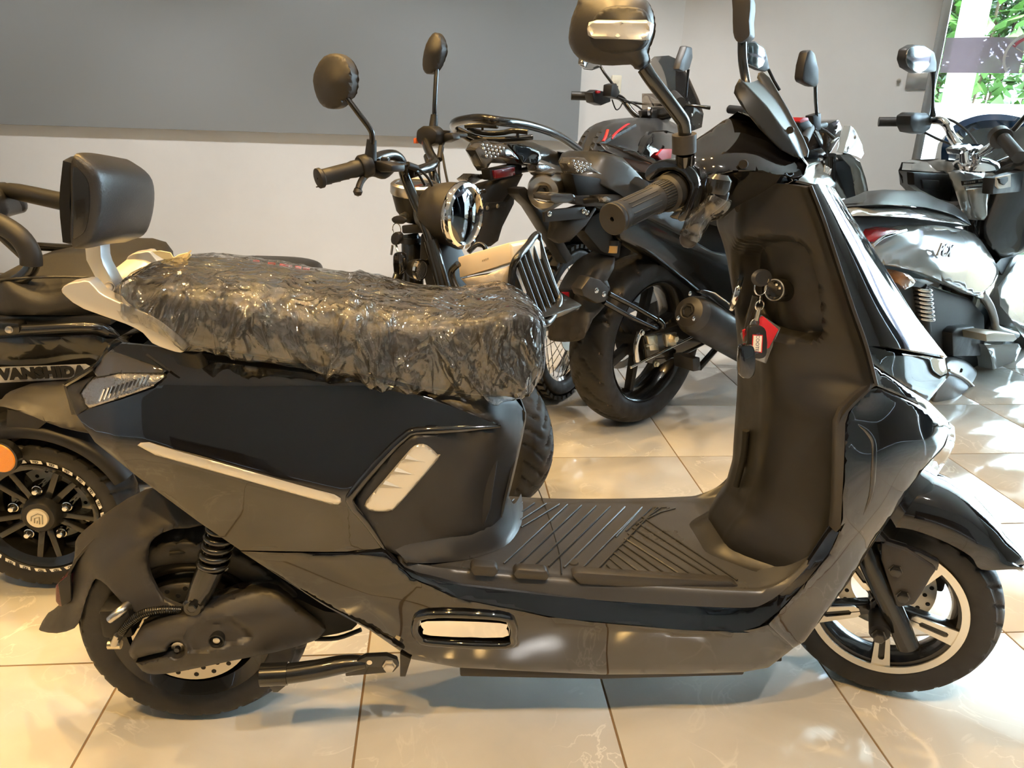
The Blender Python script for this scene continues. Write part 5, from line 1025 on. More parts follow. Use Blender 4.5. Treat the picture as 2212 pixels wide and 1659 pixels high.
prism('switch_button', [(893, 299), (898, 298), (898, 310), (893, 310)], R, .15, .18, mat('orange_button', (.7, .15, .04), .4), rt, bevel=.001)
prism('far_lever_mount', [(938, 288), (975, 287), (980, 300), (960, 308), (940, 305)], R, .18, .21, SATIN, rt, bevel=.004)
tube('far_master_knob', [rr(964, 298, .19), rr(965, 282, .19)], .010, SATIN, rt, 12, 0); tube('far_lever', [rr(975, 292, .2), rr(990, 292, .24), rr(1006, 292, .28)], [.006, .007, .006], SATIN2, rt, 10, 0)
for cb in (((848, 362, -.15), (880, 356, -.1), (905, 366, -.06), (925, 385, -.04), (935, 405, -.03)), ((842, 355, -.16), (870, 352, -.1), (900, 372, -.05), (918, 400, -.03)), ((960, 305, .19), (952, 325, .16), (948, 360, .12), (950, 395, .08)), ((950, 308, .19), (955, 330, .15), (962, 370, .1), (968, 398, .06)), ((925, 318, .16), (935, 345, .12), (940, 395, .08))): tube('cable', [rr(*q) for q in cb], .0032, DARK, rt, 7, 4)
for cb in (((880, 356, -.1), (900, 363, -.07)), ((953, 318, .165), (949, 345, .13))):
    tube('cable_wrap', [rr(*q) for q in cb], .0075, DARK, rt, 8, 0)
# speedometer bowl
sc_ = rr(897, 415, -.01); sax = np.array([.02, -.12, 1.])
lathe('speedometer_bowl', [(0, -.075), (.025, -.07), (.045, -.045), (.054, -.01), (.056, 0), (0, 0)], sc_, sax, SATIN, rt, 40); lathe('speedometer_bezel', [(.057, -.004), (.059, 0), (.058, .018), (.052, .023), (.048, .021), (.048, .0)], sc_, sax, STEEL, rt, 40, True, label='brushed steel speedometer bezel'); lathe('speedometer_glass', [(0, .019), (.049, .019), (.049, .015), (0, .015)], sc_, sax, SMOKE, rt, 36)
# headlight
hc = rr(1000, 466, .0); hax = R.d*.985+np.array([.10, .06, -.02])
lathe('headlight_shell', [(0, -.125), (.020, -.122), (.045, -.108), (.064, -.08), (.072, -.04), (.074, -.005), (0, -.005)], hc, hax, SATIN2, rt, 44, label='matte black headlight shell')
lathe('headlight_rim', [(.072, -.012), (.077, -.006), (.078, .002), (.074, .010), (.066, .012), (.062, .006), (.062, -.006)], hc, hax, CHROME, rt, 48, True, label='chrome headlight rim'); lathe('headlight_reflector', [(0, -.02), (.03, -.016), (.062, -.001), (.062, -.006), (.03, -.024), (0, -.03)], hc, hax, LAMPI, rt, 40); lathe('headlight_lens', [(0, .012), (.03, .010), (.062, .003), (.062, .001), (.03, .008), (0, .010)], hc, hax, MATS['clear_lamp_plastic'], rt, 40)
prism('fork_clamp', [(866, 487), (915, 486), (916, 504), (868, 505)], R, -.06, .03, SATIN, rt, bevel=.004)
tube('steering_head', [rr(886, 505, -.02), rr(890, 530, -.02), rr(893, 640, -.02)], [.020, .026, .026], MBLACK, rt, 18, 0); tube('lock_collar', [rr(886, 512, -.02), rr(886, 524, -.02)], .029, SATIN, rt, 18, 0)
tube('fork_leg', [rr(930, 500, .04), rr(985, 660, .04), rr(1085, 985, .04)], .017, MBLACK, rt, 12, 0); tube('fork_leg', [rr(930, 520, -.07), rr(965, 650, -.07), rr(1050, 960, -.07)], .017, MBLACK, rt, 12, 0)
prism('fork_shield', [(908, 505), (922, 500), (950, 560), (962, 640), (930, 660), (905, 560)], R, -.05, .04, SATIN, rt, bevel=.005)
tube('frame_brace', [rr(872, 560, -.08), rr(845, 640, -.14)], .012, MBLACK, rt, 10, 0)
tc = rr(908, 583, -.10); lathe('turn_signal', [(0, -.035), (.014, -.033), (.022, -.02), (.024, 0), (0, 0)], tc, hax, SATIN, rt, 24); lathe('turn_signal_lens', [(0, .004), (.018, .004), (.0235, .002), (.0235, -.003), (0, -.003)], tc, hax, LAMPI, rt, 24); lathe('turn_signal_rim', [(.0205, .004), (.0245, .003), (.0245, -.004), (.0205, -.003)], tc, hax, CHROME, rt, 24, True)
tube('turn_signal_stalk', [tc-hax*.02, rr(925, 565, -.05)], .008, MBLACK, rt, 8, 0)
tube('damper_cap', [rr(813, 594, -.2), rr(813, 603, -.2)], .013, CHROME, rt, 16, 0); tube('damper_body', [rr(813, 602, -.2), rr(815, 640, -.2)], .011, DARK, rt, 12, 0)
# front carrier
def cr_(u, v, w=0.): return R.at(u, v, w)
tube('carrier_frame', [cr_(*q) for q in ((1100, 690, -.07), (1104, 620, -.07), (1108, 578, -.065), (1118, 556, -.06), (1140, 530, .0), (1155, 510, .05), (1162, 508, .06), (1164, 522, .06), (1180, 575, .06), (1200, 630, .06), (1208, 642, .06), (1206, 660, .04), (1190, 690, -.02), (1178, 698, -.05), (1165, 694, -.06))], .0085, MBLACK, rt, 10, 4)
for k in range(5):
    t = k/4; tube('carrier_bar', [cr_(1118+40*t, 560-42*t, -.055+.11*t), cr_(1140+38*t, 620-45*t, -.055+.11*t), cr_(1166+38*t, 690-48*t, -.055+.11*t)], .0065, MBLACK, rt, 8, 3)
tube('carrier_frame', [cr_(*q) for q in ((1012, 545, .1), (1030, 528, .12), (1046, 532, .13), (1050, 545, .13))], .007, MBLACK, rt, 8, 4); tube('carrier_frame', [cr_(*q) for q in ((990, 570, -.08), (976, 585, -.08), (978, 605, -.08), (995, 640, -.08))], .008, MBLACK, rt, 8, 4)
relief('carrier_plate', [(1106, 600), (1112, 590), (1132, 640), (1140, 670), (1130, 690), (1102, 690)], [(1106, 600, -.05), (1140, 670, -.03), (1102, 690, -.06)], R, SATIN, rt, thick=.004, step=12, smooth=0, rnd=None, holes=[[(1112, 655), (1120, 638), (1124, 642), (1116, 659)], [(1124, 668), (1132, 650), (1136, 654), (1128, 672)]])
prism('carrier_shelf', [(985, 640), (1090, 645), (1160, 690), (1150, 705), (980, 690)], R, -.08, .10, MBLACK, rt, bevel=.003)
# items in the carrier and keys
bx = thing('carton', rr(1045, 630, 0), 'small cream cardboard carton standing in the front carrier', 'box')
prism('carton_body', [(989, 556), (1100, 524), (1104, 566), (993, 600)], R, -.055, .05, CARTON, bx, bevel=.002); prism('carton_side', [(1100, 524), (1108, 532), (1112, 572), (1104, 566)], R, -.05, .05, PAPER, bx, bevel=.001)
for k_ in range(4): x_ = 1041+k_*3.6; y_ = 563.5-k_*1.4; prism('print_smudge', [(x_, y_-1.6), (x_+2.6, y_-2.6), (x_+2.8, y_+1.2), (x_+.3, y_+2.2)], R, -.0558, -.0550, mat('faint_print', (.42, .34, .25), .7), bx, bevel=0)
bg = relief('paper_wrap', [(995, 602), (1050, 594), (1100, 574), (1098, 600), (1085, 640), (1040, 640), (1015, 622)], [(995, 602, -.05), (1100, 574, -.05), (1040, 640, -.04), (1050, 610, -.062)], R, mat('pale_wrapping', (.70, .64, .58), .7, bump=(60, .5, .006)), None, thick=.08, step=10, smooth=0, rnd=(5, .004)); tag(bg, 'crumpled pale wrapping paper below the carton in the carrier', 'wrapping')
bl = relief('paper_strip', [(1112, 592), (1120, 598), (1140, 640), (1155, 680), (1140, 684), (1130, 650), (1112, 615)], [(1112, 592, -.02), (1155, 680, .0), (1130, 640, -.02)], R, PAPER, None, thick=.004, step=10, smooth=0, rnd=None); tag(bl, 'strip of white paper stuck behind the carrier bars', 'paper')
rk = thing('retro_keys', rr(857, 600, -.15), 'key ring with key and black fobs hanging under the speedometer', 'keys')
tube('lock_barrel', [rr(868, 470, -.10), rr(876, 466, -.08)], .009, ZINC, rk, 14, 0)
prism('key_head', [(845, 472), (856, 466), (870, 468), (876, 476), (868, 484), (850, 482)], R, -.115, -.108, GRIPR, rk, bevel=.002, smooth=2)
x_, y_, _ = basis(R.n); tube('key_ring', [rr(857, 495, -.115)+.013*(x_*cos(t)+y_*sin(t)) for t in np.linspace(0, 2*pi, 21)[:-1]], .0012, CHROME, rk, 6, 0, closed=True)
prism('fob', [(844, 510), (852, 501), (862, 505), (862, 520), (853, 530), (844, 525)], R, -.13, -.115, SATIN, rk, bevel=.004, smooth=2); prism('fob', [(848, 552), (856, 545), (866, 548), (870, 565), (868, 585), (858, 595), (849, 588)], R, -.14, -.125, GLOSS, rk, bevel=.004, smooth=2); prism('fob', [(866, 545), (874, 548), (876, 575), (870, 585), (866, 570)], R, -.125, -.115, SATIN, rk, bevel=.003)
tube('chain', [rr(855, 527, -.12), rr(858, 540, -.125), rr(860, 548, -.125)], .003, CHROME, rk, 6, 0); tube('key_blade', [rr(848, 530, -.12), rr(845, 550, -.12)], .003, STEEL, rk, 6, 0)
# ================================================================== motorcycles at the back
def spoked_wheel(c, pl, R_, hw, rr_, parent, n=36):
    x, y, a = basis(pl.n)
    tyre('rear_tyre', c, pl.n, R_-.010, hw, rr_, RUBBER, parent, n=120)
    J = []
    for k in range(44):      # tread knobs
        for s, r0 in ((-.55, R_-.018), (0, R_-.012), (.55, R_-.018)):
            t = 2*pi*(k+(.5 if s == 0 else 0))/44; d_ = x*cos(t)+y*sin(t); e_ = -x*sin(t)+y*cos(t); cc = c+a*(s*hw*1.25)+d_*r0
            V = [cc+e_*ex*.012+a*ea*hw*.24+d_*ed for ex in (-1, 1) for ea in (-1, 1) for ed in (0, .014)]
            J.append((V, [(0, 1, 3, 2), (4, 6, 7, 5), (0, 4, 5, 1), (2, 3, 7, 6), (0, 2, 6, 4), (1, 5, 7, 3)]))
    o = joined('tread_knobs', J, RUBBER, parent); o['kind'] = 'stuff'
    lathe('chrome_rim', [(rr_-.012, -hw*.5), (rr_+.006, -hw*.62), (rr_+.008, -hw*.5), (rr_-.004, 0), (rr_+.008, hw*.5), (rr_+.006, hw*.62), (rr_-.012, hw*.5), (rr_-.018, 0)], c, pl.n, CHROME, parent, 56, True)
    lathe('hub', [(0, -.06), (.03, -.06), (.045, -.05), (.03, -.03), (.03, .03), (.045, .05), (.03, .06), (0, .06)], c, pl.n, SATIN, parent, 28)
    for k in range(n):
        t = 2*pi*k/n; t2 = t+(.35 if k % 2 else -.35); s = 1 if k % 4 < 2 else -1
        tube('wire_spoke', [c+.044*(x*cos(t2)+y*sin(t2))+a*s*.05, c+(rr_-.012)*(x*cos(t)+y*sin(t))], .0017, CHROME, parent, 5, 0)
# ---------------------------------------------------------------- trail bike with luggage rack
A = PL(.46, 2.79, 56)
ba = thing('trail_motorcycle', A.pt(.55, 0, 0), 'dark trail motorcycle with luggage rack, wire-spoked wheels and smoked windscreen', 'motorcycle')
AC = A.pt(0, 0, .30); spoked_wheel(AC, A, .30, .055, .225, ba)
ring('brake_disc', AC, A.n, .06, .105, -.05, -.046, DISCM, ba)
AF = A.pt(1.28, 0, .31); tyre('front_tyre', AF, A.n, .31, .05, .245, RUBBER, ba, n=80); lathe('front_rim', [(.235, -.03), (.25, -.035), (.25, .035), (.235, .03)], AF, A.n, CHROME, ba, 40, True); lathe('front_hub', [(0, -.05), (.04, -.05), (.04, .05), (0, .05)], AF, A.n, SATIN, ba, 20)
for k in range(12): t = 2*pi*k/12; tube('wire_spoke', [AF, AF+.24*(A.d*cos(t)+np.array([0, 0, sin(t)]))], .002, CHROME, ba, 5, 0)
for s in (-1, 1): tube('fork_leg', [A.pt(1.28, s*.09, .31), A.pt(1.10, s*.09, .85)], .024, MBLACK, ba, 12, 0); tube('swingarm', [A.pt(0, s*.09, .30), A.pt(.45, s*.07, .36)], .022, MBLACK, ba, 10, 0)
wprism('engine', [A.pt(.42, -.11, .24), A.pt(.95, -.11, .22), A.pt(.98, -.11, .5), A.pt(.5, -.11, .56)], A.n*.22, SATIN, ba, bevel=.03)
wprism('frame_body', [A.pt(.15, -.06, .55), A.pt(.95, -.06, .5), A.pt(1.05, -.06, .78), A.pt(.6, -.06, .74), A.pt(-.2, -.06, .70)], A.n*.12, DARK, ba, bevel=.02)
def a_(u, v, w=0.): return A.at(u, v, w)
# rack
tube('luggage_rack', [a_(*q) for q in ((1250, 322, -.10), (1215, 298, -.11), (1180, 282, -.12), (1130, 268, -.12), (1080, 262, -.11), (1040, 256, -.06), (1010, 258, 0), (985, 264, .06), (980, 272, .10), (988, 282, .11), (1010, 296, .10), (1035, 308, .08))], .0125, MBLACK, ba, 12, 5, label='black tubular luggage rack')
for q in (((1012, 276, .06), (1030, 284, .05), (1060, 288, .02), (1090, 286, -.02)), ((990, 280, .10), (1040, 300, .04), (1100, 300, -.03), (1150, 296, -.08)), ((1090, 286, -.02), (1110, 282, -.05), (1140, 285, -.09)), ((1005, 272, .07), (1040, 270, .02), (1075, 272, -.03))): tube('rack_rail', [a_(*p_) for p_ in q], .008, MBLACK, ba, 8, 4)
tube('rack_post', [a_(1042, 282, .03), a_(1043, 268, .03)], .004, MBLACK, ba, 8, 0); tube('rack_post', [a_(1118, 300, -.05), a_(1118, 286, -.05)], .005, MBLACK, ba, 8, 0); tube('rack_post', [a_(1032, 302, .08), a_(1034, 322, .06)], .007, MBLACK, ba, 8, 0)
# tail
relief('tail_cowl', [(1025, 325), (1036, 305), (1060, 296), (1110, 300), (1150, 306), (1180, 318), (1240, 345), (1255, 360), (1245, 378), (1170, 345), (1150, 362), (1130, 356), (1060, 352), (1050, 370), (1042, 358)], [(1025, 325, -.02), (1060, 296, .03), (1110, 300, -.02), (1150, 306, -.05), (1255, 360, -.10), (1245, 378, -.11), (1150, 362, -.09), (1050, 370, -.02), (1100, 330, -.05)], A, FLINE, ba, thick=.03, step=12, smooth=0, rnd=(6, .006))
relief('tail_lamp', [(1027, 325), (1036, 309), (1068, 305), (1094, 310), (1122, 345), (1098, 340), (1072, 336), (1052, 364), (1044, 358)], [(1027, 325, -.06), (1068, 305, -.06), (1122, 345, -.11), (1052, 364, -.07), (1080, 325, -.10)], A, SMOKE, ba, thick=.03, step=9, smooth=0, rnd=(4, .003), label='smoked tail lamp with clear beads')
J = []
for i in range(4):
    for j in range(6-i):
        u, v = 1042+j*9+i*3, 313+i*8+j*1.5; lathe('', [(0, -.004), (.004, -.002), (.004, .002), (0, .002)], a_(u, v, -.112), A.n, None, None, 8, join=J)
joined('lamp_beads', J, CHROME, ba)
relief('tail_side', [(1100, 312), (1128, 310), (1165, 326), (1170, 340), (1160, 357), (1130, 352)], [(1100, 312, -.09), (1165, 326, -.12), (1160, 357, -.13), (1130, 352, -.11)], A, GLOSS, ba, thick=.02, step=10, smooth=0, rnd=(4, .003))
prism('plate_reflector_mount', [(1058, 367), (1122, 353), (1128, 357), (1128, 380), (1062, 390)], A, -.06, -.03, DARK, ba, bevel=.003)
prism('red_reflector', [(1068, 368), (1112, 361), (1113, 379), (1071, 386)], A, -.068, -.058, REDR, ba, bevel=.001)
for pts, w in (([(1005, 388), (1020, 376), (1035, 376), (1038, 388), (1025, 397), (1012, 394)], .02), ([(1158, 357), (1170, 354), (1185, 357), (1194, 364), (1182, 374), (1166, 377), (1159, 370)], -.12)):
    relief('turn_signal', pts, [(p_[0], p_[1], w) for p_ in pts[::2]]+[(np.mean([p_[0] for p_ in pts]), np.mean([p_[1] for p_ in pts]), w-.006)], A, LAMPI, ba, thick=.03, step=6, smooth=0, rnd=(3, .003))
tube('signal_stalk', [a_(1036, 382, .03), a_(1062, 380, .0)], .008, SATIN, ba, 8, 0); tube('signal_stalk', [a_(1125, 368, -.05), a_(1160, 363, -.10)], .008, SATIN, ba, 8, 0)
relief('plate_hanger', [(1045, 396), (1115, 378), (1130, 376), (1112, 412), (1110, 440), (1085, 490), (1076, 520), (1060, 532), (1040, 535), (1010, 520), (1020, 470), (1024, 405)], [(1045, 396, -.02), (1130, 376, -.08), (1110, 440, -.05), (1076, 520, -.02), (1010, 520, .02), (1060, 450, -.04)], A, SATIN2, ba, thick=.02, step=12, smooth=0, rnd=(5, .004), holes=[[(1085, 438), (1098, 418), (1102, 416), (1096, 430)]], label='dark plastic plate hanger')
prism('plate_bracket', [(1028, 446), (1052, 446), (1056, 438), (1092, 436), (1094, 446), (1060, 450), (1058, 458), (1028, 458)], A, -.065, -.055, SATIN, ba, bevel=.001); disc_bolt('plate_bolt', a_(1052, 449, -.066), -A.n, .005, .004, ZINC, ba, False); disc_bolt('plate_bolt', a_(1074, 445, -.066), -A.n, .005, .004, ZINC, ba, False)
prism('hanger_lamp', [(1028, 412), (1050, 408), (1052, 418), (1030, 420)], A, -.06, -.03, SMOKE, ba, bevel=.002)
# muffler
mc, mb = a_(1172, 416, -.17), a_(1225, 400, -.17); mx_ = mb-mc
lathe('muffler_tip', [(.020, .006), (.030, 0), (.046, .004), (.056, .03), (.056, .11), (0, .11)], mc, mx_+np.array([.0, .5, 0])*np.linalg.norm(mx_), STEEL, ba, 40, label='brushed steel muffler tip'); lathe('muffler_bore', [(0, .012), (.021, .010), (.021, .003), (.016, .002), (.016, .006), (0, .006)], mc, mx_+np.array([.0, .5, 0])*np.linalg.norm(mx_), DARK, ba, 6)
prism('muffler_shield', [(1190, 376), (1205, 372), (1228, 374), (1235, 390), (1260, 412), (1225, 420), (1215, 395), (1192, 380)], A, -.19, -.12, SATIN2, ba, bevel=.006)
prism('swingarm_guard', [(1120, 408), (1135, 404), (1165, 430), (1240, 560), (1225, 570), (1150, 448), (1122, 420)], A, -.12, -.08, SATIN, ba, bevel=.004)
# seat and tank
tank = [(1272, 328), (1282, 298), (1300, 276), (1330, 262), (1370, 256), (1400, 255), (1440, 258), (1470, 275), (1500, 300), (1500, 380), (1420, 370), (1340, 335), (1290, 335)]
relief('fuel_tank', tank, [(1272, 328, -.05), (1300, 276, -.04), (1370, 256, .0), (1440, 258, -.02), (1500, 300, -.10), (1500, 380, -.16), (1420, 370, -.15), (1340, 335, -.12), (1360, 300, -.09), (1420, 310, -.15)], A, FLINE, ba, thick=.05, step=14, smooth=2, rnd=(8, .012), label='graphite fuel tank with red stripes')
for q in (((1303, 305), (1308, 296), (1313, 280)), ((1320, 300), (1332, 286), (1350, 272), (1358, 268))): tube('tank_stripe', [a_(u, v, -.098) for u, v in q], .006, REDP, ba, 6, 3, flat=.5)
for k in range(7): u, v = 1296+k*11, 310-k*6; prism('tank_pad', [(u, v), (u+12, v-7), (u+14, v-1), (u+3, v+6)], A, -.10, -.085, GREYVINYL, ba, bevel=.001)
relief('tank_shroud', [(1385, 330), (1400, 300), (1412, 285), (1440, 282), (1500, 300), (1500, 400), (1420, 360)], [(1385, 330, -.16), (1412, 285, -.14), (1500, 300, -.16), (1500, 400, -.2), (1440, 330, -.19)], A, GLOSS, ba, thick=.03, step=12, smooth=0, rnd=(6, .005)); prism('shroud_badge', [(1420, 335), (1432, 322), (1452, 322), (1450, 342), (1430, 346)], A, -.20, -.19, REDP, ba, bevel=.002)
relief('tail_fin', [(1303, 310), (1320, 312), (1370, 326), (1412, 342), (1424, 356), (1405, 352), (1350, 340), (1318, 326)], [(1303, 310, -.20), (1424, 356, -.24), (1360, 330, -.225)], A, WHITEP, ba, thick=.015, step=9, smooth=0, rnd=(3, .003), label='white side fin')
relief('side_cover', [(1305, 328), (1345, 340), (1405, 354), (1440, 352), (1440, 380), (1390, 372), (1340, 345)], [(1305, 328, -.18), (1440, 380, -.22), (1390, 355, -.21)], A, BROWNL, ba, thick=.02, step=10, smooth=0, rnd=(3, .002)); relief('tail_fin', [(1208, 327), (1222, 329), (1240, 340), (1255, 352), (1240, 352), (1218, 340)], [(1208, 327, -.10), (1255, 352, -.13), (1230, 338, -.12)], A, WHITEP, ba, thick=.01, step=7, smooth=0, rnd=None)
net('seat', [[A.pt(x_, -h_, z_-.06), A.pt(x_, -h_*1.02, z_-.02), A.pt(x_, -h_*.6, z_), A.pt(x_, 0, z_+.006), A.pt(x_, h_*.6, z_), A.pt(x_, h_*1.02, z_-.02), A.pt(x_, h_, z_-.06)] for x_, h_, z_ in ((-.05, .09, .80), (.15, .13, .79), (.35, .13, .765), (.55, .10, .76), (.66, .07, .78))], A, LEATH, ba, 4, 3, world=True, thick=.02)
wprism('tank_core', [A.pt(.60, -.07, .66), A.pt(1.0, -.07, .62), A.pt(1.0, -.07, .80), A.pt(.70, -.07, .82)], A.n*.14, DARK, ba, bevel=.03)
# handlebar, windscreen, mirrors
tube('handlebar', [a_(*q) for q in ((1290, 206, .22), (1330, 208, .19), (1346, 216, .17), (1358, 232, .14), (1375, 250, .10), (1400, 255, .05), (1445, 250, -.05), (1470, 235, -.10), (1490, 225, -.14))], .013, MBLACK, ba, 12, 4); tube('cross_brace', [a_(1348, 220, .16), a_(1410, 226, .05), a_(1470, 228, -.1)], .006, MBLACK, ba, 8, 0)
tube('grip', [a_(1234, 207, .32), a_(1290, 208, .22)], .018, GRIPR, ba, 16, 0); prism('switch_cluster', [(1280, 200), (1290, 194), (1318, 200), (1320, 220), (1300, 228), (1284, 222)], A, .19, .23, SATIN, ba, bevel=.005); prism('kill_switch', [(1290, 196), (1297, 196), (1297, 201), (1291, 202)], A, .18, .19, REDP, ba, bevel=.001)
prism('mirror_mount', [(1322, 183), (1332, 180), (1340, 200), (1332, 212), (1320, 208)], A, .14, .18, SATIN, ba, bevel=.004); tube('mirror_stem', [a_(1298, 145, .22), a_(1305, 157, .20), a_(1326, 185, .16)], .006, MBLACK, ba, 8, 0)
prism('mirror_glass', [(1258, 138), (1268, 148), (1280, 150), (1296, 144), (1300, 120), (1262, 120)], A, .22, .24, mat('mirror_glass', (.42, .41, .39), .12, metal=1.), ba, bevel=.001); prism('mirror_back', [(1255, 136), (1267, 150), (1281, 152), (1300, 145), (1304, 118), (1258, 118)], A, .24, .255, SATIN, ba, bevel=.004)
tube('grip', [a_(1455, 206, -.16), a_(1470, 222, -.26)], .020, GRIPR, ba, 16, 0); tube('clutch_lever', [a_(1480, 228, -.2), a_(1510, 230, -.26), a_(1534, 233, -.30)], [.007, .006, .008], MBLACK, ba, 8, 0); tube('cable', [a_(*q) for q in ((1335, 210, .16), (1370, 225, .1), (1390, 240, .06), (1400, 252, .05))], .004, DARK, ba, 6, 3); tube('cable', [a_(*q) for q in ((1322, 215, .18), (1330, 236, .17), (1338, 234, .17), (1345, 222, .16))], .003, DARK, ba, 6, 3)
relief('windscreen', [(1388, 202), (1430, 202), (1408, 170), (1400, 135), (1415, 122), (1445, 120), (1468, 130), (1490, 170), (1510, 215), (1520, 245), (1516, 275), (1490, 285), (1460, 240), (1440, 248), (1388, 250)], [(1388, 202, .08), (1400, 135, .06), (1445, 120, .0), (1490, 170, -.08), (1518, 250, -.15), (1490, 285, -.15), (1388, 250, .08), (1440, 210, -.04)], A.off(.0), thin('smoked_screen', (.62, .58, .54), .04, .03, .06, (.25, .22, .2)), ba, thick=.003, step=11, smooth=0, rnd=None, label='smoked windscreen')
for u, v in ((1494, 248), (1509, 270)): disc_bolt('screen_screw', a_(u, v, -.155), -A.n, .006, .004, CHROME, ba, False)
prism('mirror', [(1468, 150), (1473, 130), (1484, 99), (1496, 102), (1497, 125), (1490, 150), (1478, 155)], A, -.20, -.17, SATIN2, ba, bevel=.006); tube('mirror_stem', [a_(1487, 150, -.18), a_(1484, 175, -.18), a_(1481, 210, -.18)], .006, MBLACK, ba, 8, 0)
prism('instrument', [(1405, 240), (1440, 232), (1455, 250), (1440, 270), (1410, 262)], A, .0, .06, SATIN, ba, bevel=.006); lathe('ignition_cap', [(0, -.01), (.018, -.01), (.02, 0), (0, .0)], a_(1402, 240, .0), A.n, CHROME, ba, 18)
# ---------------------------------------------------------------- silver naked bike, broad rear tyre
B = PL(.70, 2.55, 38)
bb = thing('street_motorcycle', B.pt(.6, 0, 0), 'silver and black street motorcycle with broad rear tyre and hugger fender', 'motorcycle')
BC = B.pt(0, 0, .302)
tyre('rear_tyre', BC, B.n, .302, .078, .212, RUBBER, bb, (17, 1.1, .006, .10), n=340)
for s in (-1, 1): lathe('tyre_pinstripe', [(.2825, s*.0625), (.2838, s*.0618), (.2843, s*.0608), (.2832, s*.0610)], BC, B.n, mat('brown_pinstripe', (.22, .15, .10), .7), bb, 90, True)
lathe('rear_rim', [(.205, -.060), (.214, -.066), (.216, -.060), (.198, -.045), (.190, -.01), (.190, .01), (.198, .045), (.216, .06), (.205, .06), (.182, .01), (.182, -.01)], BC, B.n, MBLACK, bb, 64, True)
for k in range(6):
    t = radians(20+60*k); d_ = B.d*cos(t)+np.array([0, 0, sin(t)]); e_ = np.cross(d_, B.n)
    wprism('wheel_spoke', [BC+d_*.03+e_*.016-B.n*.012, BC+d_*.19+e_*(.020 if k % 2 else .011)-B.n*.018, BC+d_*.19-e_*.011-B.n*.018, BC+d_*.03-e_*.016-B.n*.012], B.n*.03, SATIN, bb, bevel=.004)
lathe('hub', [(0, -.07), (.05, -.07), (.065, -.055), (.065, .05), (0, .06)], BC, B.n, SATIN, bb, 36); ring('sprocket', BC, B.n, .10, .125, .060, .065, STEEL, bb, 48); ring('drum_edge', BC, B.n, .062, .068, -.074, -.068, STEEL, bb, 40)
BF = B.pt(1.25, 0, .295); tyre('front_tyre', BF, B.n, .295, .055, .215, RUBBER, bb, n=80); lathe('front_rim', [(0, -.03), (.06, -.03), (.20, -.03), (.215, -.04), (.215, .04), (.2, .03), (0, .03)], BF, B.n, MBLACK, bb, 40)
for s in (-1, 1): tube('fork_leg', [B.pt(1.25, s*.095, .295), B.pt(1.05, s*.095, .92)], .026, MBLACK, bb, 12, 0)
wprism('engine', [B.pt(.42, -.12, .2), B.pt(.92, -.12, .2), B.pt(.95, -.12, .52), B.pt(.5, -.12, .56)], B.n*.24, SATIN, bb, bevel=.03)
wprism('frame_body', [B.pt(.12, -.07, .58), B.pt(.9, -.07, .5), B.pt(1.0, -.07, .76), B.pt(.5, -.07, .74), B.pt(-.1, -.07, .72)], B.n*.14, DARK, bb, bevel=.02)
def b_(u, v, w=0.): return B.at(u, v, w)
HGB = [(1193, 732), (1198, 695), (1212, 635), (1230, 598), (1255, 565), (1290, 545), (1318, 542), (1328, 548), (1326, 580), (1312, 606), (1318, 622), (1306, 662), (1280, 690), (1262, 730), (1235, 738), (1205, 738)]
relief('hugger_fender', HGB, [(1193, 732, .02), (1212, 635, .04), (1255, 565, .04), (1290, 545, .0), (1326, 550, -.05), (1312, 606, -.09), (1306, 662, -.10), (1262, 730, -.10), (1235, 738, -.04), (1255, 640, -.05), (1290, 590, -.07)], B, SATIN2, bb, thick=.02, step=11, smooth=2, rnd=(6, .006), label='dark grey hugger fender with red reflector')
prism('red_reflector', [(1206, 632), (1230, 631), (1230, 651), (1208, 652)], B, -.035, -.02, REDR, bb, bevel=.001); prism('reflector_mount', [(1202, 628), (1246, 625), (1236, 655), (1206, 656)], B, -.025, .0, SATIN, bb, bevel=.002)
prism('hugger_bracket', [(1256, 625), (1276, 598), (1300, 606), (1318, 624), (1308, 652), (1290, 656), (1262, 640)], B, -.125, -.08, SATIN2, bb, bevel=.005)
for u, v in ((1288, 627), (1304, 635)): disc_bolt('bracket_bolt', b_(u, v, -.126), -B.n, .007, .005, CHROME, bb, False)
tube('hugger_strut', [b_(1315, 634, -.11), b_(1372, 664, -.11), b_(1420, 692, -.11)], .0085, MBLACK, bb, 10, 0); tube('hugger_strut', [b_(1304, 652, -.11), b_(1360, 684, -.11), b_(1418, 712, -.11)], .0085, MBLACK, bb, 10, 0); tube('strut_clamp', [b_(1418, 690, -.11), b_(1430, 700, -.11), b_(1428, 716, -.11)], .012, MBLACK, bb, 10, 2)
prism('swingarm', [(1392, 728), (1470, 700), (1560, 690), (1620, 690), (1620, 720), (1540, 735), (1470, 765), (1425, 790), (1400, 785)], B, -.13, -.09, MBLACK, bb, bevel=.006); tube('torque_rod', [b_(1362, 794, -.13), b_(1440, 755, -.13), b_(1520, 715, -.13)], .005, CHROME, bb, 8, 0); tube('torque_arm', [b_(1410, 775, -.12), b_(1470, 765, -.12), b_(1540, 728, -.12)], .011, MBLACK, bb, 10, 0)
prism('chain_adjuster', [(1398, 726), (1420, 724), (1424, 756), (1406, 758)], B, -.145, -.13, ZINC, bb, bevel=.003); prism('axle_plate', [(1438, 722), (1462, 718), (1462, 745), (1442, 750)], B, -.140, -.13, ZINC, bb, bevel=.002); disc_bolt('axle_nut', b_(1450, 730, -.14), -B.n, .013, .022, ZINC, bb)
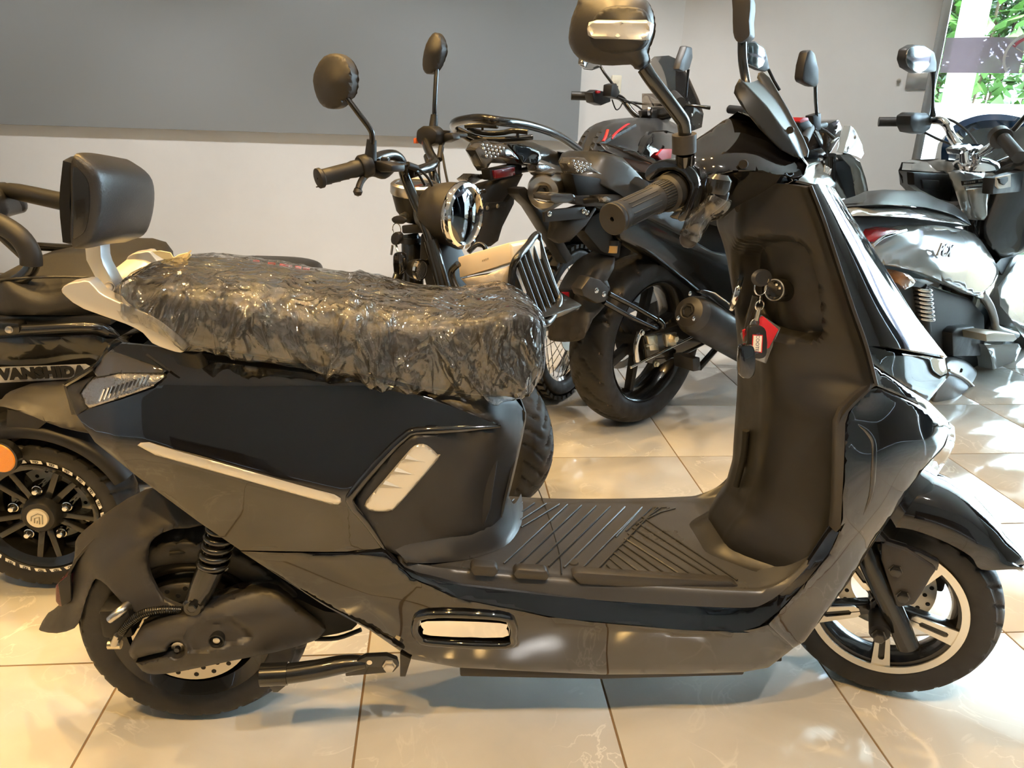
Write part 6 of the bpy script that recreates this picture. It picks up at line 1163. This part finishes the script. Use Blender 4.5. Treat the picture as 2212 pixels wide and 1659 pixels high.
tube('adjuster_bolt', [b_(1394, 747, -.14), b_(1408, 744, -.14)], .006, ZINC, bb, 8, 0); tube('brake_arm', [b_(1382, 718, -.13), b_(1374, 745, -.13), b_(1376, 780, -.13)], [.010, .008, .010], CHROME, bb, 10, 3); disc_bolt('brake_pivot', b_(1384, 718, -.14), -B.n, .009, .01, CHROME, bb); disc_bolt('pedal_nut', b_(1416, 786, -.13), -B.n, .009, .01, ZINC, bb)
m0, m1 = b_(1486, 672, -.21), b_(1660, 775, -.21); ml = np.linalg.norm(m1-m0)
lathe('muffler', [(0, .03), (.058, .03), (.066, .05), (.068, .12), (.068, ml), (0, ml)], m0, m1-m0, SATIN, bb, 40, label='satin black muffler'); lathe('muffler_cap', [(.018, .0), (.026, -.004), (.050, .006), (.060, .028), (.064, .055), (0, .055)], m0, m1-m0, SATIN2, bb, 40); lathe('muffler_bore', [(0, .003), (.019, .003), (.022, -.005), (.018, -.006), (.014, -.002), (0, -.002)], m0, m1-m0, DARK, bb, 6)
for u, v in ((1464, 687), (1498, 688), (1490, 634)): disc_bolt('cap_bolt', b_(u, v, -.265), -B.n, .006, .004, CHROME, bb, False)
relief('heat_shield', [(1510, 632), (1520, 626), (1545, 632), (1600, 672), (1640, 710), (1625, 706), (1560, 660), (1535, 640)], [(1510, 632, -.23), (1640, 710, -.24), (1560, 650, -.25)], B, CHROME, bb, thick=.012, step=9, smooth=0, rnd=(3, .003))
prism('footpeg', [(1496, 775), (1512, 772), (1514, 800), (1498, 803)], B, -.22, -.14, SATIN, bb, bevel=.003); tube('side_stand', [b_(1510, 795, -.15), b_(1545, 755, -.15), b_(1570, 730, -.15)], .012, MBLACK, bb, 8, 0)
# tail, plate, lamps
relief('tail_cowl', [(1222, 350), (1230, 332), (1245, 326), (1300, 328), (1345, 340), (1378, 375), (1400, 400), (1420, 430), (1500, 480), (1500, 520), (1400, 470), (1340, 420), (1290, 395), (1245, 390), (1230, 372)], [(1222, 350, -.01), (1245, 326, .03), (1300, 328, -.03), (1378, 375, -.08), (1500, 500, -.12), (1400, 465, -.12), (1290, 395, -.07), (1240, 385, -.03)], B, FLINE, bb, thick=.03, step=12, smooth=0, rnd=(6, .006))
relief('tail_lamp', [(1224, 353), (1232, 340), (1262, 341), (1278, 360), (1300, 376), (1270, 370), (1255, 376), (1240, 376), (1232, 370)], [(1224, 353, -.09), (1262, 341, -.10), (1300, 376, -.15), (1240, 376, -.11), (1255, 358, -.13)], B, SMOKE, bb, thick=.03, step=7, smooth=0, rnd=(3, .003)); J = []
for i in range(4):
    for j in range(5-i): lathe('', [(0, -.004), (.004, -.002), (.004, .002), (0, .002)], b_(1238+j*9+i*3, 348+i*7+j*2, -.145), B.n, None, None, 8, join=J)
joined('lamp_beads', J, CHROME, bb)
prism('tail_undertray', [(1235, 375), (1300, 385), (1350, 425), (1420, 480), (1400, 500), (1330, 470), (1250, 430)], B, -.07, -.02, DARK, bb, bevel=.006)
prism('plate_lamp_bar', [(1190, 422), (1200, 418), (1236, 418), (1244, 424), (1243, 438), (1200, 440), (1190, 434)], B, -.10, -.03, SMOKE, bb, bevel=.003)
prism('tail_arm', [(1240, 425), (1340, 420), (1380, 440), (1330, 446), (1270, 446), (1245, 440)], B, -.09, -.03, SATIN2, bb, bevel=.004)
tube('signal_stalk', [b_(1262, 434, -.09), b_(1292, 430, -.13)], .009, SATIN, bb, 10, 0); relief('turn_signal', [(1290, 424), (1310, 424), (1324, 430), (1312, 440), (1292, 438)], [(1290, 424, -.14), (1324, 430, -.15), (1300, 438, -.14), (1305, 431, -.155)], B, LAMPI, bb, thick=.03, step=6, smooth=0, rnd=(3, .003))
relief('mud_flap', [(1198, 476), (1270, 468), (1284, 442), (1288, 452), (1266, 486), (1230, 522), (1208, 526), (1192, 515)], [(1198, 476, -.05), (1284, 446, -.08), (1230, 522, -.07), (1192, 515, -.04), (1230, 490, -.08)], B, SATIN2, bb, thick=.02, step=9, smooth=0, rnd=(5, .004)); prism('plate_bracket', [(1176, 458), (1200, 452), (1264, 446), (1266, 472), (1178, 480)], B, -.10, -.09, SATIN, bb, bevel=.002)
for u, v in ((1186, 462), (1260, 456), (1267, 459)): disc_bolt('plate_bolt', b_(u, v, -.101), -B.n, .006, .005, CHROME, bb, False)
prism('inner_fender', [(1275, 470), (1300, 455), (1330, 470), (1345, 520), (1340, 560), (1300, 545), (1262, 500)], B, -.06, .0, DARK, bb, bevel=.01); prism('side_body', [(1330, 440), (1420, 470), (1540, 540), (1640, 560), (1640, 700), (1520, 640), (1420, 560), (1345, 520)], B, -.10, -.02, MBLACK, bb, bevel=.015)
tube('fluid_reservoir', [b_(1318, 545, -.05), b_(1320, 528, -.05)], .022, mat('amber_fluid', (.55, .33, .10), .3), bb, 16, 0); tube('reservoir_cap', [b_(1320, 529, -.05), b_(1321, 518, -.05)], .024, DARK, bb, 16, 0)
net('seat', [[B.pt(x_, -h_, z_-.06), B.pt(x_, -h_*1.02, z_-.02), B.pt(x_, -h_*.6, z_), B.pt(x_, 0, z_+.006), B.pt(x_, h_*.6, z_), B.pt(x_, h_*1.02, z_-.02), B.pt(x_, h_, z_-.06)] for x_, h_, z_ in ((-.1, .09, .80), (.15, .13, .77), (.35, .13, .72), (.52, .10, .70), (.6, .07, .73))], B, LEATH, bb, 4, 3, world=True, thick=.02)
relief('side_scoop', [(1365, 395), (1378, 382), (1400, 392), (1420, 410), (1400, 412), (1385, 420)], [(1365, 395, -.11), (1420, 410, -.13), (1390, 400, -.13)], B, WHITEP, bb, thick=.01, step=8, smooth=0, rnd=None)
wprism('tank_core', [B.pt(.58, -.07, .62), B.pt(.95, -.07, .58), B.pt(.98, -.07, .76), B.pt(.68, -.07, .78)], B.n*.14, DARK, bb, bevel=.03)
# front end of the silver bike
relief('fuel_tank', [(1640, 360), (1680, 340), (1742, 334), (1780, 345), (1800, 365), (1820, 400), (1834, 430), (1800, 445), (1700, 450), (1640, 440)], [(1640, 360, .0), (1742, 334, -.02), (1800, 365, -.09), (1834, 430, -.12), (1700, 450, -.16), (1640, 440, -.14), (1750, 400, -.15)], B, SILGRN, bb, thick=.05, step=12, smooth=2, rnd=(8, .012), label='silver green fuel tank')
q0, q1 = b_(1768, 355, -.13), b_(1806, 378, -.13); text('tank_letters', 'ABN', .034, frame((q0+q1)/2, q1-q0, np.cross(q1-q0, B.n)*-1), WHITEL, bb, .002, .001, sx=.95)
relief('tank_shroud', [(1812, 334), (1835, 332), (1858, 350), (1870, 385), (1878, 425), (1850, 430), (1842, 395), (1838, 360), (1822, 346)], [(1812, 334, -.12), (1858, 350, -.15), (1878, 425, -.16), (1842, 395, -.12)], B, SILGRN, bb, thick=.02, step=9, smooth=0, rnd=(4, .004)); relief('headlamp_cowl', [(1828, 302), (1838, 272), (1848, 282), (1862, 312), (1866, 332), (1860, 342), (1840, 334), (1822, 330)], [(1828, 302, -.10), (1838, 272, -.06), (1866, 332, -.12), (1840, 320, -.13)], B, SILGRN, bb, thick=.03, step=8, smooth=0, rnd=(4, .004))
disc_bolt('cowl_screw', b_(1846, 296, -.13), -B.n, .007, .006, STEEL, bb, False)
prism('shroud_core', [(1800, 350), (1835, 345), (1850, 380), (1850, 440), (1830, 430), (1815, 390)], B, -.12, .05, DARK, bb, bevel=.006); prism('instrument', [(1785, 268), (1812, 258), (1820, 275), (1815, 300), (1795, 330), (1784, 336), (1788, 300)], B, -.06, .04, SMOKE, bb, bevel=.006); prism('top_yoke', [(1742, 325), (1775, 318), (1786, 330), (1780, 342), (1745, 340)], B, -.06, .06, MBLACK, bb, bevel=.006)
tube('handlebar', [b_(*q) for q in ((1755, 278, -.16), (1765, 295, -.10), (1770, 312, -.04), (1740, 318, .05), (1680, 300, .14), (1610, 245, .22))], .013, MBLACK, bb, 10, 4); tube('grip', [b_(1735, 305, -.22), b_(1748, 278, -.17)], .019, GRIPR, bb, 14, 0); tube('grip', [b_(1576, 236, .33), b_(1612, 240, .24)], .018, GRIPR, bb, 14, 0); tube('bar_end', [b_(1574, 236, .335), b_(1584, 237, .31)], .016, STEEL, bb, 12, 0)
prism('switch_cluster', [(1726, 262), (1745, 255), (1756, 268), (1754, 290), (1738, 285), (1726, 275)], B, -.19, -.15, SATIN, bb, bevel=.006); prism('kill_switch', [(1726, 262), (1735, 254), (1746, 254), (1748, 260), (1730, 266)], B, -.195, -.15, REDP, bb, bevel=.002); prism('mirror_mount', [(1755, 250), (1774, 244), (1774, 280), (1760, 285)], B, -.14, -.11, SATIN, bb, bevel=.003)
tube('brake_lever', [b_(1770, 278, -.13), b_(1785, 285, -.15), b_(1802, 301, -.18)], [.008, .007, .009], MBLACK, bb, 8, 0); tube('master_cylinder', [b_(1756, 275, -.12), b_(1782, 270, -.10)], .012, SATIN, bb, 10, 0)
prism('mirror', [(1734, 170), (1738, 140), (1746, 110), (1754, 107), (1762, 115), (1770, 150), (1770, 180), (1764, 188), (1754, 186), (1738, 178)], B, -.20, -.165, SATIN2, bb, bevel=.008); tube('mirror_stem', [b_(1761, 186, -.17), b_(1762, 220, -.16), b_(1765, 255, -.13)], .0065, MBLACK, bb, 8, 0)
prism('mirror_glass', [(1611, 118), (1614, 92), (1632, 92), (1650, 105), (1655, 125), (1648, 142), (1638, 148), (1612, 136)], B, .18, .185, MATS['mirror_glass'], bb, bevel=.001); prism('mirror_back', [(1609, 118), (1612, 90), (1633, 89), (1653, 104), (1659, 125), (1664, 150), (1655, 155), (1638, 151), (1610, 138)], B, .186, .21, SATIN2, bb, bevel=.006); tube('mirror_stem', [b_(1660, 150, .19), b_(1672, 175, .17), b_(1684, 195, .15)], .0065, MBLACK, bb, 8, 0)
# ================================================================== pearl white scooter at the right
Wp = PL(1.55, 2.60, 38)
ws = thing('white_scooter', Wp.pt(.5, 0, 0), 'pearl white touring scooter with black seat parked by the storefront', 'scooter')
def w_(u, v, w=0.): return Wp.at(u, v, w)
WC = Wp.pt(.12, 0, .25); tyre('rear_tyre', WC, Wp.n, .25, .06, .17, RUBBER, ws, n=100); lathe('rear_rim', [(0, -.03), (.15, -.03), (.17, -.045), (.17, .045), (.15, .03), (0, .03)], WC, Wp.n, MBLACK, ws, 40)
WF = Wp.pt(1.3, 0, .25); tyre('front_tyre', WF, Wp.n, .25, .05, .175, RUBBER, ws, n=80); lathe('front_rim', [(0, -.03), (.15, -.03), (.175, -.04), (.175, .04), (.15, .03), (0, .03)], WF, Wp.n, MBLACK, ws, 40)
SB = [(1835, 520), (1870, 505), (1935, 490), (2000, 486), (2060, 490), (2105, 505), (2130, 535), (2152, 570), (2158, 590), (2140, 620), (2108, 640), (2075, 625), (1990, 590), (1930, 575), (1890, 570), (1850, 560)]
relief('rear_body_panel', SB, [(1835, 520, -.06), (1935, 490, -.09), (2060, 490, -.11), (2152, 575, -.14), (2108, 640, -.17), (1990, 590, -.17), (1890, 570, -.14), (2000, 540, -.16), (2100, 570, -.18)], Wp, WHITEP, ws, thick=.04, step=12, smooth=2, rnd=(8, .008), mirror=True, label='pearl white rear body panel')
relief('rear_body_edge', [(2108, 640), (2140, 618), (2158, 588), (2155, 610), (2148, 636), (2125, 648)], [(2108, 640, -.172), (2158, 588, -.14), (2148, 636, -.15)], Wp, WHITEP, ws, thick=.03, step=9, smooth=0, rnd=(3, .003))
q0, q1 = w_(2000, 536, -.186), w_(2072, 546, -.190); text('emblem_letters', 'PCX', .06, frame((q0+q1)/2-Wp.n*.004, q1-q0, (0, 0, 1)), mat('blue_steel_letters', (.12, .15, .22), .12, metal=.8), ws, .003, .002, shear=.3, sx=1.15)
relief('tail_bar', [(1818, 452), (1850, 446), (1930, 444), (2000, 450), (2060, 465), (2095, 488), (2060, 482), (2000, 474), (1930, 468), (1850, 466), (1824, 470)], [(1818, 452, -.03), (1930, 444, -.08), (2095, 488, -.13), (2000, 474, -.13), (1850, 466, -.08)], Wp, WHITEP, ws, thick=.06, step=9, smooth=0, rnd=(4, .004), mirror=True, label='pearl white grab bar')
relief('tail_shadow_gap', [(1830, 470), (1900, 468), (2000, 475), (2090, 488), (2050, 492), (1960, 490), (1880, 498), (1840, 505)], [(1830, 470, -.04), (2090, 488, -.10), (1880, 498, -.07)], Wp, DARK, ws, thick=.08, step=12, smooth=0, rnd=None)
relief('seat', [(1822, 448), (1850, 436), (1880, 426), (1900, 416), (1940, 412), (1990, 414), (2020, 428), (2060, 442), (2085, 462), (2098, 486), (2060, 464), (2000, 448), (1930, 442), (1850, 445)], [(1822, 448, -.03), (1900, 416, .02), (1990, 414, .05), (2060, 442, -.05), (2098, 486, -.12), (2000, 448, -.12), (1900, 443, -.10), (1950, 430, -.05)], Wp, LEATH, ws, thick=.05, step=9, smooth=0, rnd=(5, .006), label='black two-level scooter seat')
relief('tail_lamp', [(1842, 500), (1870, 494), (1920, 492), (1952, 498), (1925, 506), (1890, 522), (1862, 525)], [(1842, 500, -.04), (1952, 498, -.12), (1890, 522, -.11), (1890, 505, -.10)], Wp, REDR, ws, thick=.03, step=8, smooth=0, rnd=(4, .003), mirror=True, label='red tail lamp'); tube('lamp_trim', [w_(*q) for q in ((1885, 530, -.12), (1905, 514, -.125), (1930, 505, -.13), (1956, 498, -.13))], .006, CHROME, ws, 8, 3)
relief('turn_signal', [(1920, 590), (1936, 584), (1962, 592), (1980, 606), (1972, 618), (1955, 626), (1935, 610)], [(1920, 590, -.12), (1980, 606, -.17), (1955, 626, -.16), (1950, 604, -.165)], Wp, mat('brown_amber_lens', (.30, .13, .05), .08, coat=1.), ws, thick=.03, step=7, smooth=0, rnd=(3, .003))
prism('signal_fairing', [(1962, 598), (2000, 604), (2020, 612), (1990, 622), (1965, 618)], Wp, -.16, -.10, SATIN, ws, bevel=.004)
a0, a1 = w_(1990, 618, -.15), w_(1998, 690, -.15); cs = []
for k in range(101): s = k/100; t = s*2*pi*8; cs.append(a0+(a1-a0)*s+.030*(Wp.d*cos(t)+Wp.n*sin(t)))
tube('shock_spring', cs, .0065, CHROME, ws, 8, 0); tube('shock_body', [a0, a1+(a1-a0)*.4], .018, DARK, ws, 12, 0)
prism('engine_body', [(1930, 600), (2010, 615), (2100, 645), (2130, 680), (2128, 850), (2060, 860), (1980, 800), (1930, 700)], Wp, -.13, .12, DARK, ws, bevel=.02)
prism('air_box', [(2058, 720), (2070, 708), (2105, 705), (2118, 720), (2120, 770), (2060, 770)], Wp, -.17, -.10, SATIN, ws, bevel=.008)
MU = [(2045, 770), (2080, 776), (2110, 800), (2124, 830), (2128, 855), (2118, 875), (2090, 900), (2065, 903), (2030, 885), (2010, 868), (2020, 830), (2035, 800)]
relief('muffler', MU, [(2045, 770, -.17), (2110, 800, -.17), (2128, 855, -.18), (2065, 903, -.19), (2010, 868, -.18), (2070, 820, -.22), (2080, 870, -.22)], Wp, mat('weathered_aluminium', (.33, .35, .37), .38, metal=.6, bump=(40, .3, .004)), ws, thick=.10, step=9, smooth=2, rnd=(12, .02), label='grey muffler'); tube('muffler_band', [w_(2050, 800, -.215), w_(2090, 822, -.222), w_(2122, 858, -.20)], .006, STEEL, ws, 8, 3); disc_bolt('muffler_bolt', w_(2075, 800, -.218), -Wp.n, .008, .006, DARK, ws)
tube('passenger_peg_arm', [w_(*q) for q in ((2120, 632, -.15), (2138, 660, -.16), (2148, 690, -.17), (2152, 708, -.18), (2175, 718, -.19), (2195, 724, -.20))], .016, SILVERC, ws, 10, 4)
prism('passenger_peg', [(2130, 722), (2150, 718), (2192, 722), (2198, 732), (2190, 738), (2132, 738)], Wp, -.26, -.17, mat('bronze_peg', (.34, .27, .18), .4, metal=.6), ws, bevel=.004)
relief('foot_fairing', [(2128, 745), (2200, 742), (2206, 752), (2190, 790), (2160, 835), (2140, 850), (2128, 852), (2144, 800), (2140, 770)], [(2128, 745, -.20), (2206, 752, -.24), (2160, 835, -.20), (2128, 852, -.19)], Wp, WHITEP, ws, thick=.06, step=9, smooth=0, rnd=(4, .004), mirror=True)
relief('floor_fairing', [(2155, 620), (2200, 560), (2230, 530), (2330, 600), (2330, 760), (2230, 760), (2190, 700), (2160, 660)], [(2155, 620, -.16), (2230, 530, -.15), (2330, 760, -.2), (2190, 700, -.2)], Wp, WHITEP, ws, thick=.08, step=18, smooth=0, rnd=(5, .005), mirror=True); relief('floor_mat', [(2150, 572), (2175, 545), (2212, 510), (2300, 480), (2300, 560), (2220, 575), (2170, 602)], [(2150, 572, -.12), (2212, 510, -.10), (2300, 560, -.15)], Wp, SATIN, ws, thick=.2, step=18, smooth=0, rnd=None)
# leg shield and steering
relief('inner_shield', [(1965, 370), (1972, 352), (2010, 348), (2060, 352), (2100, 370), (2150, 362), (2230, 330), (2330, 320), (2330, 520), (2230, 540), (2160, 560), (2120, 520), (2090, 470), (2040, 440), (1985, 418), (1968, 400)], [(1965, 370, .35), (2060, 352, .22), (2100, 370, .10), (2150, 362, .0), (2330, 320, -.25), (2330, 520, -.2), (2160, 560, -.05), (2120, 520, .0), (1985, 418, .33), (2040, 440, .2)], PL(2.2, 3.02, 38), MBLACK, ws, thick=.05, step=14, smooth=0, rnd=(6, .006), label='black inner leg shield')
W2 = PL(2.2, 3.02, 38)
relief('shield_top', [(1968, 368), (1970, 354), (1985, 346), (2050, 344), (2085, 352), (2120, 366), (2180, 356), (2240, 330), (2240, 345), (2170, 385), (2140, 400), (2100, 400), (2060, 372), (2000, 372)], [(1968, 368, .33), (1985, 346, .34), (2085, 352, .12), (2120, 366, .06), (2240, 330, -.12), (2140, 400, .02), (2060, 372, .18)], W2, WHITEP, ws, thick=.04, step=10, smooth=0, rnd=(5, .005))
relief('centre_spine', [(2068, 372), (2100, 368), (2150, 372), (2155, 385), (2140, 410), (2134, 440), (2134, 465), (2126, 476), (2112, 476), (2102, 465), (2088, 420), (2074, 388)], [(2068, 372, .10), (2155, 385, -.02), (2134, 465, -.04), (2102, 465, .0), (2112, 410, -.02)], W2, WHITEP, ws, thick=.04, step=8, smooth=0, rnd=(6, .008), label='pearl white centre spine with plates'); prism('type_plate', [(2079, 391), (2124, 385), (2125, 395), (2081, 401)], W2, -.03, -.024, MBLACK, ws, bevel=.001)
for k_ in range(6): x_ = 2083+k_*4.2; prism('plate_mark', [(x_, 393.5-k_*.55), (x_+2.6, 393.2-k_*.55), (x_+2.8, 397.2-k_*.55), (x_+.2, 397.6-k_*.55)], W2, -.0312, -.0302, STEEL, ws, bevel=0)
prism('plate_mark', [(2115, 388.5), (2122, 387.5), (2122.5, 392.5), (2115.5, 393.5)], W2, -.0312, -.0302, STEEL, ws, bevel=0)
prism('plate_edge', [(2086, 404), (2121, 400), (2122, 406), (2087, 411)], W2, -.03, -.025, STEEL, ws, bevel=.001)
prism('glovebox_lid', [(1974, 372), (2058, 376), (2080, 420), (2078, 440), (2030, 432), (1990, 412), (1976, 400)], W2, .17, .20, SATIN, ws, bevel=.006); prism('glovebox_latch', [(1992, 388), (2030, 390), (2030, 412), (1996, 408)], W2, .163, .172, DARK, ws, bevel=.004)
prism('switch_panel', [(2148, 385), (2230, 365), (2230, 412), (2145, 420)], W2, -.10, -.06, SATIN, ws, bevel=.004); prism('key_plate', [(2155, 383), (2184, 377), (2184, 404), (2160, 408), (2154, 402)], W2, -.108, -.098, PAPER, ws, bevel=.002); prism('key_knob', [(2159, 386), (2178, 382), (2178, 391), (2170, 400), (2162, 396)], W2, -.116, -.106, DARK, ws, bevel=.002)
hc_ = W2.at(2110, 352, .02); lathe('chrome_console', [(0, .018), (.04, .016), (.075, .004), (.085, -.008), (.080, -.016), (0, -.016)], hc_, (-.12, -.22, 1.), CHROME, ws, 44, label='chrome handlebar console')
for u, v in ((2084, 330), (2110, 332)): tube('handlebar_clamp', [W2.at(u, v+16, .01), W2.at(u-2, v-12, .01)], .018, CHROME, ws, 14, 0); prism('clamp_cap', [(u-14, v-8), (u+10, v-20), (u+16, v-16), (u+14, v-6), (u-10, v+4)], W2, -.015, .03, CHROME, ws, bevel=.003)
tube('handlebar', [W2.at(*q) for q in ((2018, 260, .24), (2035, 262, .2), (2048, 274, .17), (2056, 295, .12), (2070, 315, .08), (2090, 330, .04))], .017, CHROME, ws, 14, 4); tube('handlebar', [W2.at(*q) for q in ((2120, 330, -.04), (2140, 318, -.08), (2160, 300, -.12))], .017, CHROME, ws, 12, 3)
tube('grip', [W2.at(1898, 263, .42), W2.at(1970, 263, .31)], .0195, GRIPR, ws, 18, 0); prism('switch_cluster', [(1968, 250), (1978, 243), (2005, 244), (2018, 256), (2010, 280), (1995, 290), (1974, 286), (1967, 270)], W2, .24, .30, SATIN, ws, bevel=.008)
tube('grip', [W2.at(2202, 340, -.26), W2.at(2168, 300, -.17)], .021, GRIPR, ws, 18, 0); lathe('throttle_housing', [(0, -.02), (.034, -.02), (.036, .015), (0, .02)], W2.at(2160, 296, -.15), W2.at(2202, 340, -.26)-W2.at(2168, 300, -.17), SATIN, ws, 24); tube('mirror_stem', [W2.at(2190, 280, -.2), W2.at(2206, 262, -.22), W2.at(2225, 240, -.25)], .009, MBLACK, ws, 8, 0)
for cb in (((2008, 258, .24), (2050, 258, .2), (2085, 280, .12), (2110, 312, .04), (2120, 335, .0)), ((1995, 285, .26), (2025, 300, .2), (2055, 312, .12))): tube('cable', [W2.at(*q) for q in cb], .005, DARK, ws, 7, 4)
prism('mirror_glass', [(1958, 128), (1962, 108), (1976, 100), (1998, 101), (2010, 112), (2010, 135), (1998, 152), (1982, 156), (1964, 144)], W2, .21, .214, MATS['mirror_glass'], ws, bevel=.001, smooth=2); prism('mirror_back', [(1955, 128), (1960, 105), (1976, 96), (2000, 98), (2020, 112), (2025, 135), (2024, 155), (2008, 157), (1998, 155), (1981, 158), (1961, 146)], W2, .216, .25, SATIN2, ws, bevel=.008)
tube('mirror_stem', [W2.at(2016, 152, .24), W2.at(2016, 180, .24), W2.at(2015, 225, .24), W2.at(2015, 250, .24)], [.013, .007, .006, .013], MBLACK, ws, 10, 3)
rows = []
for t in np.linspace(0, pi, 9): rows.append([W2.pt(.22, .30*cos(t)*k+.0, .92+.26*sin(t)*k) for k in (1.0, .93, .86)])
net('windshield_rim', [[W2.at(2033, 345, .22), W2.at(2048, 345, .22)], [W2.at(2036, 310, .22), W2.at(2056, 312, .22)], [W2.at(2060, 272, .20), W2.at(2075, 285, .20)], [W2.at(2110, 250, .12), W2.at(2115, 266, .12)], [W2.at(2170, 247, .02), W2.at(2172, 264, .02)], [W2.at(2240, 262, -.10), W2.at(2235, 276, -.10)]], W2, NAVY, ws, 4, 3, thick=.03, world=True); relief('front_cowl', [(2045, 345), (2052, 312), (2075, 284), (2115, 266), (2172, 262), (2240, 276), (2240, 340), (2150, 355), (2090, 350)], [(2045, 345, .24), (2075, 284, .24), (2172, 262, .12), (2240, 340, -.02), (2110, 320, .22)], W2, WHITEP, ws, thick=.05, step=14, smooth=0, rnd=None)
